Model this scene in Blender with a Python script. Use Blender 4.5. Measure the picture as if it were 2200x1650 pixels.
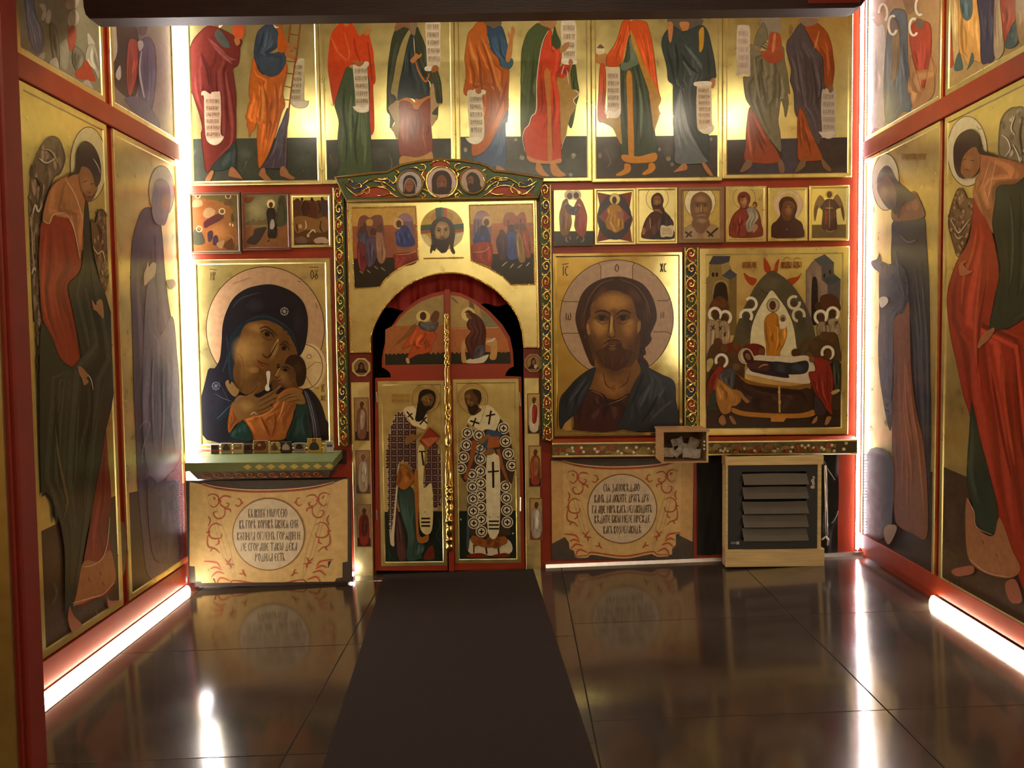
import bpy, bmesh, math, random
import numpy as np
from mathutils import Vector, Matrix
from mathutils.geometry import tessellate_polygon
for o in list(bpy.data.objects): bpy.data.objects.remove(o)
scene = bpy.context.scene
COL = scene.collection
random.seed(7)
# ---------------------------------------------------------------- camera
FOC, CX, CY = 1850.0, 1100.0, 825.0      # focal length in pixels of the 2200 x 1650 frame
CAMH = 1.5
_y = Vector((10.0, -98.0, FOC)).normalized()
_u = Vector((-0.0115, -1.0, 0.0)); _u = (_u - _u.dot(_y) * _y).normalized()
_x = _y.cross(_u)
CW = Matrix((_x, _y, _u))                 # camera frame (right, down, forward) -> world
CAM0 = Vector((0, 0, CAMH))
cam = bpy.data.cameras.new('camera'); camo = bpy.data.objects.new('camera', cam); COL.objects.link(camo)
_r = CW @ Vector((1, 0, 0)); _up = CW @ Vector((0, -1, 0)); _b = CW @ Vector((0, 0, -1))
camo.matrix_world = Matrix(((_r.x, _up.x, _b.x, 0), (_r.y, _up.y, _b.y, 0), (_r.z, _up.z, _b.z, CAMH), (0, 0, 0, 1)))
cam.sensor_fit = 'HORIZONTAL'; cam.sensor_width = 36.0; cam.lens = FOC / 2200.0 * 36.0
cam.clip_start = 0.05
scene.camera = camo
# ---------------------------------------------------------------- world and exposure
w = bpy.data.worlds.new('world'); scene.world = w; w.use_nodes = True
w.node_tree.nodes['Background'].inputs[0].default_value = (0.05, 0.035, 0.02, 1)
w.node_tree.nodes['Background'].inputs[1].default_value = 0.3
vs = scene.view_settings
vs.view_transform = 'Standard'; vs.look = 'None'; vs.gamma = 1.0; vs.exposure = 0.0
vs.use_curve_mapping = False
if hasattr(scene, 'cycles'):
    scene.cycles.max_bounces = 6; scene.cycles.diffuse_bounces = 3; scene.cycles.glossy_bounces = 4
# the place's lamps: LED strips (vertical in the corners, along the floor) and the nave lamps; their light is set here
LED_COOL = (1.0, 0.93, 0.95); LED_WARM = (1.0, 0.86, 0.62)
LED_V = 29.0; LED_D = 190.0; LED_F = 30.0; WINDOW = 9.0
LAMP = 160.0; BULB = 155.0; BULB_COL = (1.0, 0.86, 0.62)
# ---------------------------------------------------------------- measured layout (metres)
D = 5.56                                   # front wall
XL, XR = -2.13, 2.235                      # side walls
TILT = 0.03                                # floor is a little out of level
def floor_z(x): return TILT * x
def ray(px, py): return CW @ Vector((px - CX, py - CY, FOC))
def at_y(px, py, v):
    d = ray(px, py); return CAM0 + d * (v / d.y)
def at_x(px, py, v):
    d = ray(px, py); return CAM0 + d * (v / d.x)
# ---------------------------------------------------------------- materials
def lin(c): return c / 12.92 if c <= 0.04045 else ((c + 0.055) / 1.055) ** 2.4
def hx(s, g=1.0):
    return tuple(min(1, lin(int(s[i:i + 2], 16) / 255) * g) for i in (0, 2, 4))
MATS = {}
def mat(name, col, rough=0.5, metal=0.0, noise=0.15, nscale=12.0, bump=0.0, bscale=40.0, ior=1.5, rnoise=0.0, emit=None, estr=0.0, coat=0.0, alpha=None, attr=False, aniso=None):
    m = bpy.data.materials.new(name); m.use_nodes = True; nt = m.node_tree; N = nt.nodes; L = nt.links
    b = N['Principled BSDF']
    b.inputs['Roughness'].default_value = rough; b.inputs['Metallic'].default_value = metal
    b.inputs['IOR'].default_value = ior; b.inputs['Coat Weight'].default_value = coat
    b.inputs['Coat Roughness'].default_value = 0.12
    tc = N.new('ShaderNodeTexCoord')
    mp = N.new('ShaderNodeMapping'); L.new(tc.outputs['Object'], mp.inputs['Vector'])
    if aniso: mp.inputs['Scale'].default_value = aniso
    if attr:
        a = N.new('ShaderNodeAttribute'); a.attribute_name = 'paint'; src = a.outputs['Color']
    else:
        rgb = N.new('ShaderNodeRGB'); rgb.outputs[0].default_value = (*col, 1); src = rgb.outputs[0]
    if noise > 0:
        n = N.new('ShaderNodeTexNoise'); n.inputs['Scale'].default_value = nscale; n.inputs['Detail'].default_value = 5
        L.new(mp.outputs['Vector'], n.inputs['Vector'])
        mr = N.new('ShaderNodeMapRange'); mr.inputs['From Min'].default_value = 0.25; mr.inputs['From Max'].default_value = 0.75
        mr.inputs['To Min'].default_value = 1 - noise; mr.inputs['To Max'].default_value = 1 + noise
        L.new(n.outputs['Fac'], mr.inputs['Value'])
        mx = N.new('ShaderNodeMix'); mx.data_type = 'RGBA'; mx.blend_type = 'MULTIPLY'; mx.inputs['Factor'].default_value = 1
        L.new(src, mx.inputs['A']); L.new(mr.outputs['Result'], mx.inputs['B']); src = mx.outputs['Result']
        if rnoise > 0:
            m2 = N.new('ShaderNodeMapRange'); m2.inputs['From Min'].default_value = 0.25; m2.inputs['From Max'].default_value = 0.75
            m2.inputs['To Min'].default_value = max(0.03, rough - rnoise); m2.inputs['To Max'].default_value = rough + rnoise
            L.new(n.outputs['Fac'], m2.inputs['Value']); L.new(m2.outputs['Result'], b.inputs['Roughness'])
    L.new(src, b.inputs['Base Color'])
    if bump > 0:
        n2 = N.new('ShaderNodeTexNoise'); n2.inputs['Scale'].default_value = bscale; n2.inputs['Detail'].default_value = 3
        L.new(mp.outputs['Vector'], n2.inputs['Vector'])
        bp = N.new('ShaderNodeBump'); bp.inputs['Strength'].default_value = bump; bp.inputs['Distance'].default_value = 0.004
        L.new(n2.outputs['Fac'], bp.inputs['Height']); L.new(bp.outputs['Normal'], b.inputs['Normal'])
    if emit:
        b.inputs['Emission Color'].default_value = (*emit, 1); b.inputs['Emission Strength'].default_value = estr
    if alpha is not None:
        b.inputs['Alpha'].default_value = alpha
    MATS[name] = m
    return m
GOLDB = mat('burnished_gold', (0.82, 0.69, 0.27), 0.13, 0.95, 0.10, 14, 0.02, 18, rnoise=0.03)
GOLD = mat('gold_leaf', (0.83, 0.72, 0.30), 0.30, 0.92, 0.10, 14, 0.018, 25, rnoise=0.04)
GOLDM = mat('gold_frame', (0.82, 0.70, 0.30), 0.38, 0.92, 0.12, 20, 0.08, 60, rnoise=0.06)
GOLDP = mat('polished_gold', (0.85, 0.62, 0.18), 0.16, 1.0, 0.1, 20)
RED = mat('red_paint', hx('9c3519'), 0.38, 0, 0.18, 7, 0.05, 30)
REDD = mat('dark_red_paint', hx('7e2418'), 0.45, 0, 0.15, 10, 0.05, 30)
DARKWOOD = mat('dark_beam_wood', hx('2e1512'), 0.5, 0, 0.4, 6, 0.3, 20, aniso=(1, 8, 8))
PAINT = mat('tempera_paint', (0.5, 0.5, 0.5), 0.42, 0, 0.13, 30, 0.04, 60, attr=True)
VARN = mat('varnished_tempera', (0.5, 0.5, 0.5), 0.26, 0, 0.13, 30, 0.03, 40, attr=True)
TILE = mat('polished_tile', (0.075, 0.056, 0.043), 0.12, 0, 0.4, 2.2, 0.012, 8, ior=2.15, rnoise=0.03)
GROUT = mat('tile_joint', (0.012, 0.009, 0.007), 0.6)
CARPET = mat('carpet', hx('271a15'), 0.95, 0, 0.35, 120, 0.6, 300)
ALU = mat('aluminium', (0.75, 0.73, 0.72), 0.3, 1.0, 0.1, 30)
WOOD = mat('pale_wood', hx('d2b67c'), 0.5, 0, 0.22, 5, 0.1, 30, aniso=(1, 6, 12))
WOODB = mat('plywood', hx('b98f60'), 0.5, 0, 0.2, 5, 0.1, 30, aniso=(1, 6, 12))
PLASTER = mat('warm_plaster', hx('c9a468'), 0.6, 0, 0.15, 3)
CEIL = mat('ceiling_boards', hx('6b4a2c'), 0.6, 0, 0.25, 3, aniso=(1, 8, 1))
BLACK = mat('black_cloth', (0.012, 0.010, 0.009), 0.8, 0, 0.4, 8, 0.5, 12)
VOID = mat('dark_room', (0.01, 0.006, 0.005), 0.9)
CURTAIN = mat('red_curtain', hx('a82a1e'), 0.7, 0, 0.15, 30, 0.1, 200)
HEATER = mat('heater_black', (0.014, 0.013, 0.013), 0.6, 0, 0.1, 20)
LOUVRE = mat('louvre_grey', hx('67615a'), 0.55, 0, 0.06, 20)
GLASS = None
MLED_V = mat('led_light_cool', (0.9, 0.9, 0.9), 0.4, noise=0, emit=LED_COOL, estr=LED_V)
MLED_D = mat('led_diode_cool', (0.9, 0.9, 0.9), 0.4, noise=0, emit=LED_COOL, estr=LED_D)
MLED_F = mat('led_light_warm', (0.9, 0.9, 0.9), 0.4, noise=0, emit=LED_WARM, estr=LED_F)
STRIPW = mat('strip_tape', hx('d8c4cc'), 0.4, noise=0.05)
MBULB = mat('lamp_bulb', (0.9, 0.85, 0.7), 0.4, noise=0, emit=BULB_COL, estr=BULB)
MLAMP = mat('beam_lamp_bulb', (0.9, 0.85, 0.7), 0.4, noise=0, emit=BULB_COL, estr=LAMP)
MWIN = mat('lit_window_pane', (0.8, 0.8, 0.8), 0.3, noise=0, emit=(1.0, 0.95, 0.82), estr=WINDOW)
IRON = mat('black_iron', (0.02, 0.018, 0.016), 0.45, 0.6, 0.2, 30)
# ---------------------------------------------------------------- mesh helpers
def link(o, parent=None):
    COL.objects.link(o)
    if parent is not None: o.parent = parent
    return o
def mesh_obj(name, vs_, fs, m, parent=None, smooth=False, origin=None):
    me = bpy.data.meshes.new(name)
    if origin is not None: vs_ = [(v[0] - origin[0], v[1] - origin[1], v[2] - origin[2]) for v in vs_]
    me.from_pydata([tuple(v) for v in vs_], [], fs); me.update()
    me.materials.append(m)
    if smooth: me.polygons.foreach_set('use_smooth', [True] * len(me.polygons))
    o = bpy.data.objects.new(name, me); link(o, parent)
    if origin is not None: o.location = origin
    return o
class MB:
    def __init__(s): s.v = []; s.f = []
    def box(s, x0, x1, y0, y1, z0, z1):
        b = len(s.v)
        s.v += [(x, y, z) for x in (x0, x1) for y in (y0, y1) for z in (z0, z1)]
        s.f += [tuple(b + i for i in q) for q in ((0, 1, 3, 2), (4, 6, 7, 5), (0, 4, 5, 1), (2, 3, 7, 6), (0, 2, 6, 4), (1, 5, 7, 3))]
        return s
    def hexa(s, p):                       # 8 points: 4 of one face, 4 of the opposite, same order
        b = len(s.v); s.v += [tuple(q) for q in p]
        s.f += [tuple(b + i for i in q) for q in ((0, 1, 2, 3), (7, 6, 5, 4), (0, 4, 5, 1), (1, 5, 6, 2), (2, 6, 7, 3), (3, 7, 4, 0))]
        return s
    def bevel_box(s, x0, x1, y0, y1, z0, z1, c):   # box with chamfered front (y0) edge
        s.hexa([(x0, y1, z0), (x1, y1, z0), (x1, y1, z1), (x0, y1, z1), (x0, y0 + c, z0), (x1, y0 + c, z0), (x1, y0 + c, z1), (x0, y0 + c, z1)])
        s.hexa([(x0, y0 + c, z0), (x1, y0 + c, z0), (x1, y0 + c, z1), (x0, y0 + c, z1), (x0 + c, y0, z0 + c), (x1 - c, y0, z0 + c), (x1 - c, y0, z1 - c), (x0 + c, y0, z1 - c)])
        return s
    def tube(s, pts, r, n=6, close=False, rfun=None):
        b = len(s.v); pts = [Vector(p) for p in pts]; m = len(pts)
        prev = None
        for i, p in enumerate(pts):
            if close: t = pts[(i + 1) % m] - pts[i - 1]
            else: t = pts[min(i + 1, m - 1)] - pts[max(i - 1, 0)]
            t = t.normalized() if t.length > 1e-9 else Vector((0, 0, 1))
            a = prev if prev is not None else (Vector((0, 1, 0)) if abs(t.y) < 0.9 else Vector((1, 0, 0)))
            a = (a - a.dot(t) * t)
            a = a.normalized() if a.length > 1e-6 else Vector((1, 0, 0))
            prev = a; c = t.cross(a)
            rr = r * (rfun(i / max(1, m - 1)) if rfun else 1)
            for k in range(n):
                q = 2 * math.pi * k / n; s.v.append(tuple(p + a * (rr * math.cos(q)) + c * (rr * math.sin(q))))
        for i in range(m if close else m - 1):
            j = (i + 1) % m
            for k in range(n):
                s.f.append((b + i * n + k, b + i * n + (k + 1) % n, b + j * n + (k + 1) % n, b + j * n + k))
        if not close:
            s.f.append(tuple(b + k for k in range(n))[::-1]); s.f.append(tuple(b + (m - 1) * n + k for k in range(n)))
        return s
    def lathe(s, prof, cx, cy, n=16):     # prof: (r, z)
        b = len(s.v)
        for r, z in prof:
            for k in range(n):
                q = 2 * math.pi * k / n; s.v.append((cx + r * math.cos(q), cy + r * math.sin(q), z))
        for i in range(len(prof) - 1):
            for k in range(n):
                s.f.append((b + i * n + k, b + i * n + (k + 1) % n, b + (i + 1) * n + (k + 1) % n, b + (i + 1) * n + k))
        s.f.append(tuple(b + k for k in range(n))[::-1]); s.f.append(tuple(b + (len(prof) - 1) * n + k for k in range(n)))
        return s
    def prism(s, poly, fn, d0, d1):       # poly 2D list, fn(u,v,d)->3D
        b = len(s.v); n = len(poly)
        s.v += [tuple(fn(u, v, d0)) for u, v in poly] + [tuple(fn(u, v, d1)) for u, v in poly]
        for t in tessellate_polygon([[Vector((u, v, 0)) for u, v in poly]]):
            s.f.append(tuple(b + i for i in t)); s.f.append(tuple(b + n + i for i in reversed(t)))
        for i in range(n):
            j = (i + 1) % n; s.f.append((b + i, b + j, b + n + j, b + n + i))
        return s
    def build(s, name, m, parent=None, smooth=False, origin=None): return mesh_obj(name, s.v, s.f, m, parent, smooth, origin)
def tag(o, label, cat, group=None):
    o['label'] = label; o['category'] = cat
    if group: o['group'] = group
    return o
def thing(name, label, cat, loc=(0, 0, 0), group=None):
    o = bpy.data.objects.new(name, None); o.empty_display_size = 0.05; link(o); o.location = loc
    return tag(o, label, cat, group)
def keep(parent):
    """re-express children that were built in world coordinates relative to an Empty placed at its base"""
    for c in parent.children:
        c.location = c.location - parent.location
def struct(o): o['kind'] = 'structure'; return o
def spline(pts, closed, k=5):
    P = [np.array(p, float) for p in pts]; n = len(P); out = []
    rng = range(n) if closed else range(n - 1)
    for i in rng:
        if closed: p0, p1, p2, p3 = P[i - 1], P[i], P[(i + 1) % n], P[(i + 2) % n]
        else: p0, p1, p2, p3 = P[max(i - 1, 0)], P[i], P[i + 1], P[min(i + 2, n - 1)]
        for j in range(k):
            t = j / k
            out.append(0.5 * (2 * p1 + (p2 - p0) * t + (2 * p0 - 5 * p1 + 4 * p2 - p3) * t * t + (3 * p1 - p0 - 3 * p2 + p3) * t ** 3))
    if not closed: out.append(P[-1])
    return out
# ---------------------------------------------------------------- lettering (tall narrow book hand), strokes on a 6 x 10 grid
GL = {
 'А': '5.5;4,0 4,10;4,5 1,8 1,10 4,9', 'Б': '5;1,10 1,0 4,0;1,5 4,10 1,10', 'В': '5;1,0 1,10;4,0 1,5 4,10 1,10', 'Г': '4.5;1,10 1,0 4,0 4,1.5',
 'Д': '6.5;0.5,10 6,10;1.5,10 4,0 5,10', 'Е': '5;4.5,1 3,0 1,3 1,7 3,10 4.5,9;1,5 3.5,5', 'Ж': '7;3.5,0 3.5,10;0.5,0 3.5,5 6.5,0;0.5,10 3.5,5 6.5,10',
 'З': '5;1,1 4,0 2.5,4 4.5,6.5 1,11.5', 'И': '5.5;1,0 1,10;4.5,0 4.5,10;1,5 4.5,5', 'І': '2.5;1.2,0 1.2,10', 'К': '5;1,0 1,10;4,0 1,5 4,10',
 'Л': '5;0.8,10 3,0 4.2,10', 'М': '6.5;1,10 1,0 3.2,7 5.5,0 5.5,10', 'Н': '5.5;1,10 1,0 4.5,10 4.5,0', 'О': '5.5;2.7,0 1,3 1,7 2.7,10 4.5,7 4.5,3 2.7,0',
 'П': '5.5;1,10 1,0 4.5,0 4.5,10', 'Р': '5;1,10 1,0 3.5,0.6 4,2.5 1,4.5', 'С': '4.5;4,1 2.6,0 1,3 1,7 2.6,10 4,9', 'Т': '5.5;0.5,1.5 0.5,0 5,0 5,1.5;2.7,0 2.7,10',
 'У': '5.5;1,0 2.7,4 4.5,0;2.7,4 1,7.5 2.7,10 4.5,7.5 2.7,4', 'Х': '5.5;1,0 4.5,10;4.5,0 1,10', 'Ц': '6;1,0 1,10 5,10 5,12;4.3,0 4.3,10', 'Ш': '7;1,0 1,10 6,10 6,0;3.5,0 3.5,10',
 'Щ': '7;1,0 1,10 6,10 6,0;3.5,0 3.5,12', 'Ъ': '5.5;0.5,1 0.5,0 2,0 2,10 5,10 2,5', 'Ы': '7.5;1,0 1,10 3.8,10 1,5;6.5,0 6.5,10', 'Ь': '5;1,0 1,10 4.5,10 1,5',
 'Ѣ': '6;0.5,2 4.5,2;2,-1 2,10 5.5,10 2,5', 'Ю': '7;1,0 1,10;1,5 3,5;4.7,0 3,3 3,7 4.7,10 6.4,7 6.4,3 4.7,0', 'Ѧ': '6;0.5,10 3,0 5.5,10;1.8,6 4.2,6;3,6 3,10',
 'Я': '6.5;1,0 1,10;1,0 4,0;5.2,0 5.2,10;5.2,5 2.8,8 2.8,10 5.2,9', 'Ѡ': '7;1.5,0 0.8,5 1.5,9.5 3.5,9 3.5,3;3.5,9 5.5,9.5 6.2,5 5.5,0', 'Ѵ': '5;0.8,0 2.6,10 4.6,0', ' ': '2.5', '·': '2.5;1.2,5 1.3,5.6',
 'a': '6;5,4 5,10;5,5 3,4 1,6 1,8.5 3,10 5,9', 'B': '6;1,0 1,10 4,10 5,7.5 4,5 1,5;1,0 4,0 4.8,2.5 4,5', 'l': '2.6;1.3,0 1.3,10', 'u': '6;1,4 1,9 3,10 5,9;5,4 5,10',
}
def text_strokes(txt, x0, x1, y, h, ang=-0.0118, vertical=False):
    """polylines of a line of lettering fitted between x0 and x1 (top at y at x0, height h)"""
    ws = [float(GL[c].split(';')[0]) for c in txt]; tot = sum(ws); k = (x1 - x0) / tot; out = []; cur = 0
    for c, w_ in zip(txt, ws):
        for st in GL[c].split(';')[1:]:
            pl = []
            for q in st.split():
                a, b = map(float, q.split(','))
                u, v = (cur + a) * k, b / 10 * h
                pl.append((x0 + u, y + v + u * ang) if not vertical else (x0, y))
            out.append(pl)
        cur += w_
    return out
# ---------------------------------------------------------------- painting on a flat panel
PG = 0.98                                  # paint strength relative to the colours as photographed
class Canvas:
    STEP = 0.00006
    def __init__(s, axis, plane, clip, parent, varn=False):
        s.axis, s.plane, s.clip, s.parent = axis, plane, clip, parent
        s.m = VARN if varn else PAINT
        s.layer = 0; s.buf = None; s.cur = None; s.cloth = []
    def w(s, p, lay=None):
        lay = s.layer if lay is None else lay
        if s.axis == 'y': return at_y(p[0], p[1], s.plane - s.STEP * lay)
        if s.axis == '+x': return at_x(p[0], p[1], s.plane + s.STEP * lay)   # left wall, facing +x
        return at_x(p[0], p[1], s.plane - s.STEP * lay)                        # right wall
    def uv(s, P): return (P.x, P.z) if s.axis == 'y' else (P.y, P.z)
    def flush(s):
        if s.cur and s.cur[1]:
            name, V, Fc, Cc = s.cur
            o = mesh_obj(name, V, Fc, s.m, s.parent)
            a = o.data.color_attributes.new('paint', 'FLOAT_COLOR', 'POINT')
            a.data.foreach_set('color', np.array([(*c, 1) for c in Cc], 'f').ravel())
        s.cur = None
    def part(s, name): s.flush(); s.cur = [name, [], [], []]
    def clip_poly(s, W):
        """clip world points against the panel rectangle (u0,u1,v0,v1)"""
        u0, u1, v0, v1 = s.clip
        def cut(P, f):
            out = []
            for i in range(len(P)):
                a, b = P[i - 1], P[i]; fa, fb = f(a), f(b)
                if (fa >= 0) != (fb >= 0): out.append(a.lerp(b, fa / (fa - fb)))
                if fb >= 0: out.append(b)
            return out
        for f in (lambda q: s.uv(q)[0] - u0, lambda q: u1 - s.uv(q)[0], lambda q: s.uv(q)[1] - v0, lambda q: v1 - s.uv(q)[1]):
            W = cut(W, f)
            if len(W) < 3: return []
        return W
    def poly(s, pts, col, rec=True):
        s.layer += 1
        W = [s.w(p) for p in pts]
        if s.clip: W = s.clip_poly(W)
        if len(W) < 3: return
        if s.cur is None: s.part('painted_figure')
        _, V, Fc, Cc = s.cur; b = len(V)
        T = tessellate_polygon([[Vector((*s.uv(q), 0)) for q in W]])
        V += [tuple(q) for q in W]; Cc += [col] * len(W); Fc += [tuple(b + i for i in t) for t in T]
        if s.buf is not None: s.fill(pts, col)
    def strip(s, pts, wd, col, taper=True):
        s.layer += 1; n = len(pts)
        if n < 2: return
        P = [np.array(p, float) for p in pts]
        if s.cur is None: s.part('painted_line')
        _, V, Fc, Cc = s.cur
        quads = []
        for i in range(n):
            t = P[min(i + 1, n - 1)] - P[max(i - 1, 0)]; l = np.hypot(*t) or 1; nn = np.array((-t[1], t[0])) / l
            k = wd / 2 * ((0.25 + 0.75 * math.sin(math.pi * (0.08 + 0.84 * i / (n - 1)))) if taper else 1)
            quads.append((P[i] + nn * k, P[i] - nn * k))
        for i in range(n - 1):
            la, lb = s.layer + .8 * i / n, s.layer + .8 * (i + 1) / n
            W = [s.w(q, l_) for q, l_ in ((quads[i][0], la), (quads[i + 1][0], lb), (quads[i + 1][1], lb), (quads[i][1], la))]
            if s.clip: W = s.clip_poly(W)
            if len(W) < 3: continue
            b = len(V); V += [tuple(q) for q in W]; Cc += [col] * len(W); Fc.append(tuple(range(b, b + len(W))))
    def soft(s, pts, wd, col, base):
        """a stroke that melts into the cloth colour on both sides"""
        s.layer += 1; n = len(pts)
        if n < 3: return
        P = [np.array(p, float) for p in pts]; _, V, Fc, Cc = s.cur; b = len(V); ok = []
        for i in range(n):
            t = P[min(i + 1, n - 1)] - P[max(i - 1, 0)]; l = np.hypot(*t) or 1; nn = np.array((-t[1], t[0])) / l
            e = math.sin(math.pi * (0.02 + 0.96 * i / (n - 1))); k = wd * (0.25 + 0.75 * e)
            mid = tuple(base[j] + (col[j] - base[j]) * min(1, e * 1.6) for j in range(3))
            for o_, c in ((k, base), (k * .35, mid), (-k * .35, mid), (-k, base)):
                q = s.w(P[i] + nn * o_, s.layer + .8 * i / n); V.append(tuple(q)); Cc.append(c)
                u, v = s.uv(q); ok.append(not s.clip or (s.clip[0] <= u <= s.clip[1] and s.clip[2] <= v <= s.clip[3]))
        for i in range(n - 1):
            for j in range(3):
                f = (4 * i + j, 4 * i + j + 1, 4 * i + 5 + j, 4 * i + 4 + j)
                if all(ok[x] for x in f): Fc.append(tuple(b + x for x in f))
    def fill(s, pts, col):
        """remember the colour laid down, so that soft modelling can be blended over it"""
        P = np.array(pts, float); lo = np.maximum(np.floor(P.min(0)).astype(int), 0); hi = np.minimum(np.ceil(P.max(0)).astype(int) + 1, (2199, 1649))
        if (hi <= lo).any(): return
        gx, gy = np.meshgrid(np.arange(lo[0], hi[0]) + .5, np.arange(lo[1], hi[1]) + .5); ins = np.zeros(gx.shape, bool)
        for i in range(len(P)):
            a, b = P[i], P[i - 1]
            if a[1] != b[1]: ins ^= ((a[1] > gy) != (b[1] > gy)) & (gx < (b[0] - a[0]) * (gy - a[1]) / (b[1] - a[1]) + a[0])
        s.buf[lo[1]:hi[1], lo[0]:hi[0]][ins] = col
    def blob(s, cx, cy, rx, ry, col, al, rot=0.0):
        s.layer += 1; rings, seg = 7, 24
        pts = [(cx, cy)]; rr = [0]
        ca, sa = math.cos(math.radians(rot)), math.sin(math.radians(rot))
        for i in range(1, rings + 1):
            for k in range(seg):
                a = 2 * math.pi * k / seg; x, y = rx * i / rings * math.cos(a), ry * i / rings * math.sin(a)
                pts.append((cx + x * ca - y * sa, cy + x * sa + y * ca)); rr.append(i / rings)
        _, V, Fc, Cc = s.cur; b = len(V); cols = []
        for p, r in zip(pts, rr):
            u = s.buf[min(1649, max(0, int(p[1]))), min(2199, max(0, int(p[0])))]; k = al * (1 - r * r) ** 1.5
            cols.append(None if u[0] < 0 else tuple(float(u[j] + (col[j] - u[j]) * k) for j in range(3)))
        V += [tuple(s.w(p)) for p in pts]; Cc += [c or (0, 0, 0) for c in cols]
        def add(f):
            if all(cols[i] is not None for i in f): Fc.append(tuple(b + i for i in f))
        for k in range(seg): add((0, 1 + k, 1 + (k + 1) % seg))
        for i in range(1, rings):
            for k in range(seg):
                q = 1 + (i - 1) * seg; add((q + k, q + seg + k, q + seg + (k + 1) % seg, q + (k + 1) % seg))
        R = int(max(rx, ry)) + 1; x0, y0 = max(0, int(cx) - R), max(0, int(cy) - R)
        sub = s.buf[y0:int(cy) + R + 1, x0:int(cx) + R + 1]
        gx, gy = np.meshgrid(np.arange(x0, x0 + sub.shape[1]) + .5 - cx, np.arange(y0, y0 + sub.shape[0]) + .5 - cy)
        k = (al * np.maximum(0, 1 - ((ca * gx + sa * gy) / rx) ** 2 - ((-sa * gx + ca * gy) / ry) ** 2) ** 1.5 * (sub[..., 0] >= 0))[..., None]
        sub[:] = sub + (np.array(col) - sub) * k
    def cloth_at(s, line):
        """colour of the cloth the whole stroke lies on, if it lies on one"""
        for P, col in reversed(s.cloth):
            hit = 0
            for q in (line[0], line[len(line) // 2], line[-1]):
                c = False
                for i in range(len(P)):
                    u, v = P[i - 1], P[i]
                    if (u[1] > q[1]) != (v[1] > q[1]) and q[0] < u[0] + (v[0] - u[0]) * (q[1] - u[1]) / (v[1] - u[1]): c = not c
                hit += c
            if hit == 3: return col
            if hit: return None
        return None
    def folds(s, pts, col, n):
        P = np.array(pts); y0, y1 = P[:, 1].min(), P[:, 1].max(); H = y1 - y0
        wid = P[:, 0].max() - P[:, 0].min()
        for i in range(n):
            t = (i + 0.5 + random.uniform(-.25, .25)) / n; ph = random.uniform(0, 6)
            a, b = random.uniform(.06, .45), random.uniform(.6, .97)
            line = []
            for j in range(13):
                y = y0 + H * (a + (b - a) * j / 12); xs = []
                for k in range(len(P)):
                    p, q = P[k - 1], P[k]
                    if (p[1] > y) != (q[1] > y): xs.append(p[0] + (q[0] - p[0]) * (y - p[1]) / (q[1] - p[1]))
                xs.sort()
                if len(xs) < 2: line = []; continue
                g = max(((xs[k + 1] - xs[k], xs[k], xs[k + 1]) for k in range(0, len(xs) - 1, 2)))
                x = g[1] + g[0] * (0.08 + 0.84 * t) + math.sin(ph + j * .5) * g[0] * .03
                line.append((x, y))
            if len(line) > 3:
                k = random.choice((0.5, 0.6, 0.72, 1.3, 1.5, 1.75))
                c = tuple(min(1, v * k + (0.010 if k > 1 else 0)) for v in col)
                s.soft(line, max(1.6, wid / n * random.uniform(.28, .6)), c, col)
    def draw(s, spec):
        if s.buf is None and '\nB ' in spec: s.buf = np.full((1650, 2200, 3), -1, 'f')
        for ln in spec.strip().split('\n'):
            ln = ln.strip()
            if not ln: continue
            if ln[0] == '#': s.part(ln[1:].strip()); continue
            t = ln.split(); op = t[0]; col = hx(t[1], PG); a = t[2:]
            if op in 'EOBTW': a = ' '.join(a).replace(',', ' ').split()
            pt = lambda q: [tuple(map(float, z.split(','))) for z in q]
            if op == 'P': s.poly(pt(a), col)
            elif op == 'S': s.poly(spline(pt(a), True), col)
            elif op in 'CV':
                n = int(a[0]); pts = pt(a[1:]); pts = spline(pts, True) if op == 'C' else pts
                s.poly(pts, col); s.folds(pts, col, n); s.cloth.append((np.array(pts), col))
                s.strip(list(pts) + [pts[0]], 1.1, tuple(v * .45 for v in col), False)
            elif op == 'F':                # feathered wing: overlapping pale and dark plumes
                n = int(a[0]); pts = spline(pt(a[1:]), True); P = np.array(pts); s.poly(pts, col); s.cloth.append((P, col))
                x0, y0 = P.min(0); x1, y1 = P.max(0); g = np.array(P)
                for i in range(n):
                    for _ in range(12):
                        q = (random.uniform(x0, x1), y0 + (y1 - y0) * ((i + random.random()) / n))
                        L_ = random.uniform(.045, .085) * (y1 - y0); dx = random.uniform(-.25, .25) * L_
                        ln_ = [q, (q[0] + dx * .6, q[1] + L_ * .5), (q[0] + dx, q[1] + L_)]
                        if s.cloth_at(ln_) == col: break
                    else: continue
                    k = random.choice((.45, .6, 1.5, 1.9, 2.4)); s.soft(spline(ln_, False, 4), min(5.0, (x1 - x0) * .07), tuple(min(.8, v * k + (.03 if k > 1 else 0)) for v in col), col)
                s.strip(list(pts) + [pts[0]], 1.2, tuple(v * .4 for v in col), False)
            elif op == 'L':
                line = spline(pt(a[1:]), False); base = s.cloth_at(line) if float(a[0]) >= 3 else None
                if base is not None and sum(abs(base[j] - col[j]) for j in range(3)) < .35: s.soft(line, float(a[0]) * .95, col, base)
                else: s.strip(line, float(a[0]), col)
            elif op == 'K': s.strip(pt(a[1:]), float(a[0]), col, False)
            elif op == 'E':
                cx, cy, rx, ry = map(float, a[:4]); r = math.radians(float(a[4])) if len(a) > 4 else 0
                s.poly([(cx + rx * math.cos(q) * math.cos(r) - ry * math.sin(q) * math.sin(r), cy + rx * math.cos(q) * math.sin(r) + ry * math.sin(q) * math.cos(r)) for q in np.linspace(0, 2 * math.pi, 37)[:-1]], col)
            elif op == 'O':
                cx, cy, rx, ry, wd = map(float, a[:5])
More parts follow.
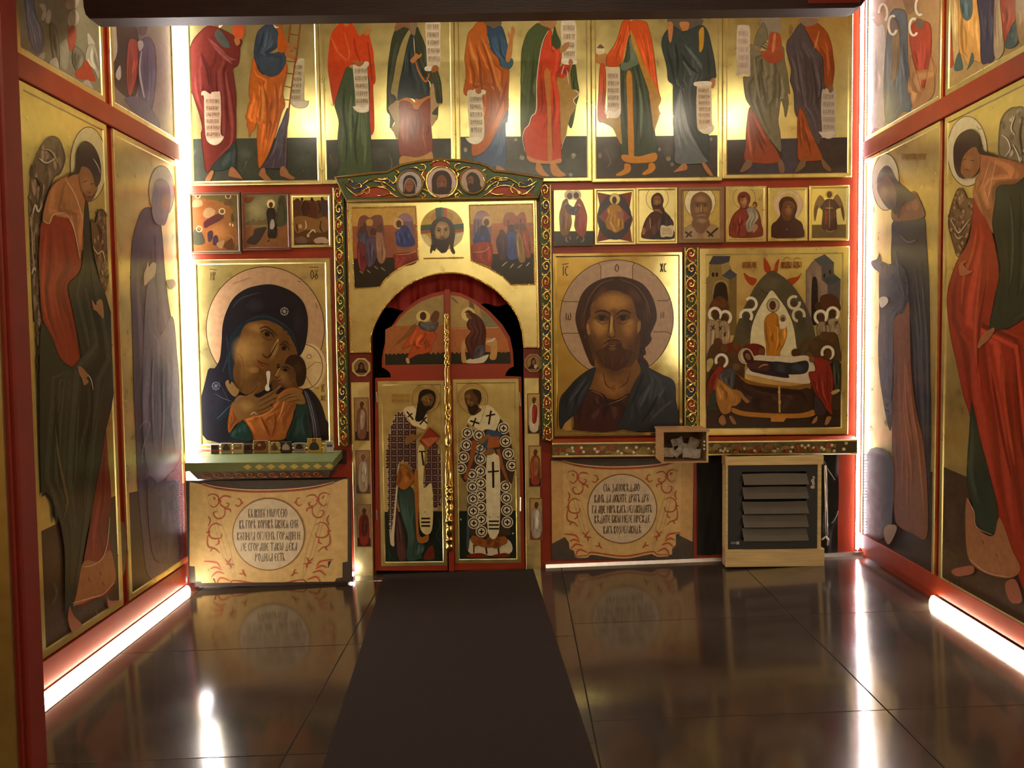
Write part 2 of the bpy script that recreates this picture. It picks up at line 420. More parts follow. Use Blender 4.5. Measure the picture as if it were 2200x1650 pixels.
                a0, a1 = (float(a[5]), float(a[6])) if len(a) > 6 else (0, 360)
                s.strip([(cx + rx * math.cos(math.radians(q)), cy + ry * math.sin(math.radians(q))) for q in np.linspace(a0, a1, 49)], wd, col, False)
            elif op == 'B':
                q = list(map(float, a)); s.blob(q[0], q[1], q[2], q[3], col, q[4], q[5] if len(q) > 5 else 0)
            elif op == 'T':
                x0, x1, y, h, wd = map(float, a[:5])
                for st in text_strokes(' '.join(a[5:]), x0, x1, y, h): s.layer -= 1; s.strip(st, wd, col, False)
            elif op == 'W': col = tuple(v * 1.5 for v in col)
            if op == 'W':                # illegible lettering rows on a small scroll: x0 x1 top bottom rows lean
                x0, x1, y0, y1, n, ln_ = map(float, a[:6])
                for r in range(int(n)):
                    ya = y0 + (y1 - y0) * r / n; yb = ya + (y1 - y0) / n * .62; sh = ln_ * (ya - y0)
                    x = x0 + sh
                    while x < x1 + sh:
                        s.layer -= 1
                        s.strip([(x, ya), (x + random.uniform(-.4, .4), yb)], 1.0, col, False)
                        if random.random() < .55:
                            s.layer -= 1; k = random.random(); s.strip([(x, ya + (yb - ya) * k), (x + 2.2, ya + (yb - ya) * random.random())], .8, col, False)
                        x += random.uniform(1.7, 2.7)
                    s.layer -= 1; s.strip([(x0 + sh, yb + 1.6), (x1 + sh, yb + 1.4)], .6, tuple(v * 1.25 for v in col), False)
        return s
def rect_px(x0, y0, x1, y1, Y):
    """upright rectangle on the plane y=Y whose edges pass through the middles of the pixel box"""
    xm, ym = (x0 + x1) / 2, (y0 + y1) / 2
    return (at_y(x0, ym, Y).x, at_y(x1, ym, Y).x, at_y(xm, y1, Y).z, at_y(xm, y0, Y).z)
def rect_side(x0, y0a, y1a, x1, y0b, y1b, X):
    """same on a side wall: near/far edge columns with their top and bottom pixels"""
    a = at_x(x0, (y0a + y1a) / 2, X).y; b = at_x(x1, (y0b + y1b) / 2, X).y
    return (min(a, b), max(a, b), (at_x(x0, y1a, X).z + at_x(x1, y1b, X).z) / 2, (at_x(x0, y0a, X).z + at_x(x1, y0b, X).z) / 2)
def board(parent, fn, u0, u1, v0, v1, t, brd, rec, m, name='board', mb=None):
    """icon board: slab with a raised border and a sunk field. fn(u,v,d) maps to 3D, d = distance out of the wall"""
    b = brd; s_ = rec * 1.2
    V = []; F = []
    def loop(a0, a1, c0, c1, d):
        i = len(V); V.extend(tuple(fn(u, v, d)) for u, v in ((a0, c0), (a1, c0), (a1, c1), (a0, c1))); return i
    c = min(0.004, t * .3)
    L = [loop(u0, u1, v0, v1, 0), loop(u0, u1, v0, v1, t - c), loop(u0 + c, u1 - c, v0 + c, v1 - c, t)]
    if b > 0:
        L += [loop(u0 + b, u1 - b, v0 + b, v1 - b, t), loop(u0 + b + s_, u1 - b - s_, v0 + b + s_, v1 - b - s_, t - rec)]
    for a, q in zip(L, L[1:]):
        for k in range(4): F.append((a + k, a + (k + 1) % 4, q + (k + 1) % 4, q + k))
    F.append(tuple(L[-1] + k for k in range(4))); F.append(tuple(L[0] + k for k in range(4))[::-1])
    return mesh_obj(name, V, F, m, parent)
def icon(name, label, px, brd, spec, t=0.028, rec=0.006, m=None, base=None, group=None, cat='icon', varn=True, Y=None):
    """a painted icon on the front wall; px = pixel box of the whole board"""
    Y = D if Y is None else Y
    u0, u1, v0, v1 = rect_px(*px, Y - t)
    o = thing(name, label, cat, ((u0 + u1) / 2, Y, v0), group)
    board(o, lambda u, v, d: (u, Y - d, v), u0, u1, v0, v1, t, brd, rec, m or GOLD)
    e = brd + rec * 1.2 if brd > 0 else 0.0
    c = Canvas('y', Y - t + (rec if brd > 0 else 0) - 0.0003, (u0 + e, u1 - e, v0 + e, v1 - e), o, varn)
    if base: c.part('painted_background'); q = [(px[0] - 9, px[1] - 9), (px[2] + 9, px[1] - 9), (px[2] + 9, px[3] + 9), (px[0] - 9, px[3] + 9)]; c.poly(q, hx(base, PG))
    c.draw(spec); c.flush(); keep(o)
    return o
# ================================================================ the setting
NZ = 4.25                                   # ceiling height
YC = 2.66                                   # where the side walls of the sanctuary bay end
# floor: slab with polished tiles set in it
fl = MB()
fl.hexa([(-3.6, -2.6, floor_z(-3.6) - .2), (3.6, -2.6, floor_z(3.6) - .2), (3.6, D + .05, floor_z(3.6) - .2), (-3.6, D + .05, floor_z(-3.6) - .2),
         (-3.6, -2.6, floor_z(-3.6) - .004), (3.6, -2.6, floor_z(3.6) - .004), (3.6, D + .05, floor_z(3.6) - .004), (-3.6, D + .05, floor_z(-3.6) - .004)])
floor = struct(fl.build('floor', GROUT))
tw, td, gap = 1.145, 1.145, 0.0035
def tile_mesh(w_, d_):
    b = 0.0015; V = []; F = []
    for (e, z) in ((0, -.0035), (0, -b), (b, 0)):
        V += [(e, e, z), (w_ - e, e, z), (w_ - e, d_ - e, z), (e, d_ - e, z)]
    for k in (0, 4):
        for i in range(4): F.append((k + i, k + (i + 1) % 4, k + 4 + (i + 1) % 4, k + 4 + i))
    F.append((8, 9, 10, 11))
    me = bpy.data.meshes.new('tile'); me.from_pydata(V, [], F); me.materials.append(TILE); return me
TM = {}
ang = math.atan(TILT)
xs = [-3.16, -2.015, -0.87, 0.275, 1.42, 2.565]
for i, x in enumerate(xs):
    y = (3.10 if x < 0.2 else 3.28) - 5 * td
    while y < D - .02:
        d_ = min(td, D + .02 - y); w_ = tw
        key = (round(w_, 3), round(d_, 3))
        if key not in TM: TM[key] = tile_mesh(w_ - gap, d_ - gap)
        o = bpy.data.objects.new('tile', TM[key]); link(o, floor)
        o.location = (x + gap / 2, y + gap / 2, floor_z(x + gap / 2)); o.rotation_euler = (0, -ang, 0)
        y += td
# front wall: red boards around the doorway
gx0, gx1 = at_y(803, 1000, D).x, at_y(1128, 1000, D).x          # doorway
gz1 = at_y(960, 580, D).z + .02
m = MB()
m.box(-3.6, gx0, D + .001, D + .06, -.2, NZ).box(gx1, 3.6, D + .001, D + .06, -.2, NZ).box(gx0, gx1, D + .001, D + .06, gz1, NZ)
struct(m.build('wall_front', RED))
# sanctuary behind the doorway
m = MB(); m.box(gx0 - .3, gx1 + .3, D + 1.2, D + 1.25, -.2, NZ).box(gx0 - .35, gx0 - .3, D + .06, D + 1.25, -.2, NZ).box(gx1 + .3, gx1 + .35, D + .06, D + 1.25, -.2, NZ).box(gx0 - .3, gx1 + .3, D + .05, D + 1.25, NZ - .02, NZ).box(gx0 - .3, gx1 + .3, D + .05, D + 1.25, -.2, -.06)
struct(m.build('wall_behind_doors', VOID))
PX0, PX1 = at_y(20, 1220, YC - .03).x, at_y(84, 1220, YC + .06).x
struct(MB().box(XL - .06, XL - .001, YC + .061, D, -.2, NZ).build('wall_left', RED))
struct(MB().box(XR + .001, XR + .06, YC + .061, D, -.2, NZ).build('wall_right', RED))
struct(MB().box(-3.5, PX0 + .02, YC, YC + .06, -.2, NZ).build('wall_left_return', PLASTER))
struct(MB().box(1.72, 3.5, YC, YC + .06, -.2, NZ).build('wall_right_return', PLASTER))
struct(MB().box(-3.56, -3.5, -2.55, YC + .02, -.2, NZ).build('wall_nave_left', PLASTER))
struct(MB().box(3.5, 3.56, -2.55, YC + .02, -.2, NZ).build('wall_nave_right', PLASTER))
struct(MB().box(-3.56, 3.56, -2.6, -2.54, -.2, NZ).build('wall_back', PLASTER))
struct(MB().box(-3.6, 3.6, -2.6, D + .06, NZ, NZ + .06).build('ceiling', CEIL))
# near post at the left, with a thin bead on its face, and the gilded board beside it
m = MB().bevel_box(PX0 + .0205, PX1, YC - .03, YC + .06, -.2, NZ, .006).bevel_box(PX0, PX0 + .0204, YC - .03, YC - .0005, -.2, NZ, .006)
post = struct(m.build('trim_1', REDD))
xb = at_y(36, 1220, YC - .03).x
struct(MB().bevel_box(xb - .008, xb + .003, YC - .04, YC - .03, -.12, NZ, .004).build('trim_2', REDD))
gb = MB().bevel_box(PX0 - .62, PX0 - .004, YC - .022, YC - .0005, .02, 3.2, .006)
o = gb.build('gilded_board', GOLD, origin=(PX0 - .3, YC, .02)); tag(o, 'gilded wall board left of the dark red post', 'panel')
# lit window in the back wall of the nave
wn = struct(MB().box(2.50, 2.56, -2.54, -2.50, 1.05, 2.95).box(2.84, 2.90, -2.54, -2.50, 1.05, 2.95).box(2.56, 2.84, -2.54, -2.50, 1.05, 1.11).box(2.56, 2.84, -2.54, -2.50, 2.89, 2.95).build('window_1', WOOD))
MB().box(2.56, 2.84, -2.538, -2.53, 1.11, 2.89).build('window_pane', MWIN, wn)
# ---- rails of the side walls
def side_rail(name, X, sgn, za, zb, t, y0, y1, m_=RED):
    x0, x1 = sorted((X, X + sgn * t)); return struct(MB().box(x0, x1, y0, y1, za, zb).build(name, m_))
lz0, lz1 = at_x(200, 249, XL + .03).z, at_x(200, 206, XL + .03).z
lz0, lz1 = min(lz0, lz1), max(lz0, lz1)
side_rail('trim_3', XL, 1, lz0, lz1, .035, YC + .061, D - .117)
rz0, rz1 = sorted((at_x(2016, 257, XR - .03).z, at_x(2016, 216, XR - .03).z))
side_rail('trim_4', XR, -1, rz0, rz1, .035, YC + .07, D - .03)
side_rail('trim_5', XL, 1, floor_z(XL) + .035, .10, .03, YC + .061, D - .2)
side_rail('trim_6', XR, -1, floor_z(XR) + .055, .215, .028, YC + .07, D - .02)
for nm, X, sg in (('trim_7', XL, 1), ('trim_8', XR, -1)):
    yd = at_x(258, 820, XL).y if sg > 0 else at_x(2016, 820, XR).y
    side_rail(nm, X, sg, .1, NZ, .012, yd - .03, yd + .03, RED)
# aluminium strip at the foot of the front wall
bx0, bx1 = at_y(1172, 1212, D).x, XR
bz = floor_z(1.2)
m = MB(); m.hexa([(bx0, D - .03, floor_z(bx0)), (bx1, D - .03, floor_z(bx1)), (bx1, D, floor_z(bx1)), (bx0, D, floor_z(bx0)),
                  (bx0, D - .022, floor_z(bx0) + .022), (bx1, D - .022, floor_z(bx1) + .022), (bx1, D, floor_z(bx1) + .022), (bx0, D, floor_z(bx0) + .022)])
struct(m.build('baseboard_front', ALU))
# ================================================================ LED strips
def led_vertical():
    # left corner: diffuser profile widened to imitate glare on the wall; parts: profile, diffuser
    z0, z1 = .28, NZ - .25
    o = thing('led_strip', 'glaring white light strip standing in the left corner', 'light strip', (XL + .02, D - .02, z0))
    MB().hexa([(XL + .001, D - .11, z0), (XL + .001, D - .001, z0), (XL + .05, D - .001, z0), (XL + .042, D - .030, z0),
               (XL + .001, D - .11, z1), (XL + .001, D - .001, z1), (XL + .05, D - .001, z1), (XL + .042, D - .030, z1)]).build('profile', STRIPW, o)
    m = MB(); n = 60
    m.v = []; prof = [(XL + .004, D - .112), (XL + .022, D - .104), (XL + .038, D - .070), (XL + .047, D - .030), (XL + .050, D - .004)]
    for z in (z0, z1): m.v += [(x, y, z) for x, y in prof]
    for k in range(4): m.f.append((k, k + 1, k + 6, k + 5))
    m.build('diffuser', MLED_V, o); keep(o)
    # right corner: bare tape with diodes
    z0, z1 = at_y(1848, 1180, D).z, NZ - .25; xc = at_y(1846, 700, D).x
    o = thing('led_strip', 'bare light strip with a row of bright diodes in the right corner', 'light strip', (xc, D, z0))
    MB().box(xc - .013, xc + .013, D - .003, D - .0005, z0, z1).build('tape', STRIPW, o)
    m = MB(); z = z0 + .008
    while z < z1:
        m.box(xc - .008, xc + .002, D - .008, D - .003, z, z + .008); z += .0200
    d = m.build('diodes', MLED_D, o); d['kind'] = 'stuff'
    MB().tube([(xc + .001, D - .003, z0), (xc + .002, D - .004, z0 - .03), (xc + .001, D - .004, floor_z(xc) + .03)], .004, 6).build('lead_wire', STRIPW, o)
    keep(o)
def led_floor(label, x, y0, y1, sgn, z, k=1.2):
    o = thing('led_strip', label, 'light strip', (x, y0, z))
    MB().box(x - .004, x + .004, y0, y1, z, z + .032 * k).build('profile', ALU, o)
    q = x + sgn * .0045
    m = MB(); prof = [(q, z + .032 * k), (q + sgn * .012, z + .03 * k), (q + sgn * .022, z + .016 * k), (q + sgn * .024, z + .001)]
    for y in (y0, y1): m.v += [(a, y, b) for a, b in prof]
    for k in range(3): m.f.append((k, k + 1, k + 5, k + 4))
    m.build('diffuser', MLED_F, o); keep(o)
led_vertical()
led_floor('warm white light strip along the floor under the left wall panels', XL + .036, YC + .07, D - .24, 1, floor_z(XL) + .001)
o = thing('led_strip', 'short white light strip lying on the floor behind the icon stand', 'light strip', (-1.5, D - .1, floor_z(-1.5)))
xa_, xb_ = XL + .07, at_y(760, 1245, D - .1).x
MB().hexa([(x, y, floor_z(x) + z) for z in (.001, .02) for x, y in ((xa_, D - .11), (xb_, D - .11), (xb_, D - .08), (xa_, D - .08))]).build('profile', ALU, o)
MB().hexa([(x, y, floor_z(x) + z) for z in (.021, .04) for x, y in ((xa_, D - .11), (xb_ + .002, D - .11), (xb_ + .002, D - .08), (xa_, D - .08))]).build('diffuser', MLED_V, o); keep(o)
ry1 = at_x(2022, 1290, XR).y
led_floor('warm white light strip along the floor under the right wall panels', XR - .036, YC + .07, ry1, -1, floor_z(XR) - .001, 1.5)
# ================================================================ nave chandelier (behind the camera, over its head)
ch = thing('ring_chandelier', 'ring chandelier with twelve warm bulbs hanging over the nave', 'chandelier', (0, 0.0, 3.1))
m = MB(); R_ = 0.85
m.tube([(R_ * math.cos(a), 0.0 + R_ * math.sin(a), 3.1) for a in np.linspace(0, 2 * math.pi, 49)[:-1]], .02, 6, True); m.build('ring', IRON, ch)
m = MB()
for k in range(3):
    a = 2 * math.pi * k / 3 + .3; m.tube([(R_ * math.cos(a), 0.0 + R_ * math.sin(a), 3.11), (0, 0.0, NZ - .02)], .006, 5)
m.build('chain', IRON, ch)
for k in range(12):
    a = 2 * math.pi * (k + .5) / 12; cx_, cy_ = R_ * math.cos(a), 0.0 + R_ * math.sin(a)
    b = MB().lathe([(.02, 3.11), (.022, 3.15), (.03, 3.155), (.012, 3.16)], cx_, cy_, 8).build('bulb_socket', IRON, ch)
    MB().lathe([(.012, 3.16), (.03, 3.185), (.042, 3.215), (.036, 3.25), (.015, 3.275)], cx_, cy_, 10).build('bulb', MBULB, ch, True)
keep(ch)
# ================================================================ carpet runner
c = [at_y(820, 1000, 1).x] and []
pts = [(-.705, 2.0), (.262, 2.0), (.10, 5.50), (-.875, 5.50)]
dx = .0485
pts = [(-.875 + .17 * (5.50 - y) / 2.55 + (0 if s_ == 0 else .965), y) for s_, y in ((0, 1.2), (1, 1.2), (1, 5.50), (0, 5.50))]
m = MB(); m.hexa([(x, y, floor_z(x) + .0005) for x, y in pts] + [(x, y, floor_z(x) + .008) for x, y in pts])
o = m.build('carpet_runner', CARPET, origin=(0, 3, 0)); tag(o, 'dark brown carpet runner leading to the double doors', 'carpet')
# ================================================================ beam hanging across the top
YB = 4.15
bz0 = at_y(1000, 47, YB + .11).z; x0, x1 = at_y(178, 20, YB).x, at_y(1868, 0, YB).x
prof = [(x0 + .03, bz0), (x1 - .07, bz0), (x1 - .035, bz0 + .012), (x1 - .012, bz0 + .05), (x1, bz0 + .20), (x0, bz0 + .20), (x0 + .004, bz0 + .055), (x0 + .012, bz0 + .02)]
o = thing('hanging_beam', 'dark wooden beam with rounded ends hung across the top', 'beam', (0, YB, bz0))
MB().prism(prof, lambda u, v, d: (u, YB + d, v), 0, .11).build('beam_body', DARKWOOD, o)
px_ = at_y(1735, 20, YB - .01).x
MB().prism([(px_, bz0 + .02), (x1 - .05, bz0 + .02), (x1 - .03, bz0 + .06), (x1 - .02, bz0 + .17), (px_, bz0 + .17)], lambda u, v, d: (u, YB + d, v), -.012, 0).build('end_plate', REDD, o)
for x in (-1.2, 1.1): MB().tube([(x, YB + .055, bz0 + .2), (x, YB + .055, NZ)], .01, 8).build('hanger_rod', IRON, o)
keep(o)
# lamps on the back of the beam, out of sight, that light the upper row
o = thing('lamp_rail', 'rail of seven bare bulbs behind the dark hanging beam', 'lamp', (0, YB + .26, bz0 + .1))
zb = bz0 + .19
MB().box(-1.75, 1.45, YB + .1105, YB + .28, zb, zb + .02).build('rail', IRON, o)
for px in (500, 690, 880, 1090, 1290, 1440, 1570):
    xb_ = (px - 1110) * .003 * 6.75 / 5.56
    MB().lathe([(.014, zb), (.016, zb - .03)], xb_, YB + .26, 8).build('bulb_socket', IRON, o)
    MB().lathe([(.012, zb - .03), (.028, zb - .045), (.034, zb - .07), (.026, zb - .095), (.010, zb - .11)], xb_, YB + .26, 12).build('bulb', MLAMP, o, True)
keep(o)
# ================================================================ upper row: five tall panels with standing figures
SK = 'a8693a'
UP = 'icon panels of the upper row'
TOPY = 12
icon('figure_panel', 'tall gold panel with maroon-robed figure and orange-blue figure with a ladder', (402, TOPY, 687, 397), .020, '''
# painted_ground
P 3f4438 380,299 700,295 700,400 380,400
L 5a5d50 3 520,320 530,340 525,360
L 55584c 3 640,330 655,350 650,370
L 565a4e 4 420,320 412,345
B 6a6c60 527,330 20,16 .35
B 5d6055 650,345 25,20 .35
# painted_figure
E e8d8b0 462,38 24,25
O 4a3a20 462,38 24,25 1
S 9a6236 448,30 470,30 470,55 466,66 452,66 444,52
C 6a2a22 9 447,56 430,68 415,86 408,106 405,140 405,165 407,184 416,209 428,245 434,270 434,280 432,292 438,343 443,370 455,360 470,340 490,322 506,304 507,230 507,204 502,165 500,148 511,140 515,123 516,103 520,88 510,80 499,75 485,67 469,60
L 8a4a44 6 445,80 470,105 490,125 508,128
L 8a4a44 5 455,95 480,120 500,138
L 4a1c18 5 430,110 445,150 450,190
S 4c5046 468,62 461,76 470,92 480,101 493,103 494,97 484,78
S c2542a 508,42 514,36 519,42 524,52 525,68 520,82 509,84 500,72 499,64 503,52
S a8693a 503,84 512,80 516,92 508,98
C 2e3a36 3 453,362 470,341 490,322 505,306 506,357 490,361 473,367
S a06a44 456,366 459,371 452,388 444,391 441,386 449,372
S a06a44 494,362 502,360 520,382 519,384 498,380 491,377
# scroll
S c9ab8c 433,198 440,195 452,202 455,198 466,197 473,200 475,240 474,286 481,294 474,306 462,312 449,307 442,293 439,250 438,208 433,205
S dcc4a4 448,302 460,298 473,296 479,296 472,306 462,311 450,307
W 5e4232 443 470 213 298 6 0.02
# painted_figure
E f0e2b8 594,38 20,22
S 9a6236 583,30 608,30 609,52 603,58 592,56 584,46
C 3e4a58 7 582,48 570,54 556,66 550,80 546,105 546,120 550,136 556,150 565,160 578,165 590,165 604,158 612,145 614,120 608,112 598,112 580,118 575,112 585,108 595,100 598,75 590,60
S b5571c 600,52 606,58 612,78 617,98 610,112 598,110 596,90 598,72
C c26622 9 544,122 541,140 538,160 535,185 535,205 537,216 533,228 530,243 527,252 531,260 530,268 534,280 536,295 541,285 548,276 551,262 553,270 552,300 553,325 556,360 565,352 577,330 588,300 600,260 606,240 612,225 608,200 613,172 617,150 615,135 608,148 598,160 584,165 570,164 556,152 549,134
L a04c12 5 555,170 570,205 575,240 572,300
L a04c12 4 590,170 596,210 594,250 580,300
L dc8a40 5 562,180 566,220 562,270
L dc8a40 4 604,180 600,215
S a8693a 612,112 620,100 632,93 634,96 630,106 622,112 634,122 634,130 626,126 615,122
C 48404a 5 618,232 621,245 618,270 615,280 616,356 600,362 570,362 561,360 580,330 596,290 610,250
S a06a44 562,362 569,362 572,374 584,388 575,391 560,380 556,374
S a06a44 603,360 612,358 622,374 634,382 626,386 610,380 602,376
# ladder
K 8a4c1c 3.2 625,44 619,92
K 8a4c1c 3.2 646,44 636,130 626,200 618,250
K 7a5a40 1.6 618,250 612,364
K 7a5a40 1.4 590,340 586,360
K 8a4c1c 3 626,48 645,49
K 8a4c1c 2 624,73 642,76
K 8a4c1c 2 634,103 638,105
K 8a4c1c 2 614,131 634,133
K 8a4c1c 2 613,157 630,159
K 8a4c1c 2 612,185 625,188
K 8a4c1c 2 610,214 621,215
# scroll
S cabd9c 640,128 652,126 654,134 653,205 657,216 664,216 660,228 648,233 632,230 624,222 622,210 628,180 632,150
S e0d6b8 628,220 640,218 655,218 661,219 658,228 648,232 634,230
W 6a563c 631 649 140 218 6 -0.06
K 8a4c1c 3 640,98 634,135 626,190 620,240
''', group=UP)
icon('figure_panel', 'tall gold panel with a red-cloaked woman in green beside a bearded elder', (688, TOPY, 977, 393), .022, '''
# painted_ground
P 42453c 680,301 990,297 990,420 680,420
B 62655c 815,330 25,20 .5
B 5d5f56 720,345 20,25 .4
B 62655c 965,320 15,18 .4
L 666a60 3 835,330 842,350 838,370
L 5c6058 3 708,330 715,352
# painted_figure
E efe0b4 742,36 22,26
S c9461c 722,58 728,48 730,30 756,30 758,50 764,62 772,76 780,72 786,66 792,72 797,90 802,110 804,135 807,165 806,178 802,185 803,215 804,242 804,280 796,290 793,262 780,140 770,140 752,140 745,160 735,180 725,200 720,218 716,228 714,215 710,190 705,155 704,135 706,110 709,84 714,68
C 4a5a3c 8 745,145 757,148 790,160 793,230 794,262 797,300 798,373 770,376 727,378 730,350 725,320 726,290 728,262 722,238 719,225 724,205 730,185 737,165
L d8622e 5 712,80 725,110 745,130
L d8622e 4 740,70 750,110 748,130
L a8340f 4 760,80 765,110 775,135
L a8340f 4 790,90 795,130 800,175
L 2e3c26 4 740,180 738,240 745,300 742,360
L 2e3c26 4 770,240 762,300 768,360
L 687a54 5 755,200 752,260 755,330
L 687a54 4 780,250 785,310 782,360
S b07848 739,44 748,46 749,55 744,57 739,54
S b57a40 781,72 784,62 788,60 790,66 796,56 797,62 793,72 788,76
S a8693a 756,130 764,130 778,133 780,138 774,142 766,140
# scroll
S ddd0b4 758,142 764,140 772,144 780,138 784,132 792,134 792,142 789,146 791,180 793,232 790,240 780,242 768,240 760,234 758,228 764,226 761,180
S efe6cf 760,230 770,228 782,232 791,226 790,238 780,242 768,240
W 6a563c 763 788 147 228 5 0.04
# painted_figure
C 39402e 8 852,56 848,66 842,85 838,110 834,140 832,180 831,225 832,240 838,248 838,275 845,265 850,250 853,215 846,200 850,160 860,110 875,75 884,64
C 39402e 5 896,58 902,70 910,88 916,110 920,140 938,150 945,175 950,210 949,222 942,226 940,252 934,258 928,245 926,180 918,170 902,140 893,110 890,80
S a09058 881,62 884,66 878,90 868,130 860,170 855,205 854,215 848,205 840,198 845,170 852,130 862,95 872,74
C 2e3a3c 7 884,70 890,76 894,112 905,145 916,170 922,180 923,212 905,212 895,218 888,212 872,210 855,216 858,180 866,140 874,100
S c87a38 855,218 870,210 882,212 891,220 893,212 902,214 915,208 924,206 924,214 910,222 902,234 894,240 886,232 880,222 868,218 858,224
C 8e4432 8 858,222 872,217 884,224 890,236 898,236 906,224 918,214 924,216 926,270 928,330 900,338 862,336 856,300 858,262
S c8964c 862,336 895,338 915,332 928,326 928,352 895,362 861,356
S a88c5a 834,232 844,222 855,218 858,260 856,290 852,300 846,285 840,276 848,264 842,250
S b89a6c 924,190 931,180 936,212 940,222 948,222 935,234 928,245 940,250 926,270 925,230
L c87a38 4 893,132 898,150 908,168 916,175 922,158
S 8c6240 855,44 880,40 892,48 890,60 888,72 884,74 878,62 868,58 856,64 848,66
S 8a7660 882,48 896,48 894,62 890,78 884,66
S b57a40 881,130 888,122 893,114 900,118 906,114 904,122 896,128 888,136
L c2b69c 2 889,80 891,115
# scroll
S dccdb4 916,44 944,44 946,80 946,142 940,142 932,146 928,152 914,152 912,146 917,142 915,90
S f0e8d4 913,144 924,142 929,146 927,152 914,152
W 6a563c 918 942 52 138 5 0.03
S a8693a 930,142 938,140 942,146 940,152 930,156 926,152
''', group=UP)
icon('figure_panel', 'tall gold panel with orange-mantled figure with blue tunic and green-cloaked king', (978, TOPY, 1270, 391), .022, '''
# painted_ground
P 464840 970,294 1280,292 1280,420 970,420
E 9a9880 1108,300 3,3
E 9a9880 1122,339 5,5
E 9a9880 1232,334 5,5
E 8a8874 1226,375 4,4
E 9a9880 1000,322 4,5
B 60625a 1100,330 20,20 .4
B 60625a 1230,350 20,20 .4
# painted_figure
S 6e5a44 1036,40 1074,40 1076,56 1066,64 1050,62 1040,54
C 2e4a64 6 1046,56 1060,62 1076,56 1084,72 1090,95 1092,110 1094,120 1102,130 1100,142 1090,150 1078,146 1072,128 1060,115 1052,95
S b57a40 1086,128 1089,110 1093,86 1091,76 1092,66 1096,74 1098,62 1101,56 1106,64 1104,78 1102,86 1101,106 1098,126 1092,134
S 3e6474 1076,120 1084,130 1094,134 1101,126 1102,136 1094,148 1082,148 1076,138
C b8601f 11 1026,48 1040,48 1046,60 1048,90 1058,112 1070,125 1076,142 1092,150 1094,160 1092,205 1092,235 1080,260 1060,300 1040,325 1017,335 1013,318 1016,300 1028,270 1034,230 1030,190 1020,190 1004,205 996,195 1001,166 1000,140 998,125 1001,100 1006,72 1016,60
L d8853c 6 1008,80 1014,110 1026,140 1030,170
L d8853c 6 1034,80 1050,120 1066,170 1078,200
L 8e4310 4 1030,78 1044,115 1060,170 1070,220
L 8e4310 4 1020,90 1030,130 1034,180 1042,230
L 8e4310 4 1090,170 1080,210 1062,260
C 3a567a 7 1091,236 1090,262 1086,270 1086,355 1060,358 1030,352 1016,342 1036,330 1056,306 1074,272
S b07848 1048,360 1056,358 1060,370 1050,372
S b07848 1066,358 1074,357 1086,368 1070,374
# scroll
S dfd3b8 1004,198 1010,193 1020,195 1026,200 1034,198 1034,193 1042,194 1044,200 1038,204 1036,210 1040,260 1040,292 1034,304 1022,310 1008,306 1000,296 1006,296 1009,288 1006,250 1004,215
S f2ead6 1002,297 1014,296 1026,294 1036,298 1030,306 1020,310 1008,306
W 5c4832 1010 1034 208 290 5 0.03
S a8693a 1022,190 1032,188 1034,198 1028,202 1022,198
# painted_figure
S a87c4c 1160,40 1194,40 1192,58 1180,62 1164,58
C 485630 8 1156,50 1165,56 1180,62 1172,78 1164,100 1158,140 1153,180 1152,235 1144,246 1140,262 1128,275 1124,300 1120,300 1118,250 1119,190 1120,120 1124,95 1132,72 1144,58
S 3c4a2a 1192,56 1197,72 1204,88 1204,100 1198,110 1188,112 1184,90 1188,70
C 45542e 4 1230,140 1236,140 1240,170 1244,200 1238,225 1232,260 1226,275 1218,250 1220,190
C c8431f 8 1179,64 1185,70 1186,110 1200,104 1206,120 1200,150 1194,160 1200,190 1204,230 1204,270 1206,335 1204,346 1180,350 1140,345 1130,330 1125,290 1128,275 1140,262 1145,246 1152,238 1154,190 1156,140 1164,105
C c8431f 3 1206,142 1214,136 1226,134 1222,158 1210,168 1196,166
S c47a3c 1169,156 1182,156 1184,240 1186,340 1177,340 1176,240
S b08a4a 1196,170 1210,168 1224,156 1228,190 1240,194 1244,202 1234,215 1238,228 1226,250 1220,270 1216,290 1206,310 1204,260 1202,210
L f0e2cc 1.8 1178,66 1166,90 1158,130 1153,180 1152,236 1142,250 1136,268 1126,280 1123,300 1128,325
L f0e2cc 1.8 1232,192 1244,202 1232,215 1240,228
L f0e2cc 1.6 1206,160 1212,140
L f0e2cc 1.4 1218,150 1222,180
L e8b890 1.4 1206,320 1212,300 1220,285
S c4843c 1152,352 1160,350 1170,368 1180,378 1166,378 1152,368
S c4843c 1182,352 1192,350 1204,366 1216,376 1202,380 1186,374
S cf8a52 1132,334 1150,342 1180,346 1204,340 1204,350 1180,352 1140,348
# scroll
S d8cab0 1206,46 1236,46 1238,130 1242,134 1238,138 1228,138 1214,138 1206,134 1208,112
W 6a563c 1211 1234 54 128 4 0.02
S f0e6d0 1206,128 1216,126 1228,128 1240,132 1236,138 1212,138
S a87848 1202,106 1208,98 1216,92 1222,90 1222,100 1214,110 1204,114
S a87848 1222,130 1226,126 1231,132 1230,138 1222,138
''', group=UP)
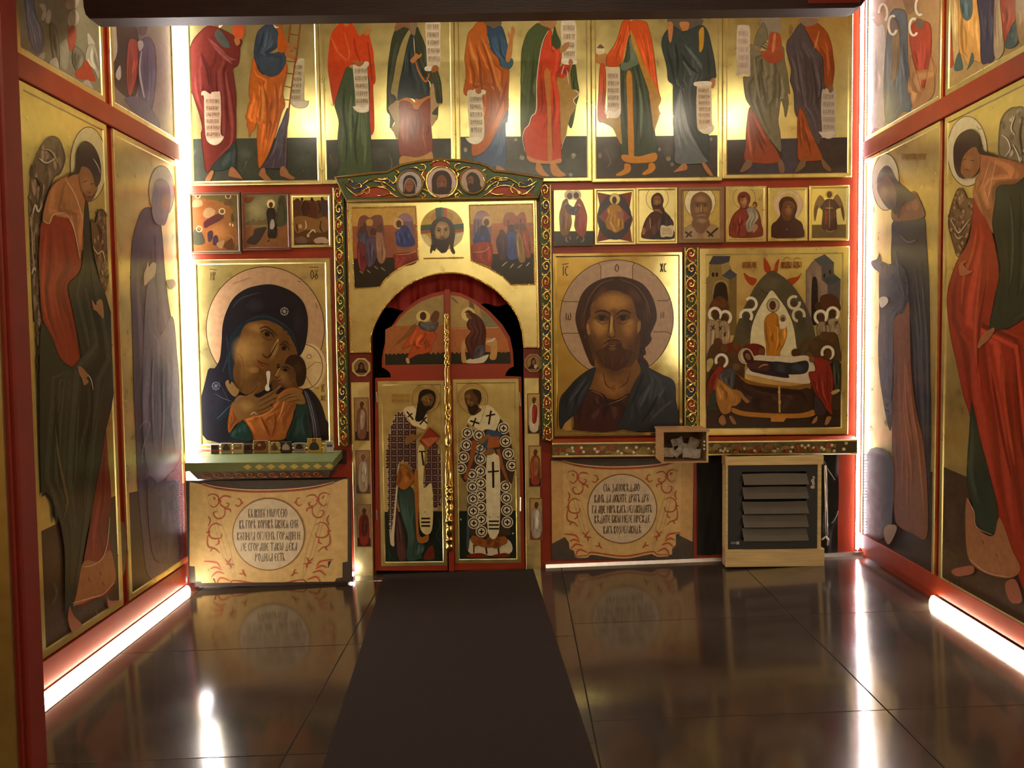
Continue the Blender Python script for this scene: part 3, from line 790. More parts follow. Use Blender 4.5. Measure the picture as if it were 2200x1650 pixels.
icon('figure_panel', 'tall gold panel with a red-cloaked figure holding a vessel and a dark robed elder', (1271, TOPY, 1552, 390), .022, '''
# painted_ground
P 4a433c 1265,294 1560,290 1560,400 1265,400
B 68625c 1310,330 22,25 .5
B 6a645e 1436,325 14,22 .5
E 88806c 1436,341 5,5
E 7a7266 1444,353 4,4
E 8a806c 1417,321 3,4
E 7e7664 1289,334 4,6
E 7e7664 1528,299 3,4
L 6a645e 3 1300,320 1312,345 1305,360
# painted_figure
S d8c8a0 1281,102 1286,96 1294,96 1299,104 1298,112 1290,118 1282,112
S 6a5848 1283,102 1290,95 1298,102 1296,104 1286,104
S b58048 1278,114 1286,118 1294,116 1304,116 1305,140 1296,144 1288,138 1278,132
C c9521f 6 1338,46 1352,42 1352,68 1348,90 1342,112 1337,134 1330,142 1304,142 1303,128 1306,116 1318,100 1328,78
C c9521f 4 1290,140 1300,146 1302,190 1300,235 1303,257 1285,258 1286,200
C c9521f 8 1356,46 1386,46 1394,62 1400,85 1404,110 1408,140 1412,175 1416,200 1420,215 1414,230 1419,245 1414,240 1404,222 1396,195 1385,160 1372,120 1362,90 1353,68
C 3f4a38 9 1354,74 1360,90 1370,115 1376,140 1384,160 1392,190 1396,215 1400,240 1404,265 1408,295 1410,332 1380,336 1336,332 1335,300 1334,270 1330,240 1332,180 1333,152 1332,140 1340,132 1346,108
S 6a7a64 1352,84 1358,84 1366,120 1372,136 1358,144 1342,152 1333,146 1336,134 1348,134 1354,124
S c8862c 1346,161 1357,160 1360,240 1362,335 1351,335 1348,240
S c8862c 1338,332 1372,336 1408,328 1409,345 1385,350 1354,350 1338,344
S b98a34 1354,64 1364,84 1376,118 1390,150 1402,172 1412,196 1420,216 1414,232 1418,245 1410,270 1406,280 1402,262 1398,230 1394,198 1382,162 1368,122 1358,94
L e09450 1.5 1353,66 1346,92 1340,120 1336,134
S b08c48 1286,258 1304,254 1330,246 1334,275 1336,310 1326,296 1318,278 1310,270 1296,264
S c8862c 1342,352 1354,354 1354,368 1340,376 1326,378 1324,374 1340,364
S c8862c 1394,352 1404,350 1408,362 1398,372 1384,376 1380,372 1392,362
L 6a7c64 5 1372,180 1378,230 1376,300
L 2a3426 4 1366,170 1370,230 1366,310
L 2a3426 3 1390,200 1398,250 1402,310
# scroll
S dac8ae 1299,146 1306,144 1312,150 1322,150 1330,146 1332,152 1333,200 1334,238 1330,250 1320,254 1308,252 1300,244 1299,238 1304,236 1304,200 1303,154
S efe2cc 1300,243 1310,238 1322,240 1333,234 1330,250 1320,254 1308,252
W 6a503c 1306 1328 158 236 5 0.02
# painted_figure
S 5c5348 1436,40 1506,40 1506,56 1500,70 1476,68 1450,60
S b57a4c 1460,48 1480,48 1478,64 1470,68 1464,62
C 3a4240 12 1436,62 1448,56 1462,66 1476,66 1500,56 1512,56 1522,72 1529,100 1535,130 1538,155 1538,166 1530,172 1524,180 1512,178 1500,190 1498,230 1500,262 1510,275 1522,288 1521,345 1505,330 1490,300 1478,270 1470,240 1462,180 1448,250 1446,200 1446,182 1436,172 1434,150 1430,130 1423,105 1422,90 1426,75
L 5e6a68 6 1470,95 1490,120 1504,140 1508,150
L 5e6a68 5 1466,130 1480,150 1485,165
L 262c2a 5 1450,90 1456,130 1454,170
L 262c2a 4 1460,110 1480,140 1500,158
S b98a2c 1502,66 1512,60 1511,100 1503,112 1502,90
S b57848 1436,48 1446,52 1444,80 1440,92 1436,78
C 666c70 8 1449,240 1462,190 1472,240 1482,276 1496,306 1510,332 1520,348 1490,352 1452,350 1450,320 1448,290
S b07850 1466,352 1474,352 1476,364 1460,368 1446,370 1456,362
S b07850 1508,350 1516,352 1532,376 1526,378 1514,364
S b57848 1526,172 1536,168 1536,184 1530,190 1524,186
# scroll
S d8c2a4 1494,176 1526,175 1528,186 1529,230 1530,265 1535,272 1530,284 1518,288 1506,284 1498,272 1496,220 1497,186 1493,182
S e8dcc8 1494,176 1526,175 1526,184 1494,185
S e8dcc8 1504,277 1514,278 1524,272 1535,273 1528,285 1518,288 1508,285
W 6a503c 1501 1524 190 270 6 0.02
''', group=UP)
icon('figure_panel', 'tall gold panel with an olive-mantled figure and a slate-robed figure holding pale scrolls', (1553, TOPY, 1832, 382), .022, '''
# painted_ground
P 3e322e 1545,301 1860,294 1860,400 1545,400
P 46404a 1678,298 1714,297 1718,376 1600,378 1620,350 1680,340
B 4c4452 1690,350 30,20 .6
# painted_figure
S 8c8070 1634,40 1672,40 1678,62 1668,80 1650,86 1636,76
C 787058 9 1634,56 1642,50 1650,80 1636,100 1634,110 1650,115 1660,104 1682,100 1686,130 1692,160 1696,190 1697,202 1692,200 1694,222 1688,252 1684,232 1678,214 1674,240 1672,262 1676,285 1678,325 1664,312 1646,288 1634,268 1624,250 1612,228 1602,210 1597,170 1600,165 1606,165 1611,160 1612,110 1620,95 1624,76
S a04e30 1654,72 1670,70 1678,80 1681,110 1684,122 1672,134 1656,136 1642,128 1634,110 1648,106
S c87a54 1662,76 1667,74 1664,108 1658,110
C 96482f 6 1611,230 1624,250 1638,275 1652,300 1668,322 1676,344 1655,352 1625,350 1600,344 1602,310 1604,270
S 80624c 1602,346 1614,344 1616,354 1604,366 1590,370 1592,364
S 80624c 1672,344 1680,344 1686,362 1682,372 1674,366
S 8a7458 1612,94 1622,98 1632,104 1632,110 1618,104 1610,100
L 5a5440 4 1630,130 1640,190 1650,240
L 8e8668 4 1620,120 1624,170 1634,220
L 5a5440 3 1672,150 1676,190 1672,220
# scroll
S c6b6a8 1584,60 1590,54 1604,54 1611,60 1611,100 1612,158 1608,162 1598,158 1588,162 1580,160 1583,155 1582,110
W 8a7868 1587 1608 66 152 5 0
# painted_figure
S 8a6a44 1696,56 1700,52 1704,62 1702,78 1698,88 1695,72
C 52484c 11 1714,56 1726,52 1738,80 1750,104 1766,122 1768,150 1772,180 1772,200 1766,215 1768,240 1774,270 1766,290 1758,310 1745,290 1734,262 1724,240 1716,252 1708,240 1706,200 1700,180 1698,172 1700,150 1694,125 1690,105 1692,88 1700,78
C 96481e 6 1728,52 1752,48 1766,58 1778,72 1786,95 1790,120 1792,150 1790,175 1786,188 1772,184 1770,150 1766,118 1752,105 1742,84
L b87a4c 4 1760,66 1754,90 1750,104
S 8a7060 1716,40 1756,40 1752,52 1730,56
C 9c4a1e 6 1717,232 1726,240 1738,270 1750,300 1762,325 1766,342 1745,346 1716,342 1714,300 1714,262
S 7a5a40 1722,342 1730,343 1730,356 1718,366 1708,370 1710,364
S 7a5a40 1764,340 1772,346 1786,364 1780,368 1768,358
L 6a5e62 4 1712,110 1722,170 1728,220
L 3a3236 4 1740,120 1752,180 1756,240
# scroll
S bcaea0 1766,196 1772,192 1780,192 1782,198 1790,194 1796,190 1796,200 1796,285 1792,294 1780,298 1768,294 1760,286 1760,282 1766,280 1764,240
W 6e6258 1769 1792 202 284 5 0
S d0c4b8 1761,284 1772,284 1786,282 1795,284 1790,294 1780,298 1768,294
S 80603e 1780,184 1788,182 1790,194 1784,200 1780,196
''', group=UP)
# ================================================================ row of small icons
SG = 'small icons in the row under the upper panels'
icon('small_icon', 'small brown icon of a reclining figure in a cave, nearest the left light strip', (407, 413, 517, 545), .012, '''
# painted_scene
P 5a4c24 395,400 530,400 530,560 395,560
S 865228 413,425 440,428 470,432 495,445 504,470 505,535 412,535
B b97a40 470,500 30,25 .6
B 7a4420 440,440 30,16 .5
O cdb680 425,420 5,5.5 2
O cdb680 490,421 5.5,6 2
E 5a3a20 425,421 3,4
E 4a3018 490,421 3,4
S 5a3a2a 484,428 494,428 500,440 482,440
S b07850 416,430 432,430 434,442 414,445
S a07a50 436,458 446,446 462,452 458,466 442,468
S 4a1c20 438,478 450,468 466,460 478,458 480,468 468,476 452,484 440,490
O cdb680 477,454 6,6 2
E 5a3a20 477,455 4,4
S 3a3a2c 416,496 428,494 438,510 438,524 416,524
O d8b880 428,492 6,6 1.6
S 3a2630 446,500 456,496 456,512 448,520
S 3a2438 458,510 466,506 468,524 458,526
S a07a50 466,522 482,516 480,528 476,534 468,530
S 5a3018 482,524 498,512 502,525 500,535 484,534
L a07a50 2 490,505 500,510 502,522
E e0c090 494,482 1.5,3
E e0c090 500,484 1.5,3
S 3e3a20 496,464 500,458 502,475 497,476
''', m=MATS.get('brown_board') or mat('brown_board', hx('5c4520'), .4, 0, .2, 20), group=SG)
icon('small_icon', 'small brown icon of a dark-robed haloed figure before a far town, between two icons', (519, 413, 624, 537), .014, '''
# painted_scene
P 8a7444 520,405 630,405 630,545 520,545
P 7a7452 528,420 614,420 614,480 528,482
B a89a68 550,450 26,26 .7
B 9a8c5c 570,430 22,16 .6
S 8a5a34 528,488 560,490 580,500 616,480 616,530 528,530
S 7a4420 526,424 545,424 540,434 528,436
S 4c4a34 598,425 606,420 614,430 616,480 590,485 592,460 596,440
L 35362a 2 604,425 598,450 594,475
L 35362a 2 606,430 612,460 612,480
L 6a6a50 1.6 597,450 590,462
L 6a6a50 1.6 600,440 594,450
S 3a2e2c 548,492 572,488 568,500 556,520 546,526 530,522 534,512 544,504
S 6a5a38 528,478 540,474 544,470 550,476 556,472 564,474 572,470 576,478 574,482 528,484
E e8d08a 582,438 9,9.5
E 4a3020 582,440 4.5,6
C 2c221c 4 576,448 588,448 592,460 590,470 594,485 594,508 584,512 576,508 576,485 574,468 573,458
S a8a090 582,474 588,472 590,485 586,492 580,490
S 8a6038 576,514 584,512 594,516 590,522 580,518
L 2a1a14 2 580,514 574,520
''', m=mat('chestnut_board', hx('6a3418'), .4, 0, .2, 20), group=SG)
icon('small_icon', 'small gold-rimmed icon of winged figures above a crowded brown landscape', (624, 417, 711, 531), .010, '''
# painted_scene
P 5e4224 620,430 716,430 716,535 620,535
P d8bc60 620,410 716,410 716,430 690,428 676,432 664,428 650,432 636,428 620,432
S 5a3a28 630,436 640,426 648,440 644,460 636,462
S 4a2a1c 650,460 656,434 666,440 662,462
S 5a3020 664,466 668,432 676,432 682,466
S 4a3a30 688,436 696,428 704,440 702,462 692,462
L 3a2418 4 656,430 650,445 652,460
L 3a2418 4 684,430 688,450 684,458
E 3a2418 649,428 3,4
E 3a2418 670,428 3,4
E 3a2418 692,427 3,4
S 8a6234 630,470 650,464 680,470 700,466 708,490 690,500 660,494 636,500
L dcc49c 2.4 656,474 658,486 655,492
E c8a070 645,486 4,5
L dcc49c 3 660,506 672,494 678,500
E c8a87c 662,506 3,4
S 7a5a4a 634,512 650,508 660,516 655,524 640,522
S b89a80 674,516 684,510 698,510 706,518 702,524 690,522 680,524
S 3c2a1c 630,524 710,524 710,532 630,532
L 3a2818 3 690,474 688,490 694,500
L 4a3220 3 636,480 640,498
''', group=SG)
def gicon(label, px, spec, brd=.012, m=None, base=None):
    return icon('small_icon', label, px, brd, spec, group=SG, m=m, base=base)
gicon('small gold icon of two embracing figures above a black ground', (1189, 407, 1275, 528), '''
# painted_ground
P 1c1713 1180,497 1285,496 1285,535 1180,535
# painted_figure
E dcc8a8 1223,419 11,11
E dcc8a8 1238,419 11,11
E 4a2e1c 1224,421 6,7
E 4a2e1c 1238,420 6,7
C 7a4a1c 6 1218,428 1210,432 1206,445 1202,462 1203,485 1206,505 1218,506 1222,500 1228,480 1226,460 1222,440
C 96341a 6 1242,427 1250,432 1256,446 1261,464 1260,485 1257,505 1248,508 1240,500 1234,485 1236,464 1230,455
C 443a40 3 1220,438 1232,446 1244,444 1240,456 1232,462 1222,458 1216,446
L b08858 2 1214,440 1220,434
L d8ccb4 2 1242,438 1247,443
L 8a6a50 3 1218,508 1216,516 1221,520
L 8a6a50 3 1223,507 1226,515
L 8a6a50 3 1243,506 1238,514
L 8a6a50 3 1253,508 1254,516 1248,520
''', brd=0)
gicon('small gold icon of a gold-robed seated figure inside a dark star shape', (1277, 404, 1366, 526), '''
# painted_star
P 7c3422 1283,413 1318,420 1358,412 1352,450 1360,470 1354,490 1358,520 1320,512 1282,520 1288,490 1281,470 1288,440
S 3c343c 1320,418 1340,424 1354,450 1356,470 1350,495 1335,512 1320,515 1302,510 1288,492 1284,468 1288,445 1302,424
P 8e4638 1320,430 1354,466 1320,500 1286,466
# painted_figure
E e8cc7a 1321,428 11.5,12
O 6a4a1c 1321,428 11.5,12 1
E 3e2a16 1320,430 5,8
C b8822e 7 1312,440 1328,440 1336,450 1338,462 1340,475 1340,490 1334,494 1322,500 1312,494 1304,490 1301,474 1306,462 1304,452
S a06a50 1325,456 1338,455 1338,468 1326,469
L e0b860 3 1310,475 1316,485 1322,497
L e0b860 3 1330,475 1328,486
L e0b860 2.4 1306,448 1310,460
''')
gicon('small gold icon of a long-haired bearded man holding an open white book', (1367, 402, 1456, 524), '''
# painted_figure
O 7a5a20 1412,427 24,26 1
S 4a2c1c 1412,414 1421,418 1426,430 1424,442 1428,452 1422,456 1414,456 1404,452 1399,436 1401,422
S 8a5c34 1412,420 1419,424 1420,436 1416,446 1411,449 1406,444 1404,434 1405,424
L 4a2c1c 1.4 1406,429 1410,428
L 4a2c1c 1.4 1414,428 1418,428
L d0a070 1.2 1412,430 1412,437
S 3a2014 1405,440 1412,441 1419,438 1416,450 1410,452
S 8a5c34 1406,450 1418,450 1420,460 1412,464 1404,460
C 4e2a20 5 1404,455 1420,458 1430,465 1430,490 1420,512 1384,512 1378,504 1384,480 1392,465
C 33261f 5 1424,452 1432,458 1442,470 1446,490 1447,512 1400,512 1412,500 1420,484 1422,466
L c88a54 2.2 1396,468 1398,492
S a0683c 1380,492 1386,490 1386,502 1380,504
S d8c8a4 1420,485 1433,486 1446,485 1445,507 1432,508 1420,508
L 8a6a48 1 1433,486 1432,508
W 8a7454 1422 1430 490 505 4 0
W 8a7454 1435 1443 490 505 4 0
''')
gicon('small brown-framed icon of a balding grey-bearded old man with dark crosses', (1457, 401, 1556, 522), '''
# painted_background
P c8ac5c 1469,409 1546,409 1546,515 1469,515
# halo
E e8dcae 1504,434 33,35
O 6a4c20 1504,434 33,35 1
# painted_figure
P 9a7c58 1469,490 1490,478 1520,478 1546,488 1546,516 1469,516
S 7e5c40 1490,470 1520,468 1524,490 1506,502 1488,490
S 7c5a3e 1504,412 1518,416 1528,428 1530,445 1526,458 1522,470 1516,484 1506,488 1496,486 1490,474 1484,458 1483,440 1488,422
B a8825c 1506,428 16,12 .8
B b08c66 1498,450 8,10 .6
B a8825c 1516,450 7,10 .6
B c0a080 1508,474 14,8 .5
B 4a3220 1504,436 20,3 .5
L 4a3020 2 1494,440 1502,438
L 4a3020 2 1510,438 1520,440
E 3a2416 1499,443 2.4,1.4
E 3a2416 1515,443 2.4,1.4
L c8a478 2 1507,442 1506,456
L 5a3c28 1.6 1502,457 1507,459 1512,456
L 8e7458 5 1496,464 1506,462 1518,464
L 5a3c28 1.4 1502,467 1512,467
S a88c66 1470,492 1486,486 1500,508 1484,516 1470,512
S a88c66 1546,490 1528,482 1510,508 1530,516 1546,512
K 3c2c24 4 1472,498 1486,508
K 3c2c24 4 1486,497 1474,510
K 3c2c24 4 1542,490 1522,508
K 3c2c24 4 1518,496 1532,508
''', brd=.018, m=mat('tan_board', hx('8c6a44'), .4, 0, .15, 20))
gicon('small gold icon of a red-robed mother holding a child in grey on her left', (1560, 399, 1647, 520), '''
# halo
O 8a6a2c 1599,425 24,24 .9
# painted_figure
S 7a3a2c 1590,414 1602,412 1611,420 1612,432 1608,442 1614,448 1624,448 1632,460 1636,480 1636,508 1569,508 1569,476 1578,458 1590,446 1585,432 1585,422
C 8a3c30 6 1592,450 1606,450 1612,470 1606,500 1600,508 1570,508 1570,478 1580,458
S 9a6a44 1592,424 1602,422 1605,432 1602,444 1596,446 1590,436
B c89468 1599,433 7,9 .8
L 3a2418 1.3 1592,430 1598,429
S 5a3020 1590,424 1596,420 1602,422 1594,426
L 3a1a18 2 1586,470 1588,490 1586,506
C 9a8e7c 5 1604,450 1614,446 1624,450 1630,466 1622,480 1618,495 1606,498 1602,480 1608,466
E 5a3c26 1622,440 5,7
E a8784c 1621,442 3.2,4.6
S b0846a 1618,485 1626,482 1628,490 1618,500
''')
gicon('small gold icon of a dark-veiled woman with a pinkish ring halo', (1651, 402, 1736, 518), '''
# halo
E d8bc98 1694,440 32,34
E d0b25c 1694,440 20,24
O e8d4b8 1694,440 26,28 1.4
# painted_figure
S 44201c 1692,422 1704,426 1712,440 1712,452 1708,466 1714,472 1722,478 1726,490 1726,510 1658,510 1658,484 1668,474 1676,462 1674,448 1674,436 1680,426
S 6a3c26 1682,440 1690,435 1702,437 1706,446 1702,462 1698,472 1688,474 1682,468 1679,455
B a06c40 1694,452 10,14 .9
L 2c140e 1.4 1686,446 1692,445
L 2c140e 1.4 1697,445 1702,447
L 7a4a34 3 1682,440 1690,433 1702,436 1708,446
L d8b48c 1.6 1690,492 1691,494
''')
gicon('small gold icon of a winged figure in dark red by the right light strip', (1739, 398, 1825, 517), '''
# painted_ground
P 6a542c 1738,483 1828,482 1828,520 1738,520
# painted_figure
S 8a6a3c 1760,420 1768,424 1772,434 1762,444 1756,452 1753,470 1750,476 1748,462 1750,440
S 8a6a3c 1800,418 1792,424 1790,434 1802,442 1808,452 1812,470 1814,476 1814,458 1810,436
S 5a4424 1750,450 1757,440 1755,460 1751,474
S 5a4424 1812,450 1806,442 1809,462 1813,474
O b8964c 1782,418 8,8 1
E 5a3a22 1782,418 6,7
C 4e241c 6 1774,430 1782,428 1792,430 1800,440 1804,446 1796,452 1798,484 1794,494 1772,494 1766,484 1768,454 1762,446 1768,438
L 9a6a50 3 1782,430 1782,490
L b09070 2.4 1773,447 1790,447
S 9a3420 1774,455 1778,455 1776,480 1772,480
L a08054 2 1774,492 1779,497 1786,498 1792,494
''')
# ================================================================ three large icons
icon('large_icon', 'large icon of a blue-veiled mother pressing her cheek to her child', (418, 556, 713, 964), .026, '''
# halo
E c09a72 570,706 127,133
O 4a2a18 570,706 127,133 1.6
L a88260 4 500,610 540,596
L 8a6a50 2 638,604 648,606
L 8a6a50 2 678,650 682,664
E d8bc86 664,788 36,50
O 4a2a18 653,788 40,48 1.4
K 6a4a28 1.2 658,794 678,778 690,780
K 6a4a28 1.2 656,806 672,832 684,834
O 6a4a28 664,766 5,4 1.2
# painted_mantle
S 1b1a20 570,611 598,614 630,628 652,650 661,680 661,710 656,742 648,760 640,770 630,800 640,838 660,834 676,846 690,868 700,900 706,945 444,945 444,806 462,790 472,770 476,735 478,700 486,670 502,640 530,620
B 2c2c36 548,656 26,18 .7
B 2a2a34 640,690 16,40 .5
B 26262e 470,860 26,60 .6
L 33333e 4 500,660 520,640 560,628
L 2e2e38 4 486,720 490,760 478,800
L 2e2e38 3 470,820 490,860 500,900
# painted_veil
S 1a262d 528,690 550,678 575,676 604,690 624,706 636,730 640,758 632,764 620,730 600,700 575,690 548,694 524,712 512,734 506,770 500,800 506,830 496,838 490,800 488,760 494,724 510,702
S 18242b 494,826 510,850 498,880 480,900 468,906 480,880 490,868 500,858
L 2f4450 1.2 526,690 556,680 580,682 606,694 626,712 636,736
L 2f4450 1.2 496,740 492,780 498,820
L 4a626c 1.4 500,866 480,886 466,900
L 4a626c 1.4 462,846 480,856 498,862
# painted_face
S 6e4a22 528,696 548,690 572,688 598,698 618,716 634,744 640,770 630,784 612,796 602,806 588,818 572,834 552,846 530,848 512,838 504,820 502,790 506,760 514,725
B a57c42 540,750 38,48 .75 15
B b58a4c 520,752 26,34 .6
B b08448 555,705 30,14 .7 10
B 8e6632 530,795 30,24 .6
B 4c3014 560,810 40,22 .5 -20
B 5a3c1c 610,730 16,26 .6
B b08a50 590,752 8,26 .7 22
B 4a3014 574,712 26,10 .6 22
B 4a3014 612,745 18,10 .6 30
B 3c2410 510,800 14,40 .5
L 3a2410 3.4 558,706 570,702 582,708 596,722
L 3a2410 2.6 604,736 614,734 624,744
S 664824 560,714 570,711 580,717 588,728 576,728 566,722
E 1e120a 574,718 6,5 25
L 2a180a 2.4 559,713 570,709 582,715 590,726
L 4a2e14 1.6 562,722 574,730 586,730
S 664824 602,744 609,741 617,746 620,754 610,756 604,752
E 1e120a 610,748 5,5 25
L 2a180a 2.2 600,743 609,739 618,746 621,752
L c49a5c 4 598,728 590,746 580,764
L 3a220e 3 596,735 585,756 576,768
L 3a220e 2.6 564,760 568,766 576,768 584,762
L 7a3a1c 5 553,776 560,782 570,784 576,786
L 4a2010 1.8 551,772 560,779 570,782 578,784
L 8a4a26 4 556,784 562,790 570,790
B b58a50 545,795 14,9 .5
# painted_child
S 5a3c20 602,806 604,790 612,778 620,766 636,762 648,768 656,784 658,804 652,824 642,832 630,836 618,838 606,832 586,838 584,822 592,812
B 96703c 606,810 18,18 .8
B 8a6434 620,822 16,12 .5
S 2e1c10 620,766 636,762 650,770 657,786 658,806 652,826 640,830 636,812 634,796 622,784 612,780
B 4a301a 640,790 12,18 .6
L 24140a 2.4 608,790 614,788 622,792
E 160c06 613,795 4.4,3.2 15
L 24140a 2 594,786 598,782 602,786
E 160c06 598,789 3,2.6
L b88c50 2.4 602,790 596,800 592,808
L 24140a 1.6 590,808 596,812 602,806
L 6a3018 3 592,816 598,818 604,814
E 6e4a26 627,820 5,8 30
L 3a2410 1.4 624,814 630,820 626,828
# painted_child_robe
C a8622c 9 596,850 610,838 626,832 640,834 650,840 640,860 632,880 628,900 616,930 606,945 545,945 540,930 530,912 520,902 536,896 560,888 580,880 588,866
L d8924a 3 600,850 590,875 570,890 548,896
L d8924a 3 612,850 606,880 596,905
L 6e3410 3 560,895 570,915 580,940
L 6e3410 3 590,885 592,910 584,940
C 153a34 4 640,864 658,868 664,900 668,945 616,945 628,910 634,885
C 173832 3 494,940 505,918 518,904 530,912 542,945
S 2a2a36 652,836 664,848 678,880 690,945 676,945 664,890 656,858
L 8a8a90 1.4 654,840 664,870 672,905 676,944
L 8a8a90 1.4 657,840 668,870 676,905 681,944
C 9a5624 3 498,866 506,872 520,900 506,912 492,930 490,905
# painted_hands
S 7e5a30 500,870 512,850 530,850 548,838 556,824 560,822 556,834 546,848 556,854 572,846 588,838 600,828 604,830 592,846 602,846 590,858 596,864 580,870 588,876 570,882 555,890 535,896 515,902 504,890
B a5803e 530,872 22,16 .7
L 4a2e14 1.8 556,862 576,852 598,836
L 4a2e14 1.8 556,874 578,862 596,852
L 4a2e14 1.8 552,884 572,876 590,866
L 4a2e14 1.6 524,850 544,842 556,828
S 8a6434 596,858 610,846 624,840 640,838 650,846 656,866 640,868 628,862 614,862 602,862
L 4a2e14 1.6 600,858 616,850 632,844
L 4a2e14 1.6 606,862 622,854 640,852
L 4a2e14 1.6 620,864 636,860 650,860
S 8a6a3c 484,824 490,816 494,826 498,820 508,832 514,840 506,852 494,844
L c49a6a 3 538,892 545,886 552,890
# star
L a09888 1.2 603,668 619,670
L a09888 1.2 611,660 611,678
L a09888 1.2 605,662 617,676
L a09888 1.2 617,662 605,676
O a09888 611,669 8,8 1.4
L 6a7078 1.2 454,830 474,828
L 6a7078 1.2 464,820 464,840
L 6a7078 1.2 457,822 471,837
L 6a7078 1.2 471,822 457,837
O 6a7078 464,829 8,8 1
# hanging_pendant
S d8ccb4 572,800 580,798 580,812 578,822 578,830 580,836 576,840 570,838 570,830 574,822
# inscription
T 4a2e14 452 464 584 18 1.4 МР
T 4a2e14 666 684 580 20 1.6 ОУ
K 4a2e14 1.2 450,578 466,580
K 4a2e14 1.2 664,574 684,574
T 4a2e14 690 698 826 16 1.3 ІС
T 4a2e14 688 700 850 11 1.3 ХС
''')
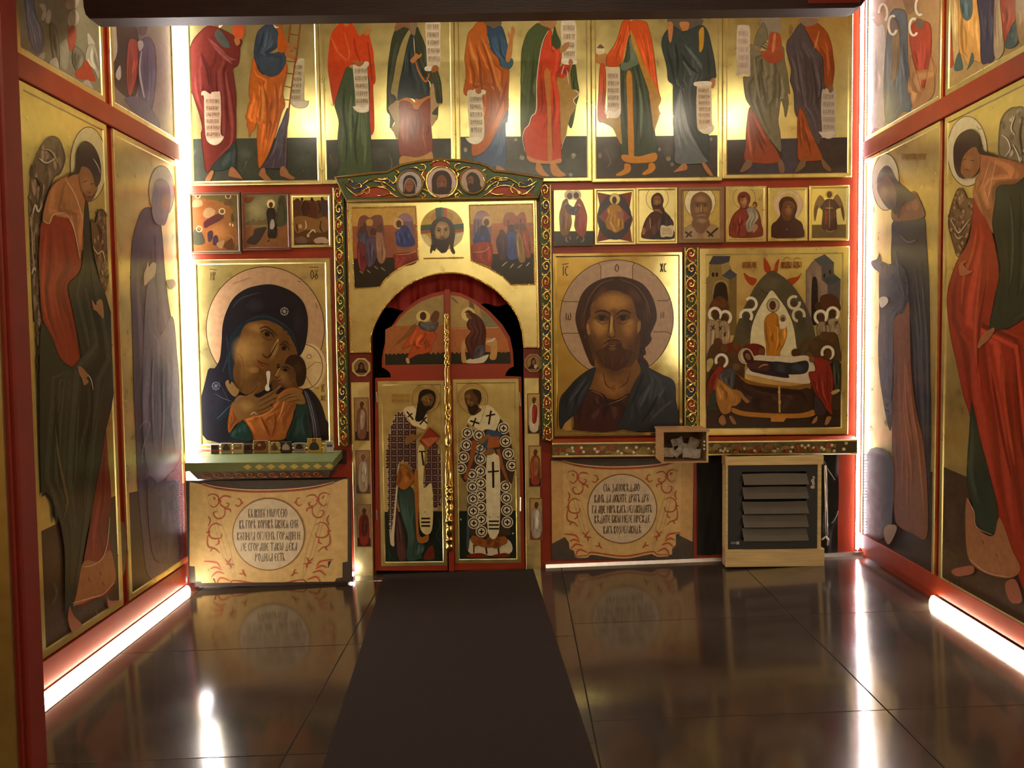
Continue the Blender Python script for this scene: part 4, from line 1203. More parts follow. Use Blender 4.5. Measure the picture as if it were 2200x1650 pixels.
icon('large_icon', 'large icon of a long-haired bearded man in a dark blue mantle over a maroon robe', (1188, 542, 1467, 937), .020, m=GOLDB, spec='''
# halo
E b99a7c 1325,684 122,126
O 3c2414 1325,684 122,126 1.6
P c4a68c 1289,604 1291,570 1325,562 1360,566 1358,604
K 4a2e1a 1.4 1285,565 1291,572 1291,604
K 4a2e1a 1.4 1363,565 1359,572 1359,602
K 4a2e1a 1.4 1205,645 1212,648 1250,648
K 4a2e1a 1.4 1206,718 1214,716 1244,716
K 4a2e1a 1.4 1440,640 1434,646 1412,646
K 4a2e1a 1.4 1441,718 1434,713 1404,713
# painted_hair
S 3c1d0e 1325,594 1350,597 1378,608 1396,628 1408,656 1411,684 1404,704 1398,718 1400,730 1392,742 1386,748 1388,760 1382,766 1390,776 1394,786 1388,790 1374,776 1366,760 1360,720 1350,680 1300,680 1276,720 1278,760 1279,786 1270,784 1262,768 1254,748 1248,730 1240,706 1236,684 1240,660 1250,632 1268,612 1296,598
B 6a3c1e 1288,634 26,13 .7 -45
B 6a3c1e 1364,634 26,13 .6 45
B 5e3418 1253,690 8,30 .6
B 62381c 1389,672 10,34 .6
L 2a1208 2.5 1325,598 1300,606 1276,634 1264,664 1258,700
L 2a1208 2.5 1325,598 1352,606 1376,634 1386,664 1388,700
L 7a4a26 2 1318,600 1290,610 1266,640 1254,680
L 7a4a26 2 1332,600 1362,612 1386,640 1398,680
L 7a4a26 2 1256,720 1264,750 1272,776
L 2a1208 2 1250,710 1262,744 1274,780
L 2a1208 2 1396,700 1384,720 1390,736
L 2a1208 2 1384,748 1374,752 1382,764
# painted_neck
S 5a3816 1266,715 1300,740 1340,740 1372,712 1372,770 1360,800 1290,806 1276,780 1268,745
S 7e5326 1280,770 1292,790 1350,790 1368,772 1378,794 1368,820 1352,846 1330,860 1308,866 1290,846 1268,838 1276,806
B a87438 1318,836 30,20 .8
B a87438 1296,815 16,30 .6
B 48280e 1318,795 44,20 .7
B 4a2a10 1318,834 8,10 .5
L 4a2a10 2.4 1296,800 1302,826 1316,836
L 4a2a10 2.4 1354,800 1346,822 1328,834
# painted_face
S 7a4f22 1322,624 1346,632 1362,654 1368,680 1374,690 1374,712 1366,724 1362,748 1352,772 1338,784 1318,790 1298,782 1284,764 1274,736 1268,716 1260,706 1262,690 1268,680 1270,656 1286,636 1304,626
B c08c44 1320,650 44,24 .9
B b58238 1318,640 26,12 .5
B bc8a42 1290,702 24,26 .85
B b4823c 1350,704 20,26 .8
B c4944c 1286,692 14,10 .6
B c4944c 1350,692 14,9 .6
B 4a280e 1272,730 14,30 .5
B 4a280e 1366,726 12,30 .5
B 54300f 1294,682 22,14 .65
B 54300f 1340,680 22,14 .65
B 5a3412 1319,668 12,8 .5
B b88a44 1315,700 7,34 .75
# painted_beard
B 4a280e 1284,748 16,22 .7
B 4a280e 1354,748 14,22 .7
S 462610 1280,756 1288,752 1296,748 1304,742 1310,736 1324,734 1332,738 1340,748 1350,752 1359,752 1354,770 1346,784 1334,793 1320,797 1304,790 1290,778
B 5a3416 1294,760 12,14 .6
B 5a3416 1348,762 10,14 .6
B 5a3212 1318,764 26,18 .5
B 8a5c2c 1316,749 12,6 .6
S 6a3c18 1296,738 1306,732 1318,730 1330,733 1336,740 1326,736 1316,736 1306,736
L 2e1408 3 1296,740 1304,734 1316,730 1330,733 1336,742
L 6e3c20 3.4 1304,735 1316,738 1328,736
L 4a2010 1.6 1302,734 1316,735 1330,734
L 8a5230 2.4 1308,741 1316,743 1324,741
L 6a4220 1.6 1292,764 1300,782
L 6a4220 1.6 1340,764 1334,784
L 6a4220 1.4 1316,770 1316,790
# painted_eyes
L 2a1408 3.6 1278,672 1288,668 1302,669 1312,676
L 2a1408 3.6 1324,676 1334,668 1346,668 1356,674
S 694722 1280,684 1290,678 1300,680 1306,687 1296,691 1286,690
S 694722 1326,686 1334,679 1344,679 1352,684 1342,690 1332,690
E 1c0e06 1293,683 6.5,5.6
E 1c0e06 1338,683 6.5,5.6
L 2a1408 2.6 1278,685 1288,678 1300,679 1308,687
L 2a1408 2.6 1324,686 1334,678 1345,678 1354,684
L 54300f 1.8 1282,690 1294,696 1306,692
L 54300f 1.8 1326,692 1338,696 1350,690
L d0a05a 4 1314,680 1313,700 1312,716
L 4a280e 2.6 1320,676 1319,700 1322,716
L 4a280e 2.6 1304,720 1309,724 1316,725 1322,721
L 3a1e0a 2 1308,676 1310,690 1306,716
S a87638 1260,700 1264,696 1268,712 1266,720 1262,716
S a87638 1370,694 1376,690 1376,706 1370,716
# painted_robe
C 42201c 6 1258,838 1270,838 1290,846 1300,852 1308,866 1330,858 1352,846 1356,870 1340,922 1228,922 1230,890 1240,860
L 1c0c0a 3 1266,838 1290,846 1298,852 1308,866 1330,858 1350,848
L a87c40 1.4 1270,840 1288,846 1297,854
L a87c40 1.4 1308,868 1330,860 1348,850
L 2a100e 2.4 1308,868 1300,880 1296,900
S b08c4c 1210,922 1218,900 1230,892 1230,922
K 4a3018 1.6 1229,890 1229,922
# painted_mantle
C 252a32 6 1278,789 1276,806 1268,830 1258,850 1246,876 1230,894 1214,908 1203,920 1203,860 1222,834 1246,808
C 2a2f38 10 1370,772 1380,780 1394,790 1420,804 1448,820 1452,860 1452,922 1334,922 1340,890 1350,856 1362,826 1374,806 1378,792
L 4a525c 6 1400,820 1386,850 1372,880
L 4a525c 6 1430,830 1410,860 1390,890
L 454c56 5 1446,860 1420,880 1396,905
L 15181d 5 1384,800 1372,830 1356,870
L 15181d 5 1414,850 1400,876 1376,910
L 414850 4 1262,808 1240,840 1220,868
# inscription
T 4a2e14 1208 1222 572 20 2 ІС
K 4a2e14 1.4 1208,568 1222,566
T 4a2e14 1418 1432 566 18 2 ХС
T 4a2e14 1320 1331 568 16 1.8 О
T 4a2e14 1214 1228 672 16 1.8 Ѡ
T 4a2e14 1418 1428 670 14 1.8 Н
''')
icon('large_icon', 'large crowded icon of a figure lying on a bier beneath a pointed grey arch', (1502, 531, 1824, 935), .040, '''
# painted_ground
P 33241a 1510,870 1815,868 1815,925 1510,925
P 4a3420 1510,780 1600,780 1600,880 1510,880
P 40301e 1740,780 1815,780 1815,880 1740,880
# building
V 8e7844 2 1517,600 1524,592 1524,570 1550,560 1568,570 1574,590 1582,594 1582,720 1516,720
P 44444c 1522,568 1532,550 1569,550 1567,562 1550,568
P a08c58 1550,568 1567,562 1569,585 1552,592
P 4a4c58 1551,592 1568,578 1584,590 1574,602 1566,600
S 2c2018 1534,626 1538,612 1548,606 1558,610 1562,622 1562,650 1534,650
E 2c2018 1532,590 3,5
E 2c2018 1540,590 3,5
P 7a6438 1566,602 1582,594 1582,720 1570,720
L b8a068 2 1531,632 1536,610 1548,603 1560,608 1565,624
# building
V 8a7466 2 1732,690 1732,582 1746,562 1752,560 1766,574 1766,600 1778,608 1780,660 1776,690
P 50545a 1748,558 1772,546 1792,564 1790,586 1766,572
P 5c5858 1766,574 1790,564 1792,588 1806,600 1804,660 1780,660 1778,612 1766,602
P 484c52 1768,600 1790,590 1806,600 1794,608 1780,612
S 2a1c18 1744,608 1749,594 1755,600 1757,620 1757,690 1744,690
E 2a1c18 1771,592 2.4,5
E 2a1c18 1783,585 2.4,5
# wings
S a8431c 1641,556 1648,560 1656,576 1656,584 1662,580 1666,566 1674,556 1672,572 1668,586 1644,584
S a8431c 1598,586 1610,594 1626,600 1620,612 1612,612 1602,600
S a8431c 1722,586 1714,594 1692,600 1702,612 1706,610 1716,600
# painted_arch
S 57503c 1655,582 1676,590 1700,610 1722,640 1740,676 1750,712 1752,745 1742,770 1580,770 1578,720 1590,680 1604,650 1626,610
B 6c6650 1655,610 30,20 .6
B 3e3a2c 1610,690 20,40 .6
B 3e3a2c 1722,690 16,40 .6
L 3c3828 2 1630,615 1645,630 1665,625
S e6dcb0 1658,624 1672,640 1690,666 1704,700 1710,740 1708,770 1614,770 1612,735 1616,700 1630,665 1645,640
# halo
O efe6cc 1613,653 12,13 6 -140 120
O efe6cc 1603,679 12,13 6 160 400
O d8cdb0 1706,650 12,13 6 -10 300
O d8cdb0 1716,677 12,13 6 100 380
E 4a4030 1611,656 6,7
E 4a4030 1604,682 6,7
E 4a4030 1705,653 6,7
E 4a4030 1715,679 6,7
# painted_figure
E b8ac8c 1661,656 15,16
O 7a7054 1661,656 13,14 1.6
E 5a3018 1660,656 7,10
C c07e26 7 1658,672 1664,672 1672,680 1674,700 1688,700 1690,720 1684,740 1676,756 1674,768 1650,768 1646,740 1642,710 1644,684
C c88a34 2 1674,702 1688,700 1690,722 1680,745 1674,730
E a08c6c 1682,684 7,8
E 6a4a2c 1682,686 4,5
S e8dcc0 1676,694 1686,692 1688,704 1676,706
# painted_crowd
S 5a3420 1524,660 1532,644 1546,636 1560,644 1566,662 1560,672 1528,672
E 6a3e20 1538,654 8,9
E 6a4020 1552,652 8,9
S 5a3020 1762,640 1775,632 1792,634 1802,646 1804,668 1764,668
E 5a3420 1772,648 8,9
E 5a3420 1788,646 8,9
E 4a3018 1758,658 8,9
O efe6d0 1536,675 12,13 6 60 400
O efe6d0 1558,682 12,13 6 -160 110
E 4a3420 1538,678 8,10
E 4a3420 1557,685 8,10
C a89070 5 1520,694 1534,688 1544,694 1546,730 1540,760 1518,760
C a89070 5 1546,696 1560,690 1568,706 1566,740 1550,745
K 3a2a24 2.4 1528,700 1536,708
K 3a2a24 2.4 1535,698 1529,710
K 3a2a24 2.4 1544,702 1550,708
K 3a2a24 2.4 1551,700 1545,710
K 3a2a24 2.4 1554,715 1560,722
K 3a2a24 2.4 1560,714 1554,723
O efe6d0 1763,681 12,13 6 60 400
O efe6d0 1789,674 12,13 6 -200 110
E 4a3420 1764,684 8,10
E 4a3420 1788,676 8,11
C a08a70 4 1758,696 1770,692 1774,716 1766,728 1756,716
C a89478 4 1776,692 1794,684 1804,700 1802,720 1780,722
K 3a2a24 2.4 1774,692 1780,698
K 3a2a24 2.4 1779,690 1775,699
K 3a2a24 2.4 1794,690 1800,696
K 3a2a24 2.4 1800,689 1795,698
S 503a22 1520,760 1530,740 1545,735 1560,742 1580,750 1598,762 1600,790 1580,800 1520,790
S 6e2a1a 1560,740 1580,736 1592,750 1584,760 1566,756
E 5a3a20 1542,736 9,10
E 6a4424 1556,748 8,9
E 6a4424 1582,742 8,9
E 5a3a20 1576,760 9,9
S 6e2418 1598,744 1620,738 1640,744 1644,756 1640,764 1622,764 1604,758
E 6e4828 1636,756 7,8
S 4e3a24 1756,722 1776,714 1796,716 1804,740 1804,780 1760,770 1740,760 1742,735
E 5a4024 1770,722 9,10
E 5a3c22 1786,726 9,10
E 5a4428 1738,732 9,10
E 5a4428 1728,746 9,10
E 5a4428 1752,742 8,9
E 4a3018 1710,758 10,9
E 6a4a28 1738,764 7,8
# bier
S 8a5a24 1577,796 1590,808 1612,818 1650,826 1700,830 1742,824 1742,830 1740,836 1700,840 1640,834 1600,820 1578,804
C 38201a 8 1577,805 1600,822 1640,835 1700,842 1740,836 1748,880 1742,890 1660,892 1574,884
S b87a2c 1574,876 1600,884 1660,888 1720,888 1750,880 1750,892 1720,898 1660,898 1600,894 1574,886
P c48834 1656,894 1672,890 1692,894 1684,906 1656,906
K c8a860 4 1674,830 1675,886
E c8a860 1674,842 3,4
E c8a860 1675,864 3,5
S dccbb0 1624,764 1650,764 1700,766 1732,764 1746,778 1752,796 1742,810 1738,824 1700,822 1660,816 1624,808 1606,804 1602,798 1616,780
S 2a2030 1604,778 1620,774 1650,776 1700,780 1734,776 1732,800 1696,802 1694,812 1660,808 1630,802 1612,796
C 262a36 3 1660,778 1700,780 1734,776 1732,800 1698,804 1668,800
S 4a2a24 1604,780 1616,776 1640,778 1654,784 1650,796 1620,794 1610,792
L b88c60 3 1630,790 1640,784 1650,784
E d0bc98 1602,765 16,17
O 8a7858 1602,765 13,14 1.6
S 3c2028 1596,758 1606,752 1616,764 1620,778 1608,782 1600,774
E 8a5a34 1607,766 5,8 -30
# painted_figure
O efe6d0 1550,775 12,13 6 150 430
E 5a3820 1549,780 7,9
C 8a2c1c 4 1540,790 1550,788 1556,800 1542,840 1530,850 1522,872 1518,862 1522,820
C 44464c 4 1548,802 1562,792 1574,790 1580,800 1576,830 1570,838 1556,828 1544,812
E 6a5034 1582,788 8,8
C a87434 6 1542,815 1560,826 1574,836 1586,840 1592,860 1580,872 1572,870 1570,884 1556,890 1546,880 1538,850
S 9a7040 1576,838 1590,840 1600,852 1610,862 1604,866 1592,854
S 2a3a34 1524,850 1536,838 1538,870 1522,880
S a06c48 1546,896 1554,892 1560,908 1552,914 1544,906
S a06c48 1566,896 1572,894 1582,910 1574,910
S b8a468 1518,776 1530,770 1532,782 1520,800
O e8dcc4 1778,758 12,13 6 150 430
E 5a3820 1779,762 8,9
C 8e2c20 7 1748,770 1764,768 1780,778 1788,800 1790,830 1786,870 1788,890 1776,880 1766,862 1752,846 1742,820 1738,800 1752,796
C 3a3e30 3 1790,776 1802,782 1804,830 1794,838 1790,806
S b89a70 1786,842 1800,836 1804,840 1790,848
S 3a2c34 1750,850 1764,862 1774,884 1760,892 1750,886
S a07050 1748,900 1756,894 1754,906 1744,910
S a07050 1776,896 1786,896 1780,910 1772,912
E 7a5434 1744,772 6,7
# inscription
T 7e3a12 1595 1627 563 13 1.6 УСПЕНІЕ
T 7e3a12 1679 1700 563 13 1.6 ПРѢСТЫ
T 7e3a12 1705 1722 562 13 1.6 БЦЫ
L 7e3a12 1.2 1682,560 1690,553 1700,557
L 7e3a12 1.2 1704,558 1712,554 1722,556
''')
# ================================================================ carved posts with gilded scrollwork
BLUEC, GREENC, REDC = hx('2c3a58'), hx('3f5a30'), hx('a03418')
CB = {k: mat('carved_' + k, c, .45, 0, .2, 30) for k, c in (('blue', BLUEC), ('green', GREENC), ('red', REDC))}
def scroll_mesh(r=.03, th=.0042):
    """S-scroll with a curl, a leaf and a bud, roughly 2r wide and 3r high, centred on 0"""
    m = MB()
    pts = []
    for k in range(22):
        a = math.radians(-60 + k * 24); q = r * (1 - k / 25)
        pts.append((q * .85 * math.cos(a) + r * .05, -.006 - .003 * math.sin(k / 21 * 3), q * math.sin(a) + r * .25))
    m.tube(pts, th, 5, rfun=lambda t: .55 + .75 * math.sin(math.pi * min(1, t * 1.1 + .05)))
    m.tube([(r * .5, -.006, -r * .6), (r * .1, -.009, -r * 1.0), (-r * .55, -.010, -r * 1.15), (-r * .8, -.006, -r * .85), (-r * .5, -.006, -r * .7)], th, 5, rfun=lambda t: 1.1 - .6 * t)
    m.tube([(-r * .3, -.004, r * .9), (-r * .75, -.009, r * .5), (-r * .8, -.007, r * .1)], th, 5, rfun=lambda t: 1.2 - .9 * t)
    m.tube([(r * .55, -.004, -r * .3), (r * .9, -.009, -r * .6), (r * .8, -.006, -r * 1.05)], th, 5, rfun=lambda t: 1.2 - .9 * t)
    m.tube([(0, -.004, r * .25), (r * .12, -.010, r * .28)], th * 1.4, 5)
    me = bpy.data.meshes.new('scroll_ornament'); me.from_pydata(m.v, [], m.f); me.materials.append(GOLDP)
    me.polygons.foreach_set('use_smooth', [True] * len(me.polygons)); return me
SCM = scroll_mesh()
def carved_post(label, xc0, xc1, ytop, ybot, n, rim, Yf):
    xm = (xc0 + xc1) / 2
    X0, X1 = at_y(xc0, (ytop + ybot) / 2, Yf).x, at_y(xc1, (ytop + ybot) / 2, Yf).x
    z0, z1 = at_y(xm, ybot, Yf).z, at_y(xm, ytop, Yf).z
    o = thing('carved_post', label, 'carved post', ((X0 + X1) / 2, D, z0), 'carved posts of the icon wall')
    MB().box(X0, X1, Yf, D - .0005, z0, z1).build('backing', CB['green'], o)
    w_ = X1 - X0
    for k in range(2):
        if rim[k]:
            xa = X0 if k == 0 else X1 - .008
            MB().bevel_box(xa, xa + .008, Yf - .016, Yf, z0, z1, .003).build('gilt_rim', GOLDM, o)
    h = (z1 - z0) / n; xc = (X0 + X1) / 2
    for i in range(n):
        zc = z1 - h * (i + .5); s_ = 1 if i % 2 else -1
        c = ('red', 'blue', 'red', 'green')[i % 4]
        MB().prism([(xc + s_ * w_ * .42 * math.cos(a) * .9 + s_ * w_ * .04, zc + h * .42 * math.sin(a)) for a in np.linspace(0, 2 * math.pi, 11)[:-1]], lambda u, v, d: (u, Yf - d, v), 0, .0025).build('painted_cell', CB[c], o)
        q = bpy.data.objects.new('scroll_ornament', SCM); link(q, o); q.location = (xc, Yf - .003, zc)
        q.scale = (s_ * w_ / .068, 1.0, h / .068)
    keep(o); return o
carved_post('carved post with gilded scrolls left of the gold arch', 722, 744, 404, 957, 17, (1, 0), D - .05)
carved_post('carved post with gilded scrolls right of the gold arch', 1162, 1186, 396, 946, 17, (0, 1), D - .05)
carved_post('carved post with gilded scrolls between two large icons', 1470, 1500, 532, 918, 12, (1, 1), D - .035)
# ================================================================ gold arch over the double doors
YP = D - .045                                # face of the arch panel
def rope(name, pix, Y, r, parent, closed=False, period=.013):
    """twisted gilded cord along a pixel path on the plane y=Y"""
    P = [at_y(a, b, Y) for a, b in pix]
    if closed: P.append(P[0].copy())
    seg = [(P[i + 1] - P[i]).length for i in range(len(P) - 1)]; L_ = sum(seg); n = int(L_ / period * 7) + 2
    cen = []; i = 0; acc = 0
    for k in range(n):
        d = L_ * k / (n - 1)
        while i < len(seg) - 1 and d > acc + seg[i]: acc += seg[i]; i += 1
        cen.append((P[i].lerp(P[i + 1], min(1, (d - acc) / max(1e-9, seg[i]))), (P[i + 1] - P[i]).normalized(), d))
    m = MB()
    for ph in (0, math.pi):
        pts = []
        for c, t, d in cen:
            nrm = Vector((0, -1, 0)); s_ = t.cross(nrm); a = 2 * math.pi * d / (period * 2) + ph
            pts.append(c + nrm * (r * .5 * math.sin(a)) + s_ * (r * .5 * math.cos(a)))
        m.tube(pts, r * .62, 5)
    return m.build(name, GOLDP, parent, True)
ARCH = [(796, 757), (796, 726), (805, 697), (823.6, 663.6), (850.8, 632), (886, 606), (924, 591.5), (959.5, 586), (991, 588), (1022, 598), (1060, 620), (1091, 649), (1112, 680), (1122.6, 714), (1125.7, 747)]
archs = [(796, 757)] + [tuple(p) for p in spline(ARCH[1:-1], False, 4)] + [(1125.7, 747)]
po = thing('gold_arch', 'gilded arched panel with painted scenes above the double doors', 'arch', (at_y(960, 600, YP).x, D, at_y(960, 757, YP).z))
outline = [(752, 758)] + archs + [(1159, 746), (1152, 425), (745, 433)]
uvp = [(at_y(a, b, YP).x, at_y(a, b, YP).z) for a, b in outline]
MB().prism(uvp, lambda u, v, d: (u, YP + d, v), 0, .043).build('panel', GOLD, po)
rope('arch_cord', archs, YP - .003, .0052, po)
rope('foot_cord', [(753, 757), (796, 757)], YP - .003, .0045, po)
rope('foot_cord', [(1126, 746), (1158, 746)], YP - .003, .0045, po)
rope('edge_cord', [(748, 436), (750, 600), (754, 756)], YP - .003, .0035, po)
rope('edge_cord', [(1149, 428), (1152, 600), (1155, 745)], YP - .003, .0035, po)
LS = [(754, 446), (893, 443), (899, 559), (870, 570), (845, 585), (826, 602), (816, 617), (761, 620)]
RS = [(1008, 441), (1144, 438), (1149, 611), (1098, 612), (1080, 594), (1050, 576), (1012, 560)]
cpx = Canvas('y', YP - .0004, None, po, True)
def within(spec, poly):
    """clip painting ops to the scene's outline by drawing the frame cord over it"""
    cpx.draw(spec)
within('''
# painted_scene
P a8742c 755,447 892,444 898,558 870,570 845,585 826,602 816,616 762,619
P cda24c 755,447 892,444 894,485 756,487
P a8603c 757,486 894,482 898,556 758,556
P 9a5a3e 800,500 850,498 852,550 800,552
P 2c2418 758,556 860,552 896,560 870,570 845,585 826,602 816,616 762,619
S 7e5048 768,490 772,468 784,462 794,468 806,462 820,464 824,484 822,510 770,512
S c89a48 788,472 800,472 800,484 788,484
S 5c3c34 781,482 786,482 786,510 780,510
S 5c3c34 816,482 820,482 820,508 815,508
S 7a5c6c 852,478 858,464 870,458 882,464 888,480 888,528 852,528
S 9a7480 854,474 864,460 878,460 886,474
E d8ae70 855,480 11,12
E 5a3420 857,481 6,8
C 303e80 6 862,486 874,486 884,505 890,526 856,528 852,510 850,500 860,494
C 8e3020 4 848,546 892,544 896,558 872,568 850,580 848,560
L e0a884 1.4 850,547 880,545 894,538
C 4c4658 4 772,495 784,492 790,505 788,540 774,545 770,520
C 7a3034 4 770,520 784,530 790,560 780,586 770,570 768,540
C 5c4c64 4 786,515 804,510 810,530 806,560 792,574 786,550
C a0745c 4 808,500 820,500 826,520 830,548 822,566 812,560 808,530
E 5a3a2c 778,494 7,8
E 5a3a2c 802,498 7,8
E 6a4432 815,492 7,8
L a08870 2 772,582 780,588
L a08870 2 788,580 796,586
L a08870 2 804,572 812,578
L a08870 2 818,574 828,582
# painted_scene
P a8742c 1009,442 1143,439 1148,610 1099,611 1081,593 1051,575 1013,560
P cda24c 1009,442 1143,439 1145,480 1011,484
P a8603c 1011,482 1145,478 1147,545 1012,548
P b87048 1056,480 1090,479 1090,545 1056,546
P 2c2418 1054,546 1147,544 1148,610 1099,611 1081,593 1055,577
S 7a5c6c 1017,478 1024,458 1036,453 1048,458 1054,476 1052,520 1017,522
S a07884 1020,470 1028,457 1044,456 1052,468
L 5a3c50 3 1027,470 1028,500
L 5a3c50 3 1019,472 1020,510
E d8ae70 1047,476 11,12
E 5a3420 1045,478 6,8
C 2c3c84 6 1030,490 1044,486 1050,500 1052,522 1020,524 1020,508
S 2c2440 1032,486 1042,486 1038,506 1032,500
C a03420 4 1016,526 1054,522 1056,570 1040,566 1014,556
L e0a884 1.4 1016,542 1040,540 1052,530
S a05840 1084,462 1094,456 1104,458 1110,464 1120,456 1128,460 1128,485 1084,486
S 5c3c34 1090,474 1094,474 1094,492 1090,492
S 5c3c34 1117,472 1120,472 1120,500 1117,500
C 503448 4 1072,504 1082,498 1088,510 1088,550 1076,560 1070,540 1066,520
C 3c549c 6 1090,498 1104,494 1112,510 1110,540 1112,555 1092,556 1090,530
C 9a7a48 4 1110,500 1122,506 1126,530 1128,560 1116,562 1110,535
C 9a4a34 4 1118,494 1130,490 1138,515 1140,550 1130,552 1124,520
E 4a2e22 1099,490 7,8
E 6a4432 1110,486 6,7
E 6a4432 1124,488 6,8
E 5a3a2c 1078,500 6,7
L c8b8a8 2 1078,572 1090,562
L c8b8a8 2 1096,576 1104,566
L c8b8a8 2 1112,576 1122,568
L c8b8a8 2 1130,572 1138,564
''', None)
cpx.flush()
rope('scene_cord', LS, YP - .004, .0045, po, True)
rope('scene_cord', RS, YP - .004, .0045, po, True)
# central square with a bearded face on a cross-barred disc
sq = [(907, 455), (994, 452), (997, 554), (910, 556)]
q = [(at_y(a, b, YP).x, at_y(a, b, YP).z) for a, b in sq]
MB().prism(q, lambda u, v, d: (u, YP - .006 + d, v), 0, .0055).build('face_plaque', GOLD, po)
cf = Canvas('y', YP - .0064, None, po, True)
cf.draw('''
# painted_face
E c8a038 950,492 47,46
E b8862c 950,468 24,16
S e6d69a 990,500 995,496 992,515 978,528 972,520 976,505
S e6d69a 906,504 918,506 926,520 922,530 912,520
P 2c4a2c 935,447 950,445 950,480 938,482
P 5a6064 948,446 953,446 953,470 948,470
P b8502c 953,446 960,447 960,480 952,478
P 2c5034 904,484 926,482 926,494 904,496
P a8482c 904,496 926,494 926,500 904,503
P 2c5034 974,482 996,480 996,492 975,494
P a8482c 975,494 996,492 996,498 975,500
S 2e1c10 950,466 964,470 974,482 978,500 976,518 974,530 978,542 974,546 968,538 966,525 960,540 950,544 944,540 938,532 934,540 930,538 926,545 924,536 928,524 926,505 924,490 932,474
S 9a7444 950,476 962,482 966,498 962,514 956,524 950,527 943,522 937,512 934,496 940,480
B c8a068 950,488 12,8 .7
B c09860 941,504 6,8 .7
B b89058 958,503 6,8 .6
S 2a180c 936,512 942,514 950,510 958,513 964,508 964,522 960,536 952,542 942,538 936,526
L 2a180c 2 938,492 944,490 948,493
L 2a180c 2 953,492 958,490 963,491
E 1a0e06 943,495 2.6,2.4
E 1a0e06 958,494 2.6,2.4
L d8b478 2 950,494 950,506
L 2a180c 1.6 946,508 950,509 954,507
L a0643c 2 946,514 952,514
L 2a180c 3 930,520 926,535 925,544
L 2a180c 3 972,520 970,535 975,544
''')
cf.flush()
rope('plaque_cord', [(910, 555), (996, 553)], YP - .009, .0042, po)
keep(po)
# carved crest on top of the arch
CR = [(721, 381), (760, 377), (800, 372), (832, 370), (846, 362), (864, 354), (900, 347), (945, 342), (990, 345), (1030, 351), (1048, 357), (1060, 367), (1100, 371), (1168, 382), (1156, 424), (745, 431)]
YK = D - .080
co = thing('carved_crest', 'carved and gilded crest with three round portraits above the gold arch', 'carving', (at_y(945, 400, YK).x, D, at_y(945, 428, YK).z))
uvp = [(at_y(a, b, YK).x, at_y(a, b, YK).z) for a, b in CR]
MB().prism(uvp, lambda u, v, d: (u, YK + d, v), 0, .028).build('backing', CB['green'], co)
BR = mat('bronze_paint', hx('8a6a34'), .4, .4, .2, 30)
m = MB(); m.tube([at_y(a, b, YK - .004) for a, b in CR], .0085, 6, True); m.build('edge_moulding', BR, co, True)
def cell(pts, c):
    MB().prism([(at_y(a, b, YK).x, at_y(a, b, YK).z) for a, b in pts], lambda u, v, d: (u, YK - d, v), 0, .003).build('painted_cell', CB[c], co)
cell([(752, 425), (770, 412), (800, 404), (830, 404), (850, 418), (850, 424)], 'red')
cell([(1040, 420), (1056, 404), (1090, 400), (1130, 408), (1150, 420), (1080, 422)], 'red')
cell([(742, 396), (760, 392), (788, 392), (792, 402), (770, 414), (750, 410)], 'blue')
cell([(1102, 392), (1140, 390), (1152, 396), (1146, 408), (1120, 406), (1104, 400)], 'blue')
cell([(800, 384), (836, 380), (846, 396), (836, 402), (812, 396)], 'blue')
cell([(1062, 382), (1094, 384), (1092, 396), (1068, 402), (1056, 396)], 'blue')
cell([(858, 366), (880, 358), (902, 360), (896, 372), (872, 372)], 'blue')
cell([(996, 356), (1024, 356), (1036, 366), (1020, 370), (1000, 366)], 'blue')
cell([(926, 352), (948, 346), (968, 352), (962, 360), (932, 360)], 'red')
cell([(904, 372), (916, 368), (914, 384), (906, 386)], 'red')
cell([(980, 368), (990, 374), (988, 386), (980, 384)], 'red')
def curl(pts, th=.0058):
    m = MB(); P = [at_y(a, b, YK - .007) for a, b in spline(pts, False, 4)]
    m.tube(P, th, 5, rfun=lambda t: .45 + .85 * math.sin(math.pi * min(1, .12 + t * .88)))
    m.build('gilded_scroll', GOLDP, co, True)
half = [[(736, 390), (748, 398), (762, 404), (776, 402), (774, 394), (764, 398)], [(758, 392), (752, 386), (746, 394)], [(742, 400), (756, 414), (768, 420), (780, 414), (776, 408)],
        [(770, 418), (790, 404), (810, 400), (830, 406), (844, 418), (858, 424)], [(800, 388), (820, 390), (838, 400), (850, 412)], [(776, 398), (792, 388), (806, 384), (822, 386), (836, 384)],
        [(810, 384), (826, 382), (838, 388), (834, 394)], [(846, 376), (852, 384), (846, 394), (840, 388)], [(846, 364), (856, 370), (850, 378)], [(880, 360), (894, 360), (906, 366), (916, 362)], [(902, 352), (912, 354), (914, 362), (906, 364)],
        [(912, 366), (906, 376), (912, 386), (908, 396)], [(924, 354), (934, 346), (945, 346)], [(896, 420), (908, 408), (920, 410), (930, 418), (945, 422)], [(806, 418), (824, 420), (840, 416), (850, 422)], [(906, 414), (914, 420), (908, 424), (902, 418)],
        [(786, 396), (794, 406), (790, 416), (782, 412)], [(820, 392), (824, 400), (832, 400)]]
for h_ in half:
    curl(h_); curl([(1891 - a, b - .0105 * (1891 - 2 * a) * 0 + (.012 * (a - 945.5) * 1.0)) for a, b in h_])
